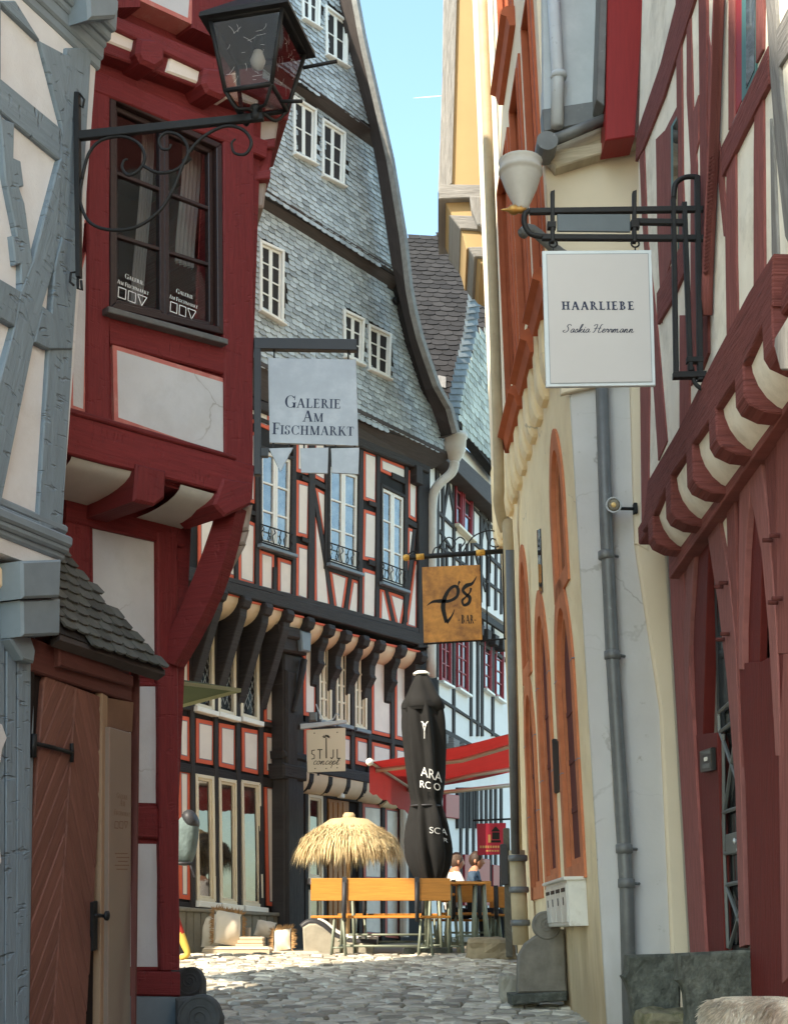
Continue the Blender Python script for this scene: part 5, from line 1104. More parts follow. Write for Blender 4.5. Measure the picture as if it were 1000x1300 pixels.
# ground floor: lancets and arched sandstone doorways set into real openings
def zat(s_, y):
    p = YF.w(s_, 2); return EYE.z + ray(500, y).z / ray(500, y).y * p.y
def pointed(s0, s1, zb_, za, n=9):
    c = (s0 + s1) / 2; h = (s1 - s0) / 2; zs_ = za - h * 1.55; L_ = [(s0, zb_), (s0, zs_)]
    for k in range(1, n): t = k / n; L_.append((s0 + h * (1 - math.cos(t * math.pi / 2)) ** .85, zs_ + (za - zs_) * math.sin(t * math.pi / 2)))
    L_.append((c, za)); return L_ + [(2 * c - x, z) for x, z in L_[-2::-1]]
ARCH = []
for xf, xn, yr, ya, yb_, dp, kind in ((708, 733, 900, 736, 1118, .045, 'arched_doorway'), (683, 701, 900, 750, 1128, .04, 'arched_doorway'), (665, 679, 900, 852, 1142, .04, 'arched_doorway'), (700, 719, 650, 546, 752, .04, 'lancet_window'), (661, 672, 770, 692, 862, .04, 'lancet_window')):
    s1_, s0 = YF.loc(xf, yr)[0], YF.loc(xn, yr)[0]; c = (s0 + s1_) / 2; zb_, za = zat(c, yb_), zat(c, ya)
    O_ = pointed(s0, s1_, zb_, za); wd_ = .17 if 'door' in kind else .13; I_ = pointed(s0 + wd_, s1_ - wd_, zb_ + (.12 if 'door' in kind else .15), za - wd_ * 1.5); ARCH.append(I_)
    n_ = len(O_); m = MB(); f_ = .02
    vs = [YF.w(x, z, f_) for x, z in O_] + [YF.w(x, z, f_) for x, z in I_] + [YF.w(x, z, -.01) for x, z in O_] + [YF.w(x, z, -dp * .45) for x, z in I_]
    uv = list(O_) + list(I_) + list(O_) + [(x + .1, z) for x, z in I_]
    m.add(vs, [[i, (i + 1) % n_, n_ + (i + 1) % n_, n_ + i] for i in range(n_)] + [[i, (i + 1) % n_, 2 * n_ + (i + 1) % n_, 2 * n_ + i] for i in range(n_)] + [[n_ + i, n_ + (i + 1) % n_, 3 * n_ + (i + 1) % n_, 3 * n_ + i] for i in range(n_)], uv)
    ar = m.obj(kind, SAND, yh)
    J_ = inset(I_, .06); m = MB(); m.add([YF.w(x, z, -dp * .45) for x, z in I_] + [YF.w(x, z, -dp * .45) for x, z in J_] + [YF.w(x, z, -dp - .005) for x, z in J_], [[i, (i + 1) % n_, n_ + (i + 1) % n_, n_ + i] for i in range(n_)] + [[n_ + i, n_ + (i + 1) % n_, 2 * n_ + (i + 1) % n_, 2 * n_ + i] for i in range(n_)]); m.obj('arch_moulding', SAND, ar)
    m = MB(); m.add([YF.w(x, z, -dp) for x, z in J_], [list(range(n_))], J_); m.obj('door_leaf' if 'door' in kind else 'pane', BROWNP if 'door' in kind else GLASS, ar)
    if 'door' in kind:
        for k in range(1, 4): m = MB(); zz_ = zb_ + .15 + (za - zb_ - .9) * k / 4; m.poly(YF, [(s0 + .26, zz_), (s1_ - .26, zz_), (s1_ - .26, zz_ + .05), (s0 + .26, zz_ + .05)], -dp, -dp + .01, .003); m.obj('door_rail', BROWNP, ar)
        for zz_ in (zb_ + (za - zb_) * .36, zb_ + (za - zb_) * .68): m = MB(); m.poly(YF, [(s0 - .002, zz_), (s0 + wd_ + .002, zz_), (s0 + wd_ + .002, zz_ + .008), (s0 - .002, zz_ + .008)], .0, .0215, 0); m.obj('stone_joint', LINE, ar); m = MB(); m.poly(YF, [(s1_ - wd_ - .002, zz_), (s1_ + .002, zz_), (s1_ + .002, zz_ + .008), (s1_ - wd_ - .002, zz_ + .008)], .0, .0215, 0); m.obj('stone_joint', LINE, ar)
from mathutils.geometry import tessellate_polygon
def holed(fr, outer, holes, mt, nm='wall', off=0):
    cont = [outer] + holes; flat = [p for c in cont for p in c]; tri = tessellate_polygon([[V((x, z, 0)) for x, z in c] for c in cont])
    m = MB(); m.add([fr.w(x, z, off) for x, z in flat], [list(t) for t in tri], flat); return m.obj(nm, mt, yh)
holed(YU, [(.03, zfr1), (sF - .02, zfr1), (sF - .02, 15.5), (.03, 15.5)], YH, mat('pale_pink_plaster', (.80, .68, .52), .92, var=.08, vs=1.2, bump=.45, bs=30, stain=((.68, .54, .38), 2.5, .5, .8, .5)), 'upper_wall')
m = MB(); m.poly(YU, [(.03, zfr1), (.03, 15.5), (.031, 15.5), (.031, zfr1)], -.1, 0, 0); m.obj('wall_return', MATS['pale_pink_plaster'], yh)
holed(YF, [(0, .3), (sF, .3), (sF, zfr1 + .12), (0, zfr1 + .12)], ARCH, YEL)
slab('slit_window', YF, [(681, 673), (685, 671), (688, 752), (684, 756)], -.02, .012, GLASS, yh, .004)
for px, in (([(700, 938), (708, 940), (710, 1004), (703, 1008)],),): slab('notice_case', YF, px, 0, .025, IRON, yh, .012)
# far end: drain pipes and timber oriel
def pipe(pts, r, mt, par, nm='drain_pipe', n=10):
    m = MB(); m.tube(pts, r, n); return m.obj(nm, mt, par)
PP = lambda x, y, o=.14, fr=YU: fr.at(x, y, o)
pipe(smooth([PP(611, -30), PP(620, 200), PP(628, 420), PP(633, 600), PP(633, 640), YF.at(640, 672, .15), YF.at(645, 690, .12), YF.at(656, 1085, .12)], 4), .06, CPIPE, yh)
pipe([YF.at(647, 698, .2), YF.at(654, 1084, .2)], .045, ZINC, yh)
pipe([YF.at(656, 1080, .16), YF.at(661, 1200, .16)], .085, CPIPE, yh)
for y in (1090, 1130, 1172): m = MB(); p = YF.at(656.5 + (y - 1080) * .04, y, .16); m.lathe(p, [(.1, -.03), (.105, 0), (.1, .03)], 14); m.obj('pipe_collar', ZINC, yh)
OF_ = Frame((1.3, 17.6, 0), (1, -.03, 0))
orl = thing('timber_oriel', 'ochre bay with grey timber frame jutting out high above the street', 'oriel', tuple(OF_.at(600, 240)))
slab('bay_wall', OF_, [(566, -60), (640, -60), (640, 240), (562, 240)], -1.6, 0, YELP, orl, 0)
for px in ([(563, -70), (582, -70), (577, 120), (574, 232), (556, 244), (561, 100)],): slab('corner_post', OF_, px, -1.65, .05, GREYW, orl, .01)
slab('bottom_beam', OF_, [(557, 233), (622, 234), (622, 250), (557, 252)], -1.62, .07, GREYW, orl, .012)
for px, f_, mt in (([(563, 252), (620, 250), (620, 276), (574, 274)], -.05, YELP), ([(570, 272), (620, 274), (620, 292), (584, 290)], -.02, GREYW), ([(584, 290), (622, 291), (622, 313), (592, 316), (588, 300)], -.07, YELP), ([(594, 313), (622, 312), (622, 326), (602, 326)], -.03, GREYW), ([(604, 326), (624, 326), (624, 340), (610, 334)], -.08, YELP)):
    slab('corbel_step', OF_, px, -1.4, f_, mt, orl, .015)
slab('scroll_bracket', OF_, [(596, 248), (616, 248), (616, 290), (606, 284), (599, 266)], -.05, .12, GREYW, orl, .02)
# ================================================================== white rendered end wall with drain pipe
wh = thing('white_rendered_house', 'grey-white rendered house end with a zinc drainpipe, between yellow house and red timber house', 'house', (1.9, 10.7, gz(1.9, 10.6)))
WPL = mat('grey_white_render', (.53, .515, .505), .9, var=.06, vs=1.3, bump=.5, bs=25, stain=((.5, .49, .45), 1.8, .5, .8, .5), chips=((.30, .28, .24), 9, .64, .72, .7), bulge=.6, grime=((.27, .24, .19), -.2, .9), cracks=1)
m = MB(); m.poly(WF, [(-.0175 * 11, 11), (-.0175 * .2, .2), (1.2, .2), (1.2, 11)], -.05, .0, .012); m.obj('wall', WPL, wh)
slab('wall', WF, [(690, 205), (708, 190), (822, 180), (824, 700), (806, 690), (800, 480), (712, 500)], 0, .06, mat('cream_render', (.68, .585, .44), .9, var=.06, vs=1.3, bump=.4, bs=25), wh, .01)
slab('corner_strip', WF, [(806, 690), (824, 680), (846, 690), (884, 1330), (858, 1330), (838, 900)], 0, .05, mat('cream_render', (0, 0, 0)), wh, .02)
for px, f_ in (([(690, 192), (812, 172), (815, 178), (706, 212)], .20), ([(697, 180), (768, 150), (770, 180), (706, 200)], .14)): slab('eaves_beam', WF, px, 0, f_, mat('weathered_cream_wood', (.42, .36, .26), .85, var=.3, grain=True, bump=.5), wh, .012)
ZNL = mat('pale_zinc_sheet', (.42, .455, .48), .5, var=.12, vs=2.5, bump=.35, bs=6, stain=((.56, .58, .6), 3, .5, .75, .6))
slab('zinc_cladding', WF, [(688, -60), (772, -60), (772, 172), (690, 172)], -.1, .10, ZNL, wh, .006)
slab('zinc_flashing', WF, [(688, 138), (766, 126), (770, 150), (690, 166)], 0, .16, ZINC, wh, .006)
m = MB(); m.tube([WF.at(702, 178, .3), WF.at(770, 150, .25)], .05, 10); m.obj('gutter', ZINC, wh)
m = MB(); m.lathe(WF.at(693, 186, .3) - V((0, .1, 0)), [(.0, 0), (.09, 0), (.09, .25), (0, .25)], 16, (0, 1, 0), smooth=False); m.obj('gutter_end', ZINC, wh)
pipe([WF.at(700, -40, .2), WF.at(708, 95, .2), WF.at(707, 160, .22)], .055, mat('flaking_blue_pipe', (.45, .48, .5), .6, var=.1, stain=((.25, .25, .25), 14, .62, .68, .8)), wh)
m = MB(); m.lathe(WF.at(709, 96, .2), [(.065, -.03), (.075, 0), (.065, .03)], 14); m.obj('pipe_collar', ZNL, wh)
FB = mat('red_fascia_board', (.25, .018, .018), .5, var=.12, bump=.15, grain=True)
slab('red_fascia', WF, [(773, -80), (822, -80), (806, 172), (768, 178)], .12, .42, FB, wh, .01)
slab('lead_strip', WF, [(764, -80), (773, -80), (767, 134), (757, 126)], .1, .40, ZINC, wh, .006)
body('roof', [(1.45, 10.2), (6, 10.2), (6, 12), (1.45, 12)], 10.9, 11.3, SLATED, wh)
h0 = WF.at(662, 262, .35)
m = MB(); m.lathe(h0 + V((0, 0, -.06)), [(.05, .02), (.06, .06), (.13, .22), (.165, .33), (.17, .36), (.185, .37), (.185, .4), (.17, .41), (.175, .46), (.185, .48), (.15, .48)], 20); m.obj('rain_hopper', WPIPE, wh)
pipe(smooth([h0 - V((0, 0, .25)), WF.at(676, 292, .3), WF.at(712, 322, .2), WF.at(756, 345, .1), WF.at(760, 380, .09), WF.at(763, 490, .09)], 4), .048, ZINC, wh)
pipe([WF.at(763, 470, .09), WF.at(769, 660, .09), WF.at(777, 830, .09), WF.at(788, 1010, .09), WF.at(795, 1130, .09), WF.at(800, 1330, .09)], .052, ZINC, wh)
for x, y in ((777, 832), (795, 1122), (792, 1078), (769, 705)):
    m = MB(); p = WF.at(x, y, .09); m.lathe(p, [(.053, -.035), (.062, -.03), (.062, .03), (.053, .035)], 14); m.tube([p + V((.05, 0, 0)), p + V((.1, .04, 0))], .012, 6); m.obj('pipe_clip', ZINC, wh)
pipe([WF.at(776, 900, .06), WF.at(782, 1020, .06), WF.at(790, 1110, .06)], .02, WPIPE, wh, 'cable_duct', 6)
# ================================================================== red timber house on the right
RH = Frame((1.805, 6, 0), (0, 1, 0), (.0175, 0, 1)); RG = Frame((2.05, 6, 0), (0, 1, 0))
rh = thing('arcaded_timber_house', 'old house with weathered red timbers, cream infill and arched door braces', 'house', (2.6, 8.5, gz(2.2, 8.5)))
sE = 3.92; zb0 = RH.loc(900, 545)[1]
m = MB(); m.poly(RH, [(-12, zb0)] + RH.px([(813, 678), (812.5, 480), (810, 190), (815, 0), (816, -150)]) + [(-12, RH.loc(816, -150)[1])], -.3, 0, 0); m.obj('wall', CREAM, rh)  # stretch behind the camera is added, unseen, to block sky light
body('roof', [(1.7, -6), (6, -6), (6, 8.6), (1.7, 8.6)], 13, 13.3, SLATED, rh)
W = lambda px, f_=.03, nm='timber_post', mt=REDW: slab(nm, RH, px, -.02, (f_ * .3 if f_ < .1 else f_) + R.random() * .003, mt, rh, .003 if f_ < .1 else .008)
W([(812, 485), (824, 486), (822, 670), (814, 672)], .03); W([(811, 190), (817, 190), (821, 300), (834, 420), (846, 560), (835, 585), (823, 400), (814, 270)], .035); W([(832, 176), (842, 166), (845, 340), (839, 410), (834, 300)], .03)
W([(862, 400), (874, 400), (875, 530), (862, 545)], .03)
W([(866, -30), (890, -30), (842, 122), (815, 190), (806, 205), (808, 168), (838, 80)], .06, 'timber_brace', REDT)
W([(857, -10), (863, -10), (865, 120), (866, 230), (870, 330), (862, 330), (859, 190)], .04)
W([(871, 28), (876, 22), (879, 130), (884, 210), (882, 480), (876, 490), (876, 210), (871, 120)], .035)
W([(886, -10), (896, -10), (897, 210), (898, 448), (890, 470), (888, 210)], .055, 'timber_post', REDT)
W([(896, 30), (900, 55), (907, 105), (904, 215), (899, 215), (897, 120)], .03, 'timber_brace')
W([(880, 140), (886, 120), (886, 180), (879, 215)], .03, 'timber_brace')
rope = MB(); rope.tube([RH.at(913, -20, .04), RH.at(909, 90, .04), RH.at(905, 200, .04), RH.at(898, 350, .04), RH.at(897, 400, .04)], .035, 8)
N_ = 90
P0 = [RH.at(913, -20, .05), RH.at(909, 90, .05), RH.at(905, 200, .05), RH.at(898, 350, .05)]
for k in range(N_):
    t = k / N_ * 3; i = int(t); c = P0[i].lerp(P0[i + 1], t - i); rope.tube([c + RH.e1 * .034 - V((0, 0, .006)), c + RH.n * .022, c - RH.e1 * .034 + V((0, 0, .006))], .008, 4)
rope.obj('rope_moulding', REDW, rh)
W([(912, 178), (906, 180), (914, 260), (918, 300), (922, 300), (918, 225)], .03, 'timber_brace')
W([(922, 205), (933, 195), (934, 330), (936, 420), (922, 440), (920, 300)], .034)
W([(924, -10), (932, -10), (932, 155), (924, 165)], .04)
W([(932, -10), (942, -10), (942, 125), (932, 148)], .012, 'window_reveal', FB)
wn = slab('window', RH, [(941, -20), (960, -20), (959, 96), (941, 130)], -.02, .010, mat('teal_window_frame', (.06, .16, .16), .5, bump=.1), rh, .003)
slab('pane', RH, [(946.5, -20), (958.5, -20), (957, 88), (946.5, 112)], 0, .0135, GLASS, wn, 0)
wn = slab('window', RH, [(851, 160), (861, 142), (861, 345), (852, 360)], -.02, .012, mat('teal_window_frame', (0, 0, 0)), rh, .003)
slab('pane', RH, [(854, 160), (860, 149), (860, 338), (855, 350)], 0, .0155, GLASS, wn, 0)
W([(842, 168), (862, 128), (862, 142), (852, 162), (851, 330), (843, 360)], .03, 'window_surround')
W([(959, -10), (969, -10), (968, 62), (959, 80)], .04); W([(957, 142), (968, 120), (970, 362), (956, 390), (956, 200)], .04)
W([(974, 58), (975, 106), (940, 175), (916, 224), (914, 188), (930, 155)], .075, 'sill_rail', REDT)
W([(929, 156), (956, 98), (958, 104), (932, 158)], .06, 'window_sill', ZINC)
W([(833, 372), (850, 340), (868, 300), (868, 345), (850, 385), (834, 412)], .07, 'sill_rail', REDT)
W([(980, 322), (980, 388), (968, 410), (940, 470), (895, 540), (850, 605), (826, 660), (815, 676), (822, 610), (860, 545), (905, 455), (950, 370)], .1, 'sill_beam', REDT)
# grey timbers of the neighbouring bay at the frame edge
W([(971, -10), (983, -10), (990, 110), (1004, 230), (1010, 330), (996, 300), (984, 190), (976, 80)], .05, 'grey_post', GREYW)
W([(984, 40), (1002, 5), (1010, 10), (1004, 60), (988, 85)], .055, 'grey_brace', GREYW); W([(977, 150), (981, 180), (990, 400), (986, 445), (979, 320)], .04, 'grey_post', GREYW)
W([(983, 428), (1012, 380), (1012, 520), (1000, 470), (990, 470), (982, 440)], .22, 'beam_end', GREYW)
# joist ends and coves of the jetty
for a, b, c_, d in ((969, 991, 400, 449), (933, 975, 462, 514), (899, 938, 518, 568), (870, 909, 571, 616), (843, 882, 615, 656), (820, 858, 647, 689)):
    s_, z_ = RH.loc(a + 6, (c_ + d) / 2 + 3, .1); SFm = Frame(RH.w(s_, 0, 0), RH.n, RH.e2)
    m = MB(); h = .16
    m.poly(SFm, [(-.25, z_ + .2), (.10, z_ + .2), (.105, z_ - .08), (.08, z_ - .13), (.0, z_ - .17), (-.2, z_ - .19)], -.085, .085, .009); graindir(m, [(0, 0), (1, 0)]); m.obj('joist_end', REDT, rh)
ZP = RH.loc(940, 520, .0)[1]
sj = [RH.loc(a + 6, (c_ + d) / 2 + 3, .1)[0] for a, c_, d in ((969, 400, 449), (933, 462, 514), (899, 518, 568), (870, 571, 616), (843, 615, 656), (820, 647, 689))]
zj_ = RH.loc(939, 491, .1)[1]
for i in range(6):
    s0, s1_ = (sj[i + 1] if i < 5 else None, sj[i])
    if s0 is None: continue
    a, b = s1_ + .085, s0 - .085; m = MB(); vs = []; uv = []
    for k in range(7):
        t = k / 6 * math.pi / 2; o_ = .06 - .24 * (1 - math.cos(t)); z = zj_ + .12 - .30 * math.sin(t)
        for q in (a, b): vs.append(RH.w(q, z, o_)); uv.append((q, z))
    m.add(vs, [[2 * k, 2 * k + 1, 2 * k + 3, 2 * k + 2] for k in range(6)], uv, 0, True); m.obj('soffit_infill', CREAM, rh)
m = MB(); m.bar(RH, (-4, zj_ + .24), (sE, zj_ + .24), (sE, zj_ + .1), (-4, zj_ + .1), -.1, .055, .01, .006, .5); m.obj('jetty_beam', REDT, rh)
G = lambda px, f_=.03, nm='timber_post', mt=REDW, b=-.05: slab(nm, RG, px, b, f_ * (.4 if f_ < .08 else 1) + R.random() * .003, mt, rh, .004)
G([(1012, 455), (1012, 500), (966, 566), (910, 648), (849, 735), (848, 692), (890, 640), (954, 556)], .09, 'plate_beam', REDW)
zt_ = RG.loc(905, 655)[1]; zd = RG.loc(890, 1205)[1]
# arcade back wall and floor of the recess (door stands 0.28 m back)
m = MB(); m.poly(RG, [(-12, .1), (sE, .1), (sE, zt_ + .3), (-12, zt_ + .3)], -.6, -.30, 0); m.obj('recess_wall', REDSH, rh)
G([(850, 735), (866, 712), (872, 800), (900, 1290), (880, 1290), (853, 810)], .05, 'corner_post', REDW, -.08)
G([(866, 712), (876, 690), (876, 800), (880, 930), (893, 1290), (884, 1290), (872, 930), (870, 800)], .03, 'timber_post', REDW, -.08)
G([(874, 690), (883, 680), (876, 790), (871, 930), (867, 800)], .055, 'arch_brace', REDL)
G([(883, 682), (900, 668), (897, 760), (892, 933), (873, 935), (877, 800)], -.02, 'arch_brace', REDSH, -.08)
G([(875, 934), (910, 930), (922, 1290), (884, 1290)], .0, 'timber_panel', REDSH, -.06)
BR_ = 1
G([(895, 664), (909, 646), (925, 735), (933, 817), (940, 1000), (946, 1200), (938, 1204), (933, 1000), (922, 860), (910, 760)], .06, 'arch_brace', REDL)
G([(907, 650), (921, 632), (924, 706)], .0, 'plaster_infill', CREAM)
G([(921, 628), (931, 612), (934, 700), (936, 800), (941, 1000), (936, 1000), (928, 800), (923, 700)], .045, 'timber_post', REDW)
G([(931, 612), (938, 600), (937, 800), (934, 760)], .0, 'timber_panel', REDSH)
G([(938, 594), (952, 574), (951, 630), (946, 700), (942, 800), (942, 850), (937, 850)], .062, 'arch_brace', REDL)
G([(951, 622), (962, 660), (967, 700), (964, 843), (942, 843), (943, 780)], -.03, 'timber_panel', REDSH)
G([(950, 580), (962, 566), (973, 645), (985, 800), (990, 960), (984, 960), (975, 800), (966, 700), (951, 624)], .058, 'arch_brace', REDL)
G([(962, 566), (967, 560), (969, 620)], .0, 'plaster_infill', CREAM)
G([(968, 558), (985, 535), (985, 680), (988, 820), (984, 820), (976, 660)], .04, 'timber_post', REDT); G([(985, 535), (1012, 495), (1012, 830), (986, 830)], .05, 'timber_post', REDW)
G([(936, 843), (966, 840), (984, 830), (1012, 830), (1012, 1420), (958, 1420), (946, 1000)], .03, 'door_post', REDSH, -.3)
G([(988, 960), (994, 830), (1000, 830), (1002, 1240), (992, 1250)], .05, 'timber_post', REDW)
for x, y in ((911, 745), (917, 740), (913, 812), (919, 805), (973, 686), (982, 680), (980, 765), (985, 760), (985, 502)):
    m = MB(); p = RG.at(x, y, .06); m.tube([p - RG.n * .03, p + RG.n * .022], .013, 6); m.obj('peg', REDT, rh)
# glazed door with iron lattice
DFR = shifted(RG, -.05)
dor = slab('door', DFR, [(905, 690), (938, 660), (960, 1260), (918, 1260)], -.1, 0, mat('dark_green_black_door', (.02, .024, .024), .5, var=.2, bump=.15), rh, .004)
slab('pane', DFR, [(908, 700), (934, 680), (951, 1200), (920, 1200)], 0, .006, DGLASS, dor, 0)
GRL = mat('grey_iron_grille', (.13, .14, .14), .5, metal=.3, var=.2, bump=.1)
m = MB()
for a, b in (((912, 905), (940, 880)), ((913, 930), (942, 908)), ((918, 1032), (948, 1022)), ((920, 1084), (950, 1080)), ((922, 1124), (951, 1118)), ((912, 905), (924, 1204)), ((914, 930), (946, 1020)), ((940, 890), (920, 1030)), ((922, 1126), (950, 1200)), ((950, 1122), (926, 1204)), ((918, 932), (920, 1204)), ((941, 880), (952, 1204))):
    m.tube([DFR.at(*a, .03), DFR.at(*b, .03)], .013, 5)
m.obj('iron_grille', GRL, dor)
slab('lock_plate', DFR, [(920, 1060), (948, 1052), (949, 1080), (921, 1086)], .01, .05, GRL, dor, .006)
m = MB(); p = DFR.at(937, 1068, .05); m.lathe(p, [(.012, 0), (.012, .02), (.02, .025), (0, .035)], 10, RG.n); m.obj('door_knob', ZNL, dor)
for x, y in ((937, 1074), (936, 1079)): m = MB(); m.box(DFR.at(x, y, .052), (.012, .02, .012)); m.obj('key_slot', ZNL, dor)
slab('paint_chip', RG, [(883, 1172), (888, 1168), (892, 1182), (884, 1190)], -.01, .0085, FIELD, rh, 0)
body('side_wall', [(2.75, -6), (6, -6), (6, 9.6), (2.75, 9.6)], .2, 13, REDT, rh)
# ------------------------------------------------------------------ things fixed to the right-hand walls
ic = thing('intercom', 'small black door intercom on the red door panel', 'intercom', tuple(RG.at(895, 965, .03)))
slab('housing', RG, [(887.5, 954), (902, 949), (903, 978), (888.5, 981)], .005, .035, mat('black_plastic', (.015, .015, .016), .35, bump=.05, spec=.5), ic, .006)
slab('screen', RG, [(893, 962), (897, 961), (897.3, 966), (893.3, 967)], .034, .037, WPAINT, ic, .001); slab('speaker_grille', RG, [(890, 955), (900, 952), (900.4, 957), (890.4, 959)], .034, .0375, GRL, ic, .001); slab('push_button', RG, [(891, 971), (900, 969), (900.4, 975), (891.4, 976)], .034, .037, ZINC, ic, .001)
sp = thing('spotlight', 'round LED spotlight on a short black arm by the drainpipe', 'lamp', tuple(WF.at(800, 648, .06)))
a = WF.at(779, 641, .22); b = WF.at(806, 646, .06)
ax = (EYE + V((-1.2, 3, 1)) - a).normalized()
m = MB(); m.box(b, (.03, .06, .09), bev=.006); m.obj('wall_mount', IRON, sp); m = MB(); m.tube([b, a.lerp(b, .3) + V((0, 0, -.02)), a - ax * .04], .014, 8); m.obj('arm', IRON, sp)
m = MB(); m.lathe(a, [(0, -.09), (.03, -.09), (.045, -.05), (.062, -.01), (.064, .01), (.056, .012), (.05, .004)], 22, ax); m.obj('lamp_housing', ZNL, sp)
m = MB(); m.lathe(a, [(.05, .004), (.03, .006), (0, .008)], 22, ax); m.obj('lens', mat('lamp_lens', (.25, .23, .18), .3, var=.4, vs=60, bump=.4, bs=120), sp)
m = MB(); m.lathe(a, [(.02, .006), (.02, .011), (0, .012)], 14, ax); m.obj('led_chip', mat('warm_led', (.85, .6, .25), .4, bump=0), sp)
mb = thing('letterbox_bank', 'white metal bank of letterboxes on the yellow wall by the stone scroll', 'letterbox', tuple(YF.at(715, 1145, .06)))
zt1 = YF.at(727, 1113, .16).z; zb1 = YF.at(728, 1175, .16).z; s0 = .62; s1_ = 2.05
MBX = mat('white_enamel_box', (.66, .64, .58), .45, var=.12, vs=5, bump=.15, stain=((.4, .34, .25), 8, .55, .75, .6))
m = MB(); m.poly(YF, [(s0, zb1), (s1_, zb1), (s1_, zt1), (s0, zt1)], .0, .15, .008); m.obj('cabinet', MBX, mb)
m = MB(); m.poly(YF, [(s0 - .02, zt1 - .005), (s1_ + .02, zt1 - .005), (s1_ + .02, zt1 + .02), (s0 - .02, zt1 + .02)], .0, .18, .006); m.obj('lid', MBX, mb)
for k in range(4):
    a, b = s0 + .03 + k * .35, s0 + .35 + k * .35; m = MB(); m.poly(YF, [(a, zb1 + .03), (b, zb1 + .03), (b, zt1 - .03), (a, zt1 - .03)], .148, .158, .004); d_ = m.obj('letterbox_door', MBX, mb)
    m = MB(); m.poly(YF, [(a + .04, zt1 - .09), (b - .04, zt1 - .09), (b - .04, zt1 - .06), (a + .04, zt1 - .06)], .155, .162, .002); m.obj('slot', IRON, d_)
    m = MB(); m.poly(YF, [((a + b) / 2, zt1 - .19), ((a + b) / 2 + .02, zt1 - .19), ((a + b) / 2 + .02, zt1 - .13), ((a + b) / 2, zt1 - .13)], .155, .163, .002); m.obj('key_hole', IRON, d_)
# ------------------------------------------------------------------ hairdresser's sign
HF = Frame((1.86, 7.45, 0), (1, .0, 0))
hs_ = thing('hairdresser_sign', 'white sign board reading Haarliebe hanging from an angular black bracket', 'sign', tuple(HF.at(890, 300)))
fb = lambda px, nm='bracket_bar', f_=.016, mt=IRON, c=.004: slab(nm, HF, px, -f_, f_, mt, hs_, c)
fb([(672, 263), (893, 260), (893, 267), (672, 270)]); fb([(688, 296), (894, 297), (894, 304), (688, 303)]); fb([(806, 276), (872, 277), (873, 284), (806, 283)])
for px in ([(699, 242), (704, 240), (704, 306), (699, 306)], [(803, 242), (808, 240), (808, 306), (803, 306)], [(866, 255), (872, 255), (880, 470), (874, 470)], [(852, 250), (858, 250), (862, 478), (856, 478)], [(882, 222), (889, 222), (893, 482), (886, 482)]): fb(px, 'bracket_upright', .019)
for px in ([(855, 471), (897, 470), (897, 478), (855, 479)], [(872, 452), (893, 452), (893, 459), (872, 459)], [(695, 280), (706, 280), (706, 288), (695, 288)], [(801, 278), (812, 278), (812, 288), (801, 288)]): fb(px, 'bracket_clamp', .022)
for pts, r in (([(672, 267), (666, 272), (666, 285), (674, 297), (690, 300)], .018), ([(855, 252), (857, 234), (866, 226), (876, 224), (887, 225)], .017), ([(878, 466), (881, 484), (888, 492), (896, 495)], .014)):
    m = MB(); m.tube(smooth([HF.at(x, y) for x, y in pts], 4), r, 8); m.obj('bracket_curve', IRON, hs_)
fb([(707, 271), (800, 271), (800, 294), (707, 293)], 'name_band', .006, mat('blue_grey_band', (.09, .11, .125), .5, metal=.2, var=.1))
BRASS = mat('aged_brass', (.35, .2, .06), .35, metal=.7, var=.2)
m = MB(); q = HF.at(668, 266); m.lathe(q, [(0, .16), (.008, .14), (.012, .115), (.03, .095), (.034, .07), (.02, .045), (.028, .035), (.014, .02), (.014, 0)], 16, (-1, 0, 0)); m.obj('finial', BRASS, hs_)
SW = mat('white_sign_panel', (.44, .435, .44), .5, var=.02, bump=.03)
bd = slab('sign_board', HF, [(688, 318), (827, 317), (832, 489), (693, 491)], -.012, .012, mat('pale_blue_edge', (.5, .56, .6), .5, bump=0), hs_, .003)
slab('sign_face', HF, [(693, 322), (823, 321), (828, 485), (698, 487)], .011, .0145, mat('dark_pinstripe', (.25, .28, .3), .5, bump=0), bd, 0)
slab('sign_face', HF, [(694, 323), (822, 322), (827, 484), (699, 486)], .0146, .016, SW, bd, 0)
DK = mat('dark_blue_lettering', (0, 0, 0))
m = MB(); p, q = HF.loc(713, 393, .0165), HF.loc(807, 393, .0165); serif(m, HF, 'HAARLIEBE', p[0], q[0], p[1], .0168, caps=1, slabw=1); m.obj('lettering', DK, bd)
m = MB(); p, q = HF.loc(714, 422, .0165), HF.loc(804, 422, .0165); script(m, HF, 'Saskia Herrmann', p[0], q[0], p[1], .0034, .0168); m.obj('script_lettering', DK, bd)
for x in (702, 806):
    m = MB(); c = HF.at(x, 309); m.tube([c + V((math.cos(t) * .024, 0, math.sin(t) * .024)) for t in [i * math.pi / 6 for i in range(13)]], .006, 6); m.tube([HF.at(x, 313), HF.at(x, 321)], .005, 5); m.obj('hanger_ring', IRON, hs_)
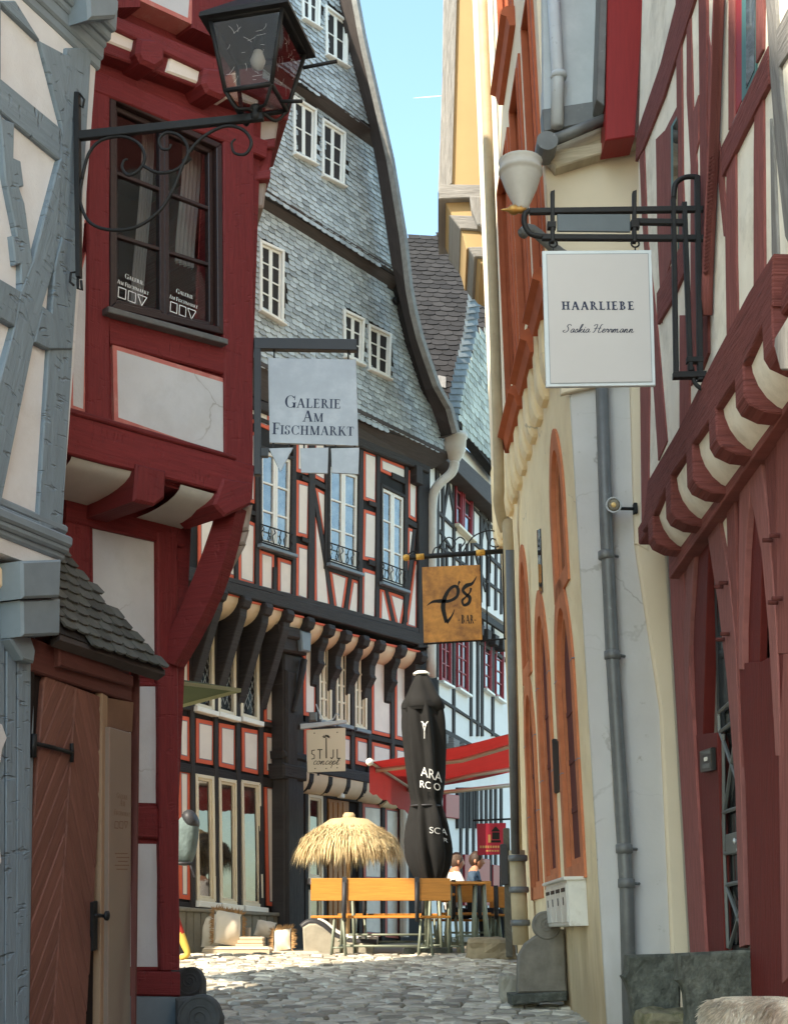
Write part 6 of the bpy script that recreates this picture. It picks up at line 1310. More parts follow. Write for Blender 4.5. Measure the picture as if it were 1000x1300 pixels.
# ------------------------------------------------------------------ bar sign
BF = Frame((1.35, 16.7, 0), (1, .0, 0))
bs_ = thing('bar_sign', "square brown sign with calligraphic e's BAR hanging from a black and gold pole", 'sign', tuple(BF.at(645, 700)))
m = MB(); m.tube([BF.at(517, 708), BF.at(650, 699)], .032, 10); m.obj('pole', IRON, bs_)
GOLD = mat('gold_paint', (.62, .34, .07), .45, metal=.2, var=.15)
for a, b, r in ((528, 538, .04), (604, 615, .04)): m = MB(); m.tube([BF.at(a, 708 - (a - 517) * .068), BF.at(b, 708 - (b - 517) * .068)], r, 12); m.obj('gold_band', GOLD, bs_)
m = MB(); m.lathe(BF.at(517, 708), [(0, .06), (.03, .05), (.045, .02), (.035, -.02), (.02, -.03)], 14, (-1, 0, 0)); m.obj('pole_knob', GOLD, bs_)
m = MB()
for pts in ([(556, 702), (560, 690), (570, 682), (578, 690), (572, 697), (567, 692)], [(588, 700), (600, 682), (618, 674), (632, 676), (640, 684), (632, 694), (622, 692), (624, 684), (630, 686)], [(582, 698), (590, 688), (584, 682), (578, 686)], [(548, 706), (552, 696), (560, 694)], [(516, 706), (524, 700), (532, 704)]):
    m.tube(smooth([BF.at(x, y) for x, y in pts], 4), .009, 5)
m.obj('iron_scroll', IRON, bs_)
m = MB()
for a, b in (((609, 704), (611, 816)), ((617, 702), (618, 820)), ((622, 700), (622, 728)), ((638, 700), (640, 812)), ((537, 818), (645, 811))): m.tube([BF.at(*a, -.03), BF.at(*b, -.03)], .011, 5)
m.obj('stay_rod', IRON, bs_)
def mottled(name, c1, c2):
    m_ = mat(name, c1, .4, var=.3, vs=5, bump=.05, stain=(c2, 2.6, .42, .64, .9)); return m_
BRN = mottled('mottled_bronze_board', (.60, .26, .05), (.17, .065, .02))
bd = slab('sign_board', BF, [(535.5, 720), (609, 717), (612, 812), (538, 816)], -.012, .012, BRN, bs_, .003)
m = MB(); D = lambda P: m.add([BF.w(*BF.loc(540.5 + x * 74 - .5, 718 + y * 95, .0145), .0145) for x, y in P], [list(range(len(P)))])
def brush(P, W_):
    P = smooth([(a, b, 0) for a, b in P], 5); n = len(P); 
    L_ = []; 
    for i, p in enumerate(P):
        t = (P[min(i + 1, n - 1)] - P[max(i - 1, 0)]).normalized(); f_ = i / (n - 1) * (len(W_) - 1); j = min(int(f_), len(W_) - 2); wd = W_[j] + (W_[j + 1] - W_[j]) * (f_ - j)
        L_.append(((p.x - t.y * wd, p.y + t.x * wd), (p.x + t.y * wd, p.y - t.x * wd)))
    for i in range(n - 1): D([L_[i][0], L_[i + 1][0], L_[i + 1][1], L_[i][1]])
brush([(.02, .54), (.12, .485), (.26, .475), (.40, .475), (.53, .42), (.56, .33), (.51, .275), (.41, .32), (.33, .43), (.30, .55), (.33, .68), (.36, .76)], [.002, .016, .026, .02, .022, .03, .02, .022, .034, .04, .032, .03])
brush([(.36, .76), (.40, .73), (.46, .66), (.50, .58)], [.03, .02, .012, .002])
brush([(.585, .21), (.565, .25), (.57, .29)], [.02, .012, .002])
brush([(.88, .14), (.80, .24), (.70, .27), (.64, .33), (.70, .39), (.76, .43), (.74, .50), (.66, .53), (.63, .47), (.69, .42), (.76, .36), (.78, .30)], [.002, .02, .03, .024, .022, .03, .026, .018, .02, .012, .012, .02])
for t_, x0 in (('B', .61), ('A', .685), ('R', .76)):
    w_, gl_ = glyph(t_, .2, .06, .05)
    for P in gl_: D([(x0 + a * .085, .775 - b * .115) for a, b in P])
for a in (.575, .85): D([(a - .015, .735), (a + .015, .735), (a + .015, .725), (a - .015, .725)])
m.obj('lettering', mat('black_lettering', (.012, .01, .008), .6, bump=0), bd)
# ------------------------------------------------------------------ small red menu sign and its post
MF = Frame((1.35, 18.9, 0), (1, 0, 0))
ms_ = thing('red_menu_sign', 'small red hanging sign with a house emblem above the seated people', 'sign', tuple(MF.at(640, 1040)))
m = MB(); m.tube([MF.at(600, 1042), MF.at(650, 1040)], .014, 6); m.obj('arm', IRON, ms_)
bd = slab('sign_board', MF, [(605, 1046), (642, 1045), (642, 1085), (606, 1086)], -.012, .012, mat('crimson_sign', (.42, .02, .045), .5, var=.06, bump=.05), ms_, .003)
m = MB(); E = lambda P: m.add([MF.w(*MF.loc(x, y, .015), .015) for x, y in P], [list(range(len(P)))])
E([(623, 1056), (629, 1049), (635, 1056)]); E([(624.5, 1057), (634, 1057), (634, 1066), (624.5, 1066)]); E([(623, 1067), (635.5, 1067), (635.5, 1070), (623, 1070)]); m.obj('house_emblem', MATS['black_lettering'], bd)
m = MB()
for k in range(9): E([(609 + k * 3.2, 1074), (611.2 + k * 3.2, 1074), (611 + k * 3.2, 1077), (609 + k * 3.2, 1077)])
for k in range(5): E([(617 + k * 3.4, 1079.5), (619.5 + k * 3.4, 1079.5), (619.5 + k * 3.4, 1081.5), (617 + k * 3.4, 1081.5)])
E([(619.5, 1060), (622.8, 1060), (622.8, 1070), (619.5, 1070)]); m.obj('gold_lettering', mat('gold_lettering', (.6, .33, .12), .5, bump=0), bd)
# ------------------------------------------------------------------ palm shop sign
SFR = Frame(CL.at(384, 930, .3), (1, .0, 0))
ss = thing('palm_shop_sign', 'cream square sign reading STIJL with a palm tree, hanging by the carved post', 'sign', tuple(SFR.at(385, 920)))
timber('bracket_arm', SFR, [(381, 919), (440, 914), (440, 918), (381, 926)], -.03, .03, ZNL, ss, c=.006, jit=.001)
m = MB(); m.tube([SFR.at(401, 894), SFR.at(409, 915)], .01, 5); m.tube(smooth([SFR.at(412, 917), SFR.at(422, 914), SFR.at(427, 906), SFR.at(430, 909)], 3), .01, 5); m.obj('stay_wire', ZNL, ss)
slab('spot_lamp', SFR, [(392, 904), (402, 904), (402, 915), (392, 916)], -.08, .04, ZINC, ss, .02)
bd = slab('sign_board', SFR, [(389, 927), (438.5, 924), (438.5, 979), (390, 981)], -.014, .014, mat('cream_sign_panel', (.62, .55, .42), .6, var=.04, bump=.05), ss, .003)
m = MB(); Q = lambda P: m.add([SFR.w(*SFR.loc(x, y, .0165), .0165) for x, y in P], [list(range(len(P)))])
Q([(413.4, 937), (414.6, 937), (415, 963), (413.4, 963)])
for a in range(7):
    t = math.radians(-20 + a * 36.6); c, s_ = 1.25 * math.cos(t), 1.25 * math.sin(t); Q([(414 - s_ * .9, 936 - c * .6), (414 + c * 2.6 - s_ * .9, 935 - s_ * 1.8), (414 + c * 4.6, 936.4 - s_ * 2.6), (414 + c * 2.4 + s_ * .9, 936.4 - s_ * 1.4)])
for P in ([(399.5, 952.5), (396, 953), (395.5, 957), (399, 959), (399, 963), (395.5, 964)],): ribbon(m, SFR, [SFR.loc(x, y, .0165) for x, y in P], .012, .0165)
for P in ([(403, 952), (409, 952)], [(406, 952), (406, 963.5)], [(423, 952), (423, 961), (421, 963.5), (419.5, 962)], [(428, 951.5), (428, 963), (432, 963)]): ribbon(m, SFR, [SFR.loc(x, y, .0165) for x, y in P], .014, .0165)
p, q = SFR.loc(397, 971, .0165), SFR.loc(430, 970, .0165); script(m, SFR, 'concept', p[0], q[0], p[1], .006, .0166)
for x, y in ((399, 931), (428, 930), (400, 976), (428, 975), (414, 976)): Q([(x - .7, y - .7), (x + .7, y - .7), (x + .7, y + .7), (x - .7, y + .7)])
m.obj('lettering', mat('black_lettering', (0, 0, 0)), bd)
# ================================================================== beer benches and tables on the terrace
BW = mat('orange_bench_wood', (.50, .20, .035), .45, var=.18, vs=3, bump=.25, bs=6, grain=True, rnd=.1, chips=((.3, .11, .02), 5, .6, .75, .6))
BM = mat('grey_green_bench_steel', (.20, .22, .17), .5, metal=.2, var=.15, bump=.1)
BS = mat('dark_bench_bracket', (.035, .035, .04), .5, var=.15, bump=.1)
def plank(parent, name, c, size, m_=BW):
    m = MB(); c = V(c); m.box(c, size, bev=.006)
    if size[0] < size[1]: m.u = [[(v, u) for u, v in f] for f in m.u]
    return m.obj(name, m_, parent)
def legs(parent, x, y0, y1, zt, zb, r=.017, brace=True):
    for y in (y0, y1):
        for dx in (-.09, .09):
            m = MB(); m.tube([V((x + dx * .6, y, zt)), V((x + dx, y, zb))], r, 7); m.obj('leg', BM, parent)
    m = MB(); m.tube([V((x - .08, y0, zb + .12)), V((x + .08, y0, zb + .12))], r * .7, 6); m.tube([V((x - .08, y1, zb + .12)), V((x + .08, y1, zb + .12))], r * .7, 6); m.tube([V((x, y0, zb + .2)), V((x, y1, zb + .2))], r * .7, 6); m.obj('cross_bar', BM, parent)
def bench(label, x0, x1, y, zg, sh=.50, bt=.95, back=True, group='beer benches on the terrace', side=-1, rot=0.):
    t = thing('beer_bench', label, 'bench', ((x0 + x1) / 2, y, zg), group); L_ = x1 - x0; cx = (x0 + x1) / 2
    for k in (0, 1): plank(t, 'seat_board', (cx, y + (k - .5) * .145, zg + sh - .015), (L_, .135, .03))
    if back:
        plank(t, 'backrest', (cx, y + side * .19, zg + bt - .14), (L_, .03, .27))
        for fx in (.24, .76):
            m = MB(); p = V((x0 + L_ * fx, y + side * .20, zg)); q = side * .02
            m.tube([p + V((0, -side * .1, sh - .05)), p + V((0, q, sh - .02)), p + V((0, q, bt - .05))], .026, 8); m.box(p + V((0, q, (sh + bt) / 2 + .02)), (.06, .02, bt - sh - .02), bev=.006); m.obj('back_bracket', BS, t)
    for fx in (.2, .82): legs(t, x0 + L_ * fx, y - .11, y + .11, zg + sh - .03, zg)
    m = MB(); m.tube([V((x0 + L_ * .2, y, zg + .14)), V((x0 + L_ * .82, y, zg + .14))], .016, 6); m.obj('stretcher', BM, t)
    return t
def table(label, x0, x1, y, zg, h, dep=.6):
    t = thing('beer_table', label, 'table', ((x0 + x1) / 2, y, zg), 'beer tables on the terrace'); L_ = x1 - x0; cx = (x0 + x1) / 2
    n = 4
    for k in range(n): plank(t, 'tabletop_board', (cx, y + (k - (n - 1) / 2) * dep / n, zg + h - .015), (L_, dep / n - .006, .03))
    for fx in (.16, .84): legs(t, x0 + L_ * fx, y - dep * .38, y + dep * .38, zg + h - .03, zg, .02)
    m = MB(); m.tube([V((x0 + L_ * .16, y, zg + .25)), V((x0 + L_ * .84, y, zg + .25))], .016, 6); m.obj('stretcher', BM, t)
    return t
g0 = gz(0, 17.9)
bench('long orange beer bench with its back to the street, in front of the straw parasol', -1.03, .70, 17.9, g0)
table('long orange beer table behind the front bench', -.85, .78, 18.6, gz(0, 18.6), .76)
bench('long orange beer bench on the far side of the long table', -.75, .75, 19.3, gz(0, 19.3))
table('short orange table end beside the closed black parasol', .70, 1.16, 18.25, gz(0, 18.2), .90, .5)
bench('short orange bench in front of the two seated people', .62, 1.27, 18.9, gz(0, 18.9), .52, .92)
bench('orange bench end close to the yellow wall and the grey post', 1.26, 1.62, 19.1, gz(0, 19.1), .50, .85)
table('orange table between the two seated people and the red menu sign', .5, 1.6, 19.55, gz(0, 19.5), .74, .5)
# ================================================================== straw parasol
STRAW = mat('straw', (.62, .50, .29), .8, var=.2, bump=0, isl=.35, trans=.35)
tx, ty = -.62, 19.4; tg = gz(tx, ty)
tp = thing('straw_parasol', 'straw thatched parasol with shaggy fringe in front of the shop door', 'parasol', (tx, ty, tg))
zp = 3.06; zr = 2.73; Rr = .66
m = MB(); m.tube([V((tx, ty, tg)), V((tx, ty, zp - .05))], .028, 10); m.obj('pole', mat('pale_wood_pole', (.5, .33, .17), .6, grain=True), tp)
m = MB(); m.lathe((tx, ty, 0), [(.09, zp - .03), (.085, zp + .05), (.06, zp + .08), (0, zp + .08)], 14); m.obj('cap', STRAW, tp)
m = MB(); m.lathe((tx, ty, 0), [(Rr * .98, zr), (Rr * .75, zr + .16), (Rr * .4, zr + .32), (.05, zp - .02)], 28); m.obj('thatch_base', STRAW, tp)
m = MB()
for k in range(8500):
    a = R.random() * 2 * math.pi; t = R.random() ** .7; 
    rr = Rr * t; zc = zp - .02 - (zp - zr) * (t ** 1.7) ; ln = .12 + R.random() * .12 + (.22 * R.random() if t > .86 else 0)
    slope = 1.0 if t < .86 else 2.6
    d = V((math.cos(a + (R.random() - .5) * .5), math.sin(a + (R.random() - .5) * .5), -slope * (.6 + R.random() * .6))).normalized()
    p = V((tx + math.cos(a) * rr, ty + math.sin(a) * rr, zc + .02 + R.random() * .03)); sd = d.cross(V((math.cos(a), math.sin(a), .6))).normalized() * (.004 + R.random() * .005)
    lift = V((math.cos(a), math.sin(a), .5)) * (.01 + .03 * R.random())
    q = p + d * ln * .55 + lift; e_ = p + d * ln + V((0, 0, -.02))
    m.add([p - sd, p + sd, q + sd, q - sd, e_], [[0, 1, 2, 3], [3, 2, 4]])
o = m.obj('thatch', STRAW, tp); o['kind'] = 'stuff'
# ================================================================== closed black parasol
px_, py_ = .42, 18.45; pg = gz(px_, py_)
cpn = thing('closed_black_parasol', 'tall closed black parasol with white lettering standing among the benches', 'parasol', (px_, py_, pg))
CLOTH = mat('black_parasol_cloth', (.012, .0115, .0115), .9, var=.2, vs=5, bump=.3, bs=60)
m = MB(); m.tube([V((px_, py_, pg)), V((px_, py_, 4.9))], .03, 10); m.obj('pole', BM, cpn)
m = MB(); m.box((px_, py_, pg + .05), (.6, .6, .1), bev=.02); m.obj('base', GRANITE, cpn)
zpx = lambda y: EYE.z + ray(500, y).z / ray(500, y).y * py_
prof = [(1116, .17), (1106, .22), (1090, .265), (1070, .275), (1040, .235), (1022, .19), (1010, .20), (985, .235), (950, .255), (925, .26), (905, .25), (896, .24)]
def folded(prof, nf, amp, seed, skew=0.):
    Rn = random.Random(seed); ph = Rn.random() * 6; m = MB(); n = 64; vs = []
    for i, (y, r) in enumerate(prof):
        z = zpx(y)
        for k in range(n):
            a = 2 * math.pi * k / n; f = 1 + amp * math.sin(nf * a + ph + i * .12) + amp * .5 * math.sin(nf * 1.7 * a + ph * 2 + i * .35)
            vs.append(V((px_ + skew * (z - 3.5) + math.cos(a) * r * f, py_ + math.sin(a) * r * f, z)))
    m.add(vs, [[i * n + k, i * n + (k + 1) % n, i * n + n + (k + 1) % n, i * n + n + k] for i in range(len(prof) - 1) for k in range(n)], None, 0, True); return m
def fine(P, s=3):
    return [(v.x, v.y) for v in smooth([(a, b, 0) for a, b in P], s)]
folded(fine(prof), 7, .15, 3, -.03).obj('canopy', CLOTH, cpn)
folded(fine([(900, .275), (893, .27), (880, .20), (868, .15), (858, .09), (855, .07)]), 4, .07, 9, -.03).obj('top_flap', CLOTH, cpn)
folded([(904, .25), (899, .277), (893, .268)], 4, .07, 9, -.03).obj('flap_hem', CLOTH, cpn)
m = MB(); zt2 = zpx(857); m.lathe((px_ - .05, py_, zt2), [(.115, 0), (.11, .025), (.07, .05), (0, .06)], 18); m.obj('cap', WPAINT, cpn)
m = MB(); m.lathe((px_, py_, zpx(1024)), [(.205, -.012), (.212, 0), (.205, .012)], 24); m.obj('tie_band', BS, cpn)
LT = mat('white_print', (.7, .7, .7), .6, bump=0)
def onparasol(text, x0, x1, y0, y1, rad, nm='lettering', tilt=0.):
    c = bpy.data.curves.new('lettering', 'FONT'); c.body = text; o = bpy.data.objects.new('lettering', c); me = o.to_mesh(); vs = [v.co.copy() for v in me.vertices]; fs = [list(p.vertices) for p in me.polygons]; o.to_mesh_clear()
    bpy.data.objects.remove(o); bpy.data.curves.remove(c)
    a, b = min(v.x for v in vs), max(v.x for v in vs); e_, f_ = min(v.y for v in vs), max(v.y for v in vs); out = []
    for v in vs:
        u = (v.x - a) / (b - a); w_ = (v.y - e_) / (f_ - e_); xx = x0 + (x1 - x0) * u; yy = y0 + (y1 - y0) * w_ + tilt * u
        d = ray(xx, yy); X = d.x / d.y * (py_ - rad); Z = EYE.z + d.z / d.y * (py_ - rad); dx = X - px_ + .03 * (Z - 3.5)
        out.append(V((X, py_ - math.sqrt(max(.002, rad * rad - dx * dx)) - .012, Z)))
    m = MB(); m.add(out, fs); m.obj(nm, LT, cpn)
onparasol('ARA', 534, 561, 985, 973, .29, tilt=8); onparasol('RC O', 533, 559, 1000, 991, .285, tilt=4); onparasol('SCA', 545, 568, 1058, 1050, .285, tilt=2); onparasol('PR', 557, 569, 1068, 1063, .28, tilt=1)
onparasol('Y', 536, 541, 938, 920, .30); onparasol('v', 534, 544, 922, 916, .30)
m = MB(); 
# ================================================================== red awning
REDC = mat('red_awning_cloth', (.33, .022, .02), .8, var=.15, vs=5, bump=.1, trans=.3)
aw = thing('red_awning', 'red fabric awning on pale arms stretched from the yellow wall above the tables', 'awning', (1.2, 20, 4.2))
def A3(x, y, d): r_ = ray(x, y); return EYE + r_ * (d / r_.y)
NF, NW = A3(469, 968, 19.0), V((1.95, 19.2, 4.30)); FF, FW = A3(524, 1003, 22.2), V((2.5, 22.6, 4.22))
NS = 9
for k in range(NS):
    m = MB(); a, b = k / NS, (k + 1) / NS; vs = []
    for j in range(7):
        t = j / 6; sag = -.05 * math.sin(math.pi * t)
        for q in (a, b): vs.append(NF.lerp(NW, t).lerp(FF.lerp(FW, t), q) + V((0, 0, sag)))
    m.add(vs, [[2 * j, 2 * j + 1, 2 * j + 3, 2 * j + 2] for j in range(6)], None, 0, True); m.obj('cloth_panel', REDC, aw)
m = MB(); n = 14; vs = []
for k in range(n + 1):
    p = NF.lerp(FF, k / n); vs += [p, p - V((0, 0, .40 + .02 * math.sin(k * 2.2)))]
m.add(vs, [[2 * k, 2 * k + 2, 2 * k + 3, 2 * k + 1] for k in range(n)], None, 0, True); m.obj('valance', REDC, aw)
ARM = mat('pale_awning_metal', (.55, .5, .42), .4, metal=.3, var=.1)
m = MB(); m.tube([NF + V((0, 0, .02)), FF + V((0, 0, .02))], .04, 8); m.obj('front_bar', ARM, aw)
for t in (.12, .85):
    A, B = NF.lerp(FF, t), NW.lerp(FW, t); C_ = A.lerp(B, .5) + (FF - NF).normalized() * (.5 if t < .5 else -.4) - V((0, 0, .1)); m = MB(); m.tube([A - V((0, 0, .06)), C_, B - V((0, 0, .1))], .032, 8); m.obj('folding_arm', ARM, aw)
m = MB(); m.lathe(NF, [(0, -.05), (.045, -.04), (.05, 0), (.045, .04), (0, .05)], 14, FF - NF); m.obj('bar_end_cap', WPAINT, aw)
m = MB(); m.tube([A3(528, 1010, 20.6), A3(650, 997, 20.6)], .03, 8); m.obj('rear_bar', ARM, aw)
# ================================================================== olive parasol beyond the red house
ol = thing('olive_parasol', 'olive green square parasol edge showing past the red house corner', 'parasol', (-2.72, 13.2, gz(-2.7, 13.2)))
OLV = mat('olive_parasol_cloth', (.10, .12, .055), .8, var=.1, bump=.2, trans=.25)
c = V((-2.72, 13.2, 0)); zt3 = 3.98; zb3 = 3.76; cr = [c + V((math.cos(a), math.sin(a), 0)) * 1.28 for a in (math.radians(-8), math.radians(82), math.radians(172), math.radians(262))]
for i in range(4):
    a, b = cr[i], cr[(i + 1) % 4]; m = MB(); P = [V((a.x, a.y, zb3)), V((b.x, b.y, zb3)), V((c.x, c.y, zt3))]; m.add(P, [[0, 1, 2]]); m.obj('canopy_panel', OLV, ol)
    m = MB(); m.add([P[0], P[1], P[1] - V((0, 0, .035)), P[0] - V((0, 0, .035))], [[0, 1, 2, 3]]); m.obj('valance', mat('pale_olive_hem', (.42, .44, .28), .8, bump=0), ol)
m = MB(); m.tube([V((c.x, c.y, ol.location.z)), V((c.x, c.y, zt3 + .05))], .03, 8); m.obj('pole', BM, ol)
# ================================================================== people
SKIN = mat('skin', (.40, .19, .115), .6, var=.06, bump=0, spec=.35)
HAIR = mat('dark_brown_hair', (.035, .02, .014), .6, var=.4, vs=30, bump=.5, bs=60)
def person(label, loc, rot, verts, edges, mats, pick, hair, group=None, root='pelvis', rest=None):
    """one continuous skinned body from a joint graph: verts = {joint: (x, y, z, radius)}"""
    t = thing('person', label, 'person', (0, 0, 0), group); names = list(verts); bm = bmesh.new(); L_ = bm.verts.layers.skin.verify(); bv = {}
    for k in names:
        x, y, z, r = verts[k]; v = bm.verts.new((x, y, z)); bv[k] = v
    bm.verts.ensure_lookup_table()
    for k in names:
        r = verts[k][3]; s = bv[k][L_]; s.radius = r if isinstance(r, tuple) else (r, r); s.use_root = (k == root)
    for a, b in edges: bm.edges.new((bv[a], bv[b]))
    me = bpy.data.meshes.new('body'); bm.to_mesh(me); bm.free(); o = bpy.data.objects.new('body', me); COL.objects.link(o)
    o.modifiers.new('skin', 'SKIN').use_smooth_shade = True; s = o.modifiers.new('sub', 'SUBSURF'); s.levels = 2; s.render_levels = 2
    bpy.context.view_layer.update(); dg = bpy.context.evaluated_depsgraph_get(); e_ = o.evaluated_get(dg); nm = bpy.data.meshes.new_from_object(e_)
    o.modifiers.clear(); o.data = nm; nm.name = 'body'; nm.materials.clear()
    for m_ in mats: nm.materials.append(m_)
    for p in nm.polygons: p.material_index = pick(p.center); p.use_smooth = True
    o.parent = t
    hx, hy, hz = verts['skull'][:3]
    def hp(th, a, k=1.0, hr=False):
        x, y, z = math.sin(th) * math.cos(a), math.sin(th) * math.sin(a), math.cos(th)
        X, Y, Z = x * .098, y * .077, z * .118
        if z < -.1: X *= 1 - .22 * (-z); Y *= 1 - .38 * (-z - .1)
        if z < 0 and x > 0: X += .018 * (-z) * x
        if not hr:
            fr_ = max(0, x)
            X += .026 * math.exp(-((y / .16) ** 2 + ((z + .18) / .17) ** 2)) * (x > 0) - .010 * (math.exp(-(((abs(y) - .38) / .17) ** 2 + ((z - .02) / .12) ** 2))) * fr_ + .006 * math.exp(-((z - .2) / .1) ** 2) * fr_ + .007 * math.exp(-((y / .3) ** 2 + ((z + .52) / .08) ** 2)) * fr_
        return V((hx + X * k, hy + Y * k, hz - .05 + Z * k))
    n = 26; q = 22; bm = bmesh.new(); bm.from_mesh(nm); rows_ = [[bm.verts.new(hp(math.pi * (.004 + .992 * i / q), 2 * math.pi * k / n)) for k in range(n)] for i in range(q + 1)]
    for i in range(q):
        for k in range(n):
            f = bm.faces.new((rows_[i][k], rows_[i][(k + 1) % n], rows_[i + 1][(k + 1) % n], rows_[i + 1][k])); f.smooth = True; f.material_index = 0
    for sgn in (-1, 1):
        c_ = V((hx - .005, hy + sgn * .076, hz - .055)); er = [[bm.verts.new(c_ + V((.018 * math.sin(th) * math.cos(a) - .004, sgn * .010 * math.sin(th) * (1 + math.sin(a)), .032 * math.cos(th)))) for a in [2 * math.pi * k / 8 for k in range(8)]] for th in [math.pi * (.05 + .9 * i / 6) for i in range(7)]]
        for i in range(6):
            for k in range(8): f = bm.faces.new((er[i][k], er[i][(k + 1) % 8], er[i + 1][(k + 1) % 8], er[i + 1][k])); f.smooth = True; f.material_index = 0
    bmesh.ops.recalc_face_normals(bm, faces=bm.faces); bm.to_mesh(nm); bm.free()
    m = MB(); vs = []; n = 30; q = 12
    for i in range(q + 1):
        for k in range(n):
            a = 2 * math.pi * k / n; fz = max(0, math.cos(a)); lim = 2.25 - 1.15 * fz ** .9 + .1 * math.sin(a * 7); th = .02 + lim * i / q
            vs.append(hp(th, a, 1.10 + .02 * math.sin(a * 11 + i) - .07 * (i / q) ** 4, True) + V((-.004, 0, .008)))
    m.add(vs, [[i * n + k, i * n + (k + 1) % n, i * n + n + (k + 1) % n, i * n + n + k] for i in range(q) for k in range(n)], None, 0, True); m.obj('hair', hair, t)
    for sgn in (-1, 1):
        m = MB(); m.lathe(hp(1.57, sgn * .40) + V((-.003, 0, .0)), [(0, -.004), (.009, 0), (0, .005)], 10, (1, 0, 0)); m.obj('eye', HAIR, t)
        m = MB(); p_ = hp(1.37, sgn * .38); m.tube([p_ + V((.002, -.014, -.002)), p_ + V((.006, 0, .002)), p_ + V((.001, .014, -.001))], .0035, 5); m.obj('eyebrow', hair, t)
    m = MB(); p_ = hp(2.12, 0); m.tube([p_ + V((-.006, -.022, 0)), p_ + V((.002, 0, 0)), p_ + V((-.006, .022, 0))], .005, 6); m.obj('mouth', mat('lips', (.36, .12, .1), .5, bump=0), t)
    t.location = loc; t.rotation_euler = (0, 0, rot); return t
def seated(arm_fwd=.30, lean=.06):
    v = {'pelvis': (0, 0, .50, (.15, .12)), 'belly': (.01, 0, .66, (.14, .11)), 'chest': (lean, 0, .86, (.16, .11)), 'collar': (lean + .01, 0, 1.0, (.09, .08)), 'neck': (lean + .03, 0, 1.07, .06), 'jaw': (lean + .045, 0, 1.12, .052), 'skull': (lean + .05, 0, 1.22, .045)}
    e_ = [('pelvis', 'belly'), ('belly', 'chest'), ('chest', 'collar'), ('collar', 'neck'), ('neck', 'jaw'), ('jaw', 'skull')]
    for n, s in (('a', -1), ('b', 1)):
        v.update({'sh' + n: (lean, s * .17, .97, .062), 'el' + n: (lean + .12, s * .22, .74, .045), 'wr' + n: (lean + arm_fwd + .06, s * .12, .76, .03), 'ha' + n: (lean + arm_fwd + .13, s * .10, .765, (.038, .02)), 'fi' + n: (lean + arm_fwd + .20, s * .09, .755, (.03, .013)), 'th' + n: (lean + arm_fwd + .13, s * .05, .77, .013),
                  'hip' + n: (.04, s * .10, .47, .09), 'kn' + n: (.44, s * .13, .48, .062), 'an' + n: (.42, s * .13, .09, .042), 'to' + n: (.56, s * .14, .035, .035)})
        e_ += [('collar', 'sh' + n), ('sh' + n, 'el' + n), ('el' + n, 'wr' + n), ('wr' + n, 'ha' + n), ('ha' + n, 'fi' + n), ('ha' + n, 'th' + n), ('pelvis', 'hip' + n), ('hip' + n, 'kn' + n), ('kn' + n, 'an' + n), ('an' + n, 'to' + n)]
    return v, e_
TSW = mat('white_tshirt', (.72, .71, .7), .85, var=.05, bump=.2, bs=30); TSB = mat('navy_tshirt', (.045, .075, .12), .85, var=.1, bump=.2, bs=30); JEAN = mat('dark_trousers', (.03, .035, .05), .85, var=.15, bump=.2)
def pk(c):
    if c.z > 1.035: return 0
    if c.x > .24 and c.z > .6: return 0
    if c.z > .56 and c.x < .27: return 1
    return 2
zs = gz(1, 19.9)
v, e_ = seated(); person('person with short greying hair in a white T-shirt sitting beside the parasol', (.78, 19.95, zs + .02), math.radians(18), v, e_, [SKIN, TSW, JEAN], pk, mat('greying_brown_hair', (.09, .06, .045), .7, var=.4, vs=30, bump=.5, bs=60))
v, e_ = seated(.26, .02); person('person with dark hair in a navy T-shirt sitting nearer the red menu sign', (1.08, 19.75, zs + .02), math.radians(-12), v, e_, [SKIN, TSB, JEAN], pk, HAIR)
bench('bench under the two seated people, mostly hidden behind the tables', .45, 1.55, 19.95, zs - .06, .48, back=False)
# walker with a rucksack half hidden by the red house corner
v = {'pelvis': (0, 0, 1.0, (.15, .12)), 'belly': (.01, 0, 1.15, (.14, .11)), 'chest': (.06, 0, 1.38, (.16, .11)), 'collar': (.08, 0, 1.53, (.09, .08)), 'neck': (.11, 0, 1.6, .06), 'jaw': (.125, 0, 1.67, .052), 'skull': (.14, 0, 1.77, .045)}
e_ = [('pelvis', 'belly'), ('belly', 'chest'), ('chest', 'collar'), ('collar', 'neck'), ('neck', 'jaw'), ('jaw', 'skull')]
for n, s in (('a', -1), ('b', 1)):
    f = s * .16
    v.update({'sh' + n: (.07, s * .18, 1.5, .062), 'el' + n: (.08 - f * .6, s * .24, 1.23, .045), 'wr' + n: (.2 - f * .7, s * .22, 1.03, .032), 'ha' + n: (.23 - f * .7, s * .21, .95, (.02, .036)), 'fi' + n: (.24 - f * .7, s * .2, .88, (.014, .03)), 'th' + n: (.27 - f * .7, s * .2, .95, .013),
              'hip' + n: (.02 + f * .1, s * .1, .92, .095), 'kn' + n: (.06 + f * .9, s * .11, .52, .065), 'an' + n: (-.02 + f * 1.6, s * .11, .09, .045), 'to' + n: (.12 + f * 1.6, s * .12, .035, .036)})
    e_ += [('collar', 'sh' + n), ('sh' + n, 'el' + n), ('el' + n, 'wr' + n), ('wr' + n, 'ha' + n), ('ha' + n, 'fi' + n), ('ha' + n, 'th' + n), ('pelvis', 'hip' + n), ('hip' + n, 'kn' + n), ('kn' + n, 'an' + n), ('an' + n, 'to' + n)]
TROU = mat('red_trousers', (.36, .035, .025), .85, var=.12, bump=.2)
wk = (-2.73, 17.2, gz(-2.7, 17.2))
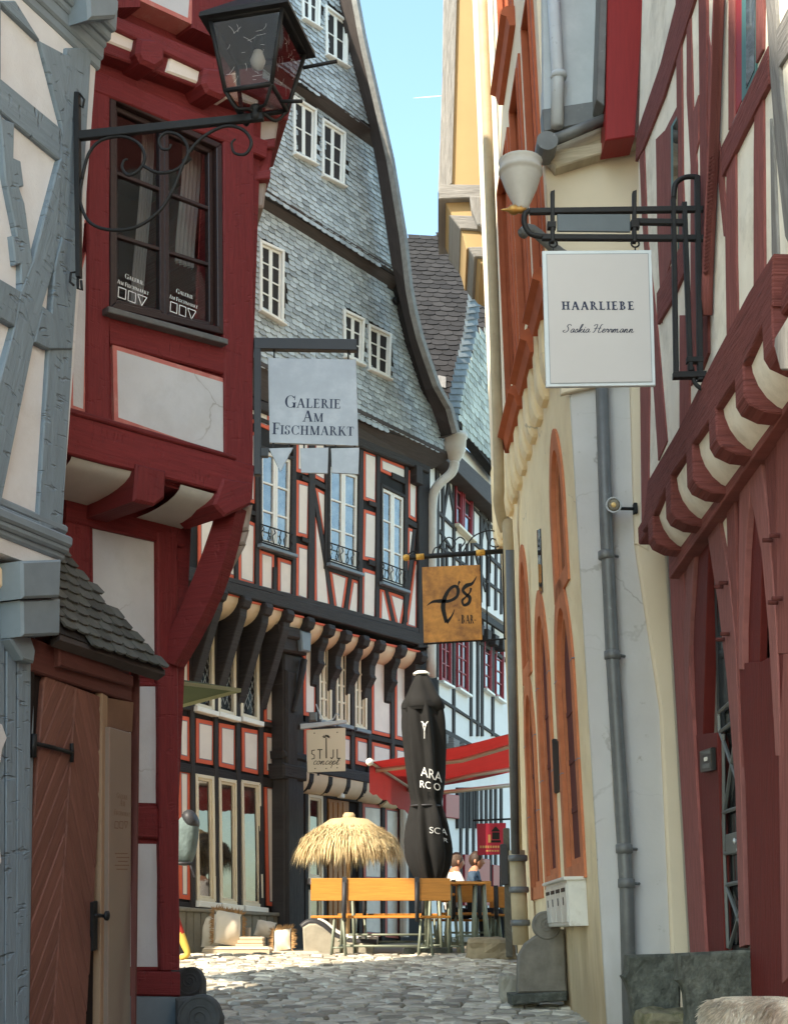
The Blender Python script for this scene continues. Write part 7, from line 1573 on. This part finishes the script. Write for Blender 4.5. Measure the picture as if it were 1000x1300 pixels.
person('person in red trousers carrying a rucksack, half hidden by the red house corner', wk, math.radians(180), v, e_, [SKIN, TSB, TROU, mat('yellow_socks', (.6, .4, .08), .8, bump=0)], lambda c: 0 if c.z > 1.56 or (abs(c.y) > .17 and c.z < 1.1 and c.z > .8) else 1 if c.z > 1.04 else 3 if c.z < .34 else 2, HAIR)
rk = thing('rucksack', 'grey-green rucksack with dark lid on the back of the walker', 'rucksack', (wk[0] + .2, wk[1], wk[2] + 1.2))
def blob(m, c, r, sq=2.6, n=16, mat_=0, rot=0.):
    vs = []; 
    for i in range(n + 1):
        th = math.pi * i / n
        for k in range(n * 2):
            a = math.pi * k / n; x, y, z = math.sin(th) * math.cos(a), math.sin(th) * math.sin(a), math.cos(th)
            f = (abs(x) ** sq + abs(y) ** sq + abs(z) ** sq) ** (-1 / sq); x, y, z = x * f * r[0], y * f * r[1], z * f * r[2]
            x, z = x * math.cos(rot) + z * math.sin(rot), -x * math.sin(rot) + z * math.cos(rot); vs.append(V(c) + V((x, y, z)))
    m.add(vs, [[i * 2 * n + k, i * 2 * n + (k + 1) % (2 * n), (i + 1) * 2 * n + (k + 1) % (2 * n), (i + 1) * 2 * n + k] for i in range(n) for k in range(2 * n)], None, mat_, True)
RKM = mat('grey_green_nylon', (.11, .145, .145), .85, var=.25, vs=9, bump=.7, bs=9, dist=.03)
m = MB(); blob(m, (wk[0] + .20, wk[1], wk[2] + 1.42), (.14, .17, .30), 3, rot=.1); m.obj('bag', RKM, rk)
m = MB(); blob(m, (wk[0] + .25, wk[1], wk[2] + 1.66), (.09, .18, .13), 2.4, rot=-.5); m.obj('lid', BS, rk)
m = MB(); m.tube([V((wk[0] + .26, wk[1] - .1, wk[2] + 1.16)), V((wk[0] + .3, wk[1] - .12, wk[2] + 1.08)), V((wk[0] + .34, wk[1] - .1, wk[2] + .98))], .012, 5); m.tube([V((wk[0] + .12, wk[1] - .18, wk[2] + 1.14)), V((wk[0] + .3, wk[1] - .1, wk[2] + 1.14))], .02, 6); m.obj('strap', BS, rk)
# ================================================================== lounge corner: mattresses and cushions against the stone base
LIN = mat('cream_linen', (.70, .62, .50), .9, var=.08, vs=6, bump=.4, bs=40, sheen=.2); LINB = mat('beige_linen', (.52, .42, .30), .9, var=.1, vs=6, bump=.4, bs=40, sheen=.2)
FRG = mat('tan_fringe', (.34, .2, .09), .9, isl=.3, bump=0)
def cushion(label, c, size, yaw, lean, m_, fringe, roll=0., name='cushion'):
    t = thing(name, label, 'cushion', tuple(c), 'cushions on the terrace lounge seat'); w_, h_ = size; n = 12; m = MB()
    ey = V((math.sin(yaw), -math.cos(yaw), 0)); ex = V((math.cos(yaw), math.sin(yaw), 0)); up = (V((0, 0, 1)) * math.cos(lean) - ey * math.sin(lean)); nn_ = ex.cross(up).normalized(); ex, up = ex * math.cos(roll) + up * math.sin(roll), up * math.cos(roll) - ex * math.sin(roll); c = V(c) + V((0, 0, abs(math.sin(roll)) * w_ * .42))
    for sd in (1, -1):
        vs = []; uv = []
        for j in range(n + 1):
            for i in range(n + 1):
                u, v_ = i / n * 2 - 1, j / n * 2 - 1; th = .62 * min(w_, h_) * ((1 - abs(u) ** 2) * (1 - abs(v_) ** 2)) ** .8; pin = 1 - .16 * (u * u + v_ * v_ - u * u * v_ * v_) * (1 if abs(u) + abs(v_) < 1.9 else .4)
                vs.append(V(c) + ex * (u * w_ / 2 * pin) + up * ((v_ + 1) * h_ / 2 * (.95 + .05 * pin)) + nn_ * (sd * th * .5 + .006 * math.sin(u * 7 + v_ * 5))); uv.append((u, v_))
        m.add(vs, [[j * (n + 1) + i, j * (n + 1) + i + 1, (j + 1) * (n + 1) + i + 1, (j + 1) * (n + 1) + i] for j in range(n) for i in range(n)], uv, 0, True)
    m.obj('cover', m_, t)
    if fringe:
        m = MB()
        for k in range(520):
            s = R.random() * 4; i = int(s); q = (s - i) * 2 - 1; u, v_ = ((q, 1), (-1, q), (1, q), (q, -1))[i]
            if i == 3: continue
            p = V(c) + ex * (u * w_ / 2 * .97) + up * ((v_ + 1) * h_ / 2); d = (ex * u * (abs(u) > .95) + up * v_ * (abs(v_) > .95) + V((R.random() - .5, R.random() - .5, R.random() - .7)) * .9).normalized(); sdv = d.cross(nn_).normalized() * .008
            m.add([p - sdv, p + sdv, p + d * (.04 + R.random() * .05)], [[0, 1, 2]])
        o = m.obj('fringe', FRG, t); o['kind'] = 'stuff'
    return t
def at_d(x, y, d): r_ = ray(x, y); return EYE + r_ * (d / r_.y)
def mattress(label, x0, x1, d0, d1, ytop, h):
    z1_ = at_d((x0 + x1) / 2, ytop, d0).z; X0, X1 = at_d(x0, ytop, d0).x, at_d(x1, ytop, d0).x; t = thing('mattress', label, 'mattress', ((X0 + X1) / 2, (d0 + d1) / 2, z1_ - h), 'lounge mattresses'); m = MB()
    m.box(((X0 + X1) / 2, (d0 + d1) / 2, z1_ - h / 2), (X1 - X0, d1 - d0, h), bev=.035); m.obj('cover', LINB, t); m = MB()
    for z in (z1_ - .03, z1_ - h + .03): m.tube([V((X0 + .02, d0 - .002, z)), V((X1 - .02, d0 - .002, z))], .008, 5)
    m.obj('piping', LIN, t); return z1_
zm = mattress('beige mattress under the large fringed cushion', 257, 342, 18.75, 19.35, 1202, .16)
zm2 = mattress('low beige mattress edge nearer the curved stone stair', 343, 405, 18.9, 19.6, 1208, .09)
cushion('large pale cushion with tan fringe leaning on the stone base', at_d(289, 1203, 18.95), (.42, .46), .55, .38, LIN, True, -.16)
cushion('plain pale cushion tucked behind the large fringed one', at_d(268, 1203, 19.2), (.30, .42), .2, .25, LIN, False, .1)
cushion('small pale cushion at the end of the stone base', at_d(334, 1192, 19.6), (.30, .24), .1, .5, LIN, False, -.2)
cushion('square pale cushion with a tan fringe standing on the low mattress', at_d(358, 1208, 19.35), (.27, .28), -.3, .3, LIN, True, .12)
bl_ = thing('folded_blanket', 'folded beige blanket beside the large fringed cushion', 'blanket', tuple(at_d(318, 1203, 19.1))); m = MB(); p = at_d(318, 1198, 19.1)
for k in range(3): m.box(p + V((.01 * k, 0, -.03 + .045 * k)), (.36 - .03 * k, .34, .045), bev=.02)
m.obj('fold', LINB, bl_)
ws = thing('wooden_lounge_frame', 'pale wooden lounge frame standing behind the cushions', 'frame', tuple(at_d(257, 1208, 19.3)))
for x, y0 in ((257, 1168), (316, 1178)):
    m = MB(); m.tube([at_d(x, y0, 19.3), V((at_d(x, y0, 19.3).x, 19.3, gz(-2, 19.3)))], .025, 6); m.obj('post', LINB, ws)
m = MB(); a, b = at_d(257, 1208, 19.3), at_d(316, 1209, 19.3); m.tube([a + V((0, 0, .02)), b + V((0, 0, .02))], .02, 6); m.obj('rail', LINB, ws)
# ================================================================== stones
def facing(d, X=0): return Frame((X, d, 0), (1, 0, 0))
st = thing('curved_stone_stair', 'low stone stair wall with a curved dark coping in front of the oak door', 'stair wall', tuple(at_d(415, 1214, 19.0)))
F_ = facing(19.0); slab('stone_cheek', F_, [(384, 1178), (392, 1173), (401, 1173), (410, 1178), (424, 1190), (442, 1197), (475, 1199), (475, 1222), (386, 1222)], -.3, 0, STONE, st, .02)
m = MB(); P = smooth([F_.at(x, y, -.12) for x, y in ((383, 1178), (391, 1172), (401, 1172), (411, 1177), (425, 1189), (443, 1196), (478, 1198))], 4); m.tube(P, .05, 8); m.obj('coping', BS, st)
m = MB(); P = [F_.at(x, y, -.3) for x, y in ((402, 1171), (412, 1175), (426, 1186), (444, 1193), (480, 1195))]; m.tube(smooth(P, 4), .06, 8); m.obj('white_ledge', WPAINT, st)
def rough(m, c, size, seed, k=.16, n=6):
    Rn = random.Random(seed); vs = []; idx = {}; c = V(c)
    from mathutils import noise
    def vid(p):
        key = tuple(round(x, 4) for x in p)
        if key not in idx:
            q = V(p); r = (abs(q.x) ** 6 + abs(q.y) ** 6 + abs(q.z) ** 6) ** (1 / 6); q = q / max(r, .01); nz = noise.noise(q * 1.7 + V((seed, 0, 0))) * k + noise.noise(q * 4.5 + V((0, seed, 0))) * k * .4
            q = q * (1 + nz); vs.append(c + V((q.x * size[0] / 2, q.y * size[1] / 2, q.z * size[2] / 2))); idx[key] = len(vs) - 1
        return idx[key]
    fs = []
    for ax in range(3):
        for s in (-1, 1):
            for i in range(n):
                for j in range(n):
                    f = []
                    for a, b in ((i, j), (i + 1, j), (i + 1, j + 1), (i, j + 1)):
                        p = [0, 0, 0]; p[ax] = s; p[(ax + 1) % 3] = a / n * 2 - 1; p[(ax + 2) % 3] = b / n * 2 - 1; f.append(vid(p))
                    fs.append(f)
    m.add(vs, fs, None, 0, False)
rb = MB(); a = at_d(622, 1200, 17.3); rough(rb, (a.x + .02, 17.5, gz(1, 17.4) + .1), (.56, .45, .34), 4, .2)
o = rb.obj('rough_boulder', mat('brown_boulder', (.24, .19, .12), .9, var=.3, vs=6, bump=.9, bs=10, dist=.02), None, ('rough brown boulder at the foot of the grey post', 'boulder'))
pb = thing('grey_post', 'weathered grey post with a dark box beside the yellow wall', 'post', tuple(at_d(644, 1212, 17.2))); a = at_d(646, 1208, 17.2)
m = MB(); m.box((a.x, 17.2, a.z + .68), (.075, .075, 1.5), bev=.01); m.u = [[(v_, u) for u, v_ in f] for f in m.u]; m.obj('shaft', mat('dark_weathered_post', (.09, .085, .07), .85, var=.3, grain=True, bump=.5), pb)
m = MB(); m.box((a.x - .04, 17.18, at_d(642, 1098, 17.2).z), (.08, .1, .48), bev=.01); m.obj('box', BS, pb)
def volute(parent, fr, px, py, rpx, f_, m_):
    c = fr.loc(px, py, f_); r = abs(fr.loc(px + rpx, py, f_)[0] - c[0]); m = MB()
    m.lathe(fr.w(c[0], c[1], f_ - .14), [(0, 0), (r, 0), (r, .13), (r * .96, .145), (r * .86, .145), (r * .84, .135), (0, .135)], 30, fr.n, smooth=False); m.obj('scroll_disc', m_, parent)
    m = MB(); P = [fr.w(c[0] + math.cos(t) * r * (.58 - t * .04), c[1] + math.sin(t) * r * (.58 - t * .04), f_ - .002) for t in [i * .25 for i in range(46)]]; m.tube(P, .008, 5); m.obj('spiral', m_, parent)
OLDST = mat('old_grey_sandstone', (.20, .18, .15), .9, var=.35, vs=7, bump=.6, bs=20, stain=((.27, .25, .21), 3, .5, .72, .7), dist=.01)
sc1 = thing('stone_scroll_bench_end', 'tall grey stone scroll standing against the yellow wall below the letterboxes', 'stone scroll', tuple(at_d(690, 1262, 12.5)))
F_ = facing(12.5); slab('cheek', F_, [(678, 1190), (667, 1198), (659, 1212), (657, 1232), (657, 1261), (719, 1260), (716, 1180), (694, 1180)], -.16, 0, OLDST, sc1, .012); volute(sc1, F_, 694, 1175, 17.5, .01, OLDST)
slab('base_slab', F_, [(648, 1263), (720, 1259), (720, 1271), (650, 1277)], -.4, .06, GRANITE, sc1, .012)
m = MB(); rough(m, tuple(at_d(645, 1259, 13.2)), (.16, .3, .30), 8, .1); m.obj('kerb_stone', STONE, None, ('square pale kerb stone left of the tall stone scroll', 'kerb stone'))
DST = mat('dark_carved_stone', (.07, .075, .078), .8, var=.3, vs=8, bump=.6, bs=20, dist=.01)
for d_, cx, cy, r, lab in ((11.6, 240, 1246, 17, 'farther small dark stone scroll at the foot of the red house'), (10.2, 252, 1293, 28, 'nearer dark stone scroll at the foot of the red house')):
    s_ = thing('stone_scroll', lab, 'stone scroll', tuple(at_d(cx, cy + r, d_)), 'dark stone scrolls by the red house'); F_ = facing(d_)
    slab('cheek', F_, [(cx - 30, cy - r * .9), (cx, cy - r * .96), (cx + r * .6, cy - r * .7), (cx + r * .94, cy), (cx + r * .9, cy + 60), (cx - 30, cy + 60)], -.3, 0, DST, s_, .02); volute(s_, F_, cx, cy, r, .012, DST)
# stone cheeks, mossy step and sheepskin by the right-hand door
for d_, px, lab in ((9.0, [(796, 1213), (864, 1211), (864, 1420), (798, 1420), (803, 1290), (800, 1262), (795, 1248), (790, 1240), (793, 1238), (795, 1232)], 'grey-green stone slab with curved edge standing against the white wall'),
                    (8.3, [(861, 1211), (955, 1206), (960, 1420), (868, 1420), (873, 1290), (871, 1262), (866, 1250), (860, 1245), (861, 1238)], 'larger grey-green stone slab standing before the red door posts')):
    t = thing('stone_slab', lab, 'stone slab', tuple(at_d(px[0][0], 1400, d_)), 'stone door cheeks'); slab('cheek', facing(d_), px, -.13, 0, GRANITE, t, .014)
MOSS = mat('mossy_stone', (.17, .155, .10), .95, var=.4, vs=12, bump=.9, bs=16, stain=((.07, .075, .03), 9, .48, .62, .75), dist=.02)
m = MB(); a = at_d(843, 1283, 8.75); rough(m, (a.x, 8.72, a.z - .17), (.34, .36, .36), 5, .12); m.obj('mossy_step', MOSS, None, ('mossy stone step between the two grey-green slabs', 'step'))
a = at_d(966, 1272, 6.3); stl = thing('low_stool', 'low wooden stool under the sheepskin in the lower right corner', 'stool', (a.x, 6.35, gz(a.x, 6.3)))
m = MB(); m.box((a.x, 6.4, a.z - .09), (.36, .34, .05), bev=.01); m.obj('seat', GREYW, stl)
for i in (-1, 1):
    for j in (-1, 1): m = MB(); m.tube([V((a.x + i * .13, 6.4 + j * .12, a.z - .1)), V((a.x + i * .16, 6.4 + j * .15, gz(a.x, 6.4) - .01))], .022, 7); m.obj('leg', GREYW, stl)
sk = thing('sheepskin', 'shaggy cream sheepskin draped over the low stool', 'sheepskin', (a.x, 6.4, a.z - .06)); WOOL = mat('wool', (.62, .56, .47), .9, isl=.25, bump=0, trans=.2)
m = MB(); blob(m, (a.x + .02, 6.38, a.z - .06), (.23, .22, .075), 3.2); m.obj('hide', WOOL, sk); m = MB()
for k in range(6500):
    th = math.acos(1 - R.random() * 1.2); ph = R.random() * 2 * math.pi; x, y, z = math.sin(th) * math.cos(ph), math.sin(th) * math.sin(ph), math.cos(th); f = (abs(x) ** 3.2 + abs(y) ** 3.2 + abs(z) ** 3.2) ** (-1 / 3.2)
    p = V((a.x + .02 + x * f * .23, 6.38 + y * f * .22, a.z - .06 + z * f * .075)); nn_ = V((x / .23, y / .22, z / .075)).normalized(); cl = V((math.sin(p.x * 40) + math.sin(p.y * 31), math.cos(p.x * 37), -.6)) * .35
    tg_ = V((-.9 + .5 * math.sin(p.x * 23 + p.y * 9), -.6 + .6 * math.sin(p.x * 31), -.55)); d = (nn_ * .35 + tg_ + cl * .5 + V((R.random() - .5, R.random() - .5, R.random() - .5)) * .7).normalized(); sd = d.cross(V((.3, 1, .2))).normalized() * .0028; ln = .03 + R.random() * .05
    m.add([p - sd, p + sd, p + d * ln * .6 + sd - V((0, 0, .002)), p + d * ln * .6 - sd - V((0, 0, .002)), p + d * ln - V((0, 0, .012))], [[0, 1, 2, 3], [3, 2, 4]])
o = m.obj('fleece', WOOL, sk); o['kind'] = 'stuff'
# thin vapour trail far up in the sky
m = MB(); A, B = EYE + ray(524, 124) * 5000, EYE + ray(562, 121) * 5000; d = (B - A); up = V((0, .2, 1)).normalized(); n = 12
vs = []
for k in range(n + 1):
    t = k / n; w_ = 3.2 * math.sin(math.pi * min(1, t * 1.02)) ** .6 * (.5 + .5 * t) + .3; vs += [A.lerp(B, t) + up * w_, A.lerp(B, t) - up * w_]
m.add(vs, [[2 * k, 2 * k + 2, 2 * k + 3, 2 * k + 1] for k in range(n)]); VAP = mat('vapour', (.85, .87, .9), 1, bump=0, trans=.6); o = m.obj('vapour_trail', VAP); o['kind'] = 'stuff'; o['label'] = 'thin white vapour trail in the blue sky'
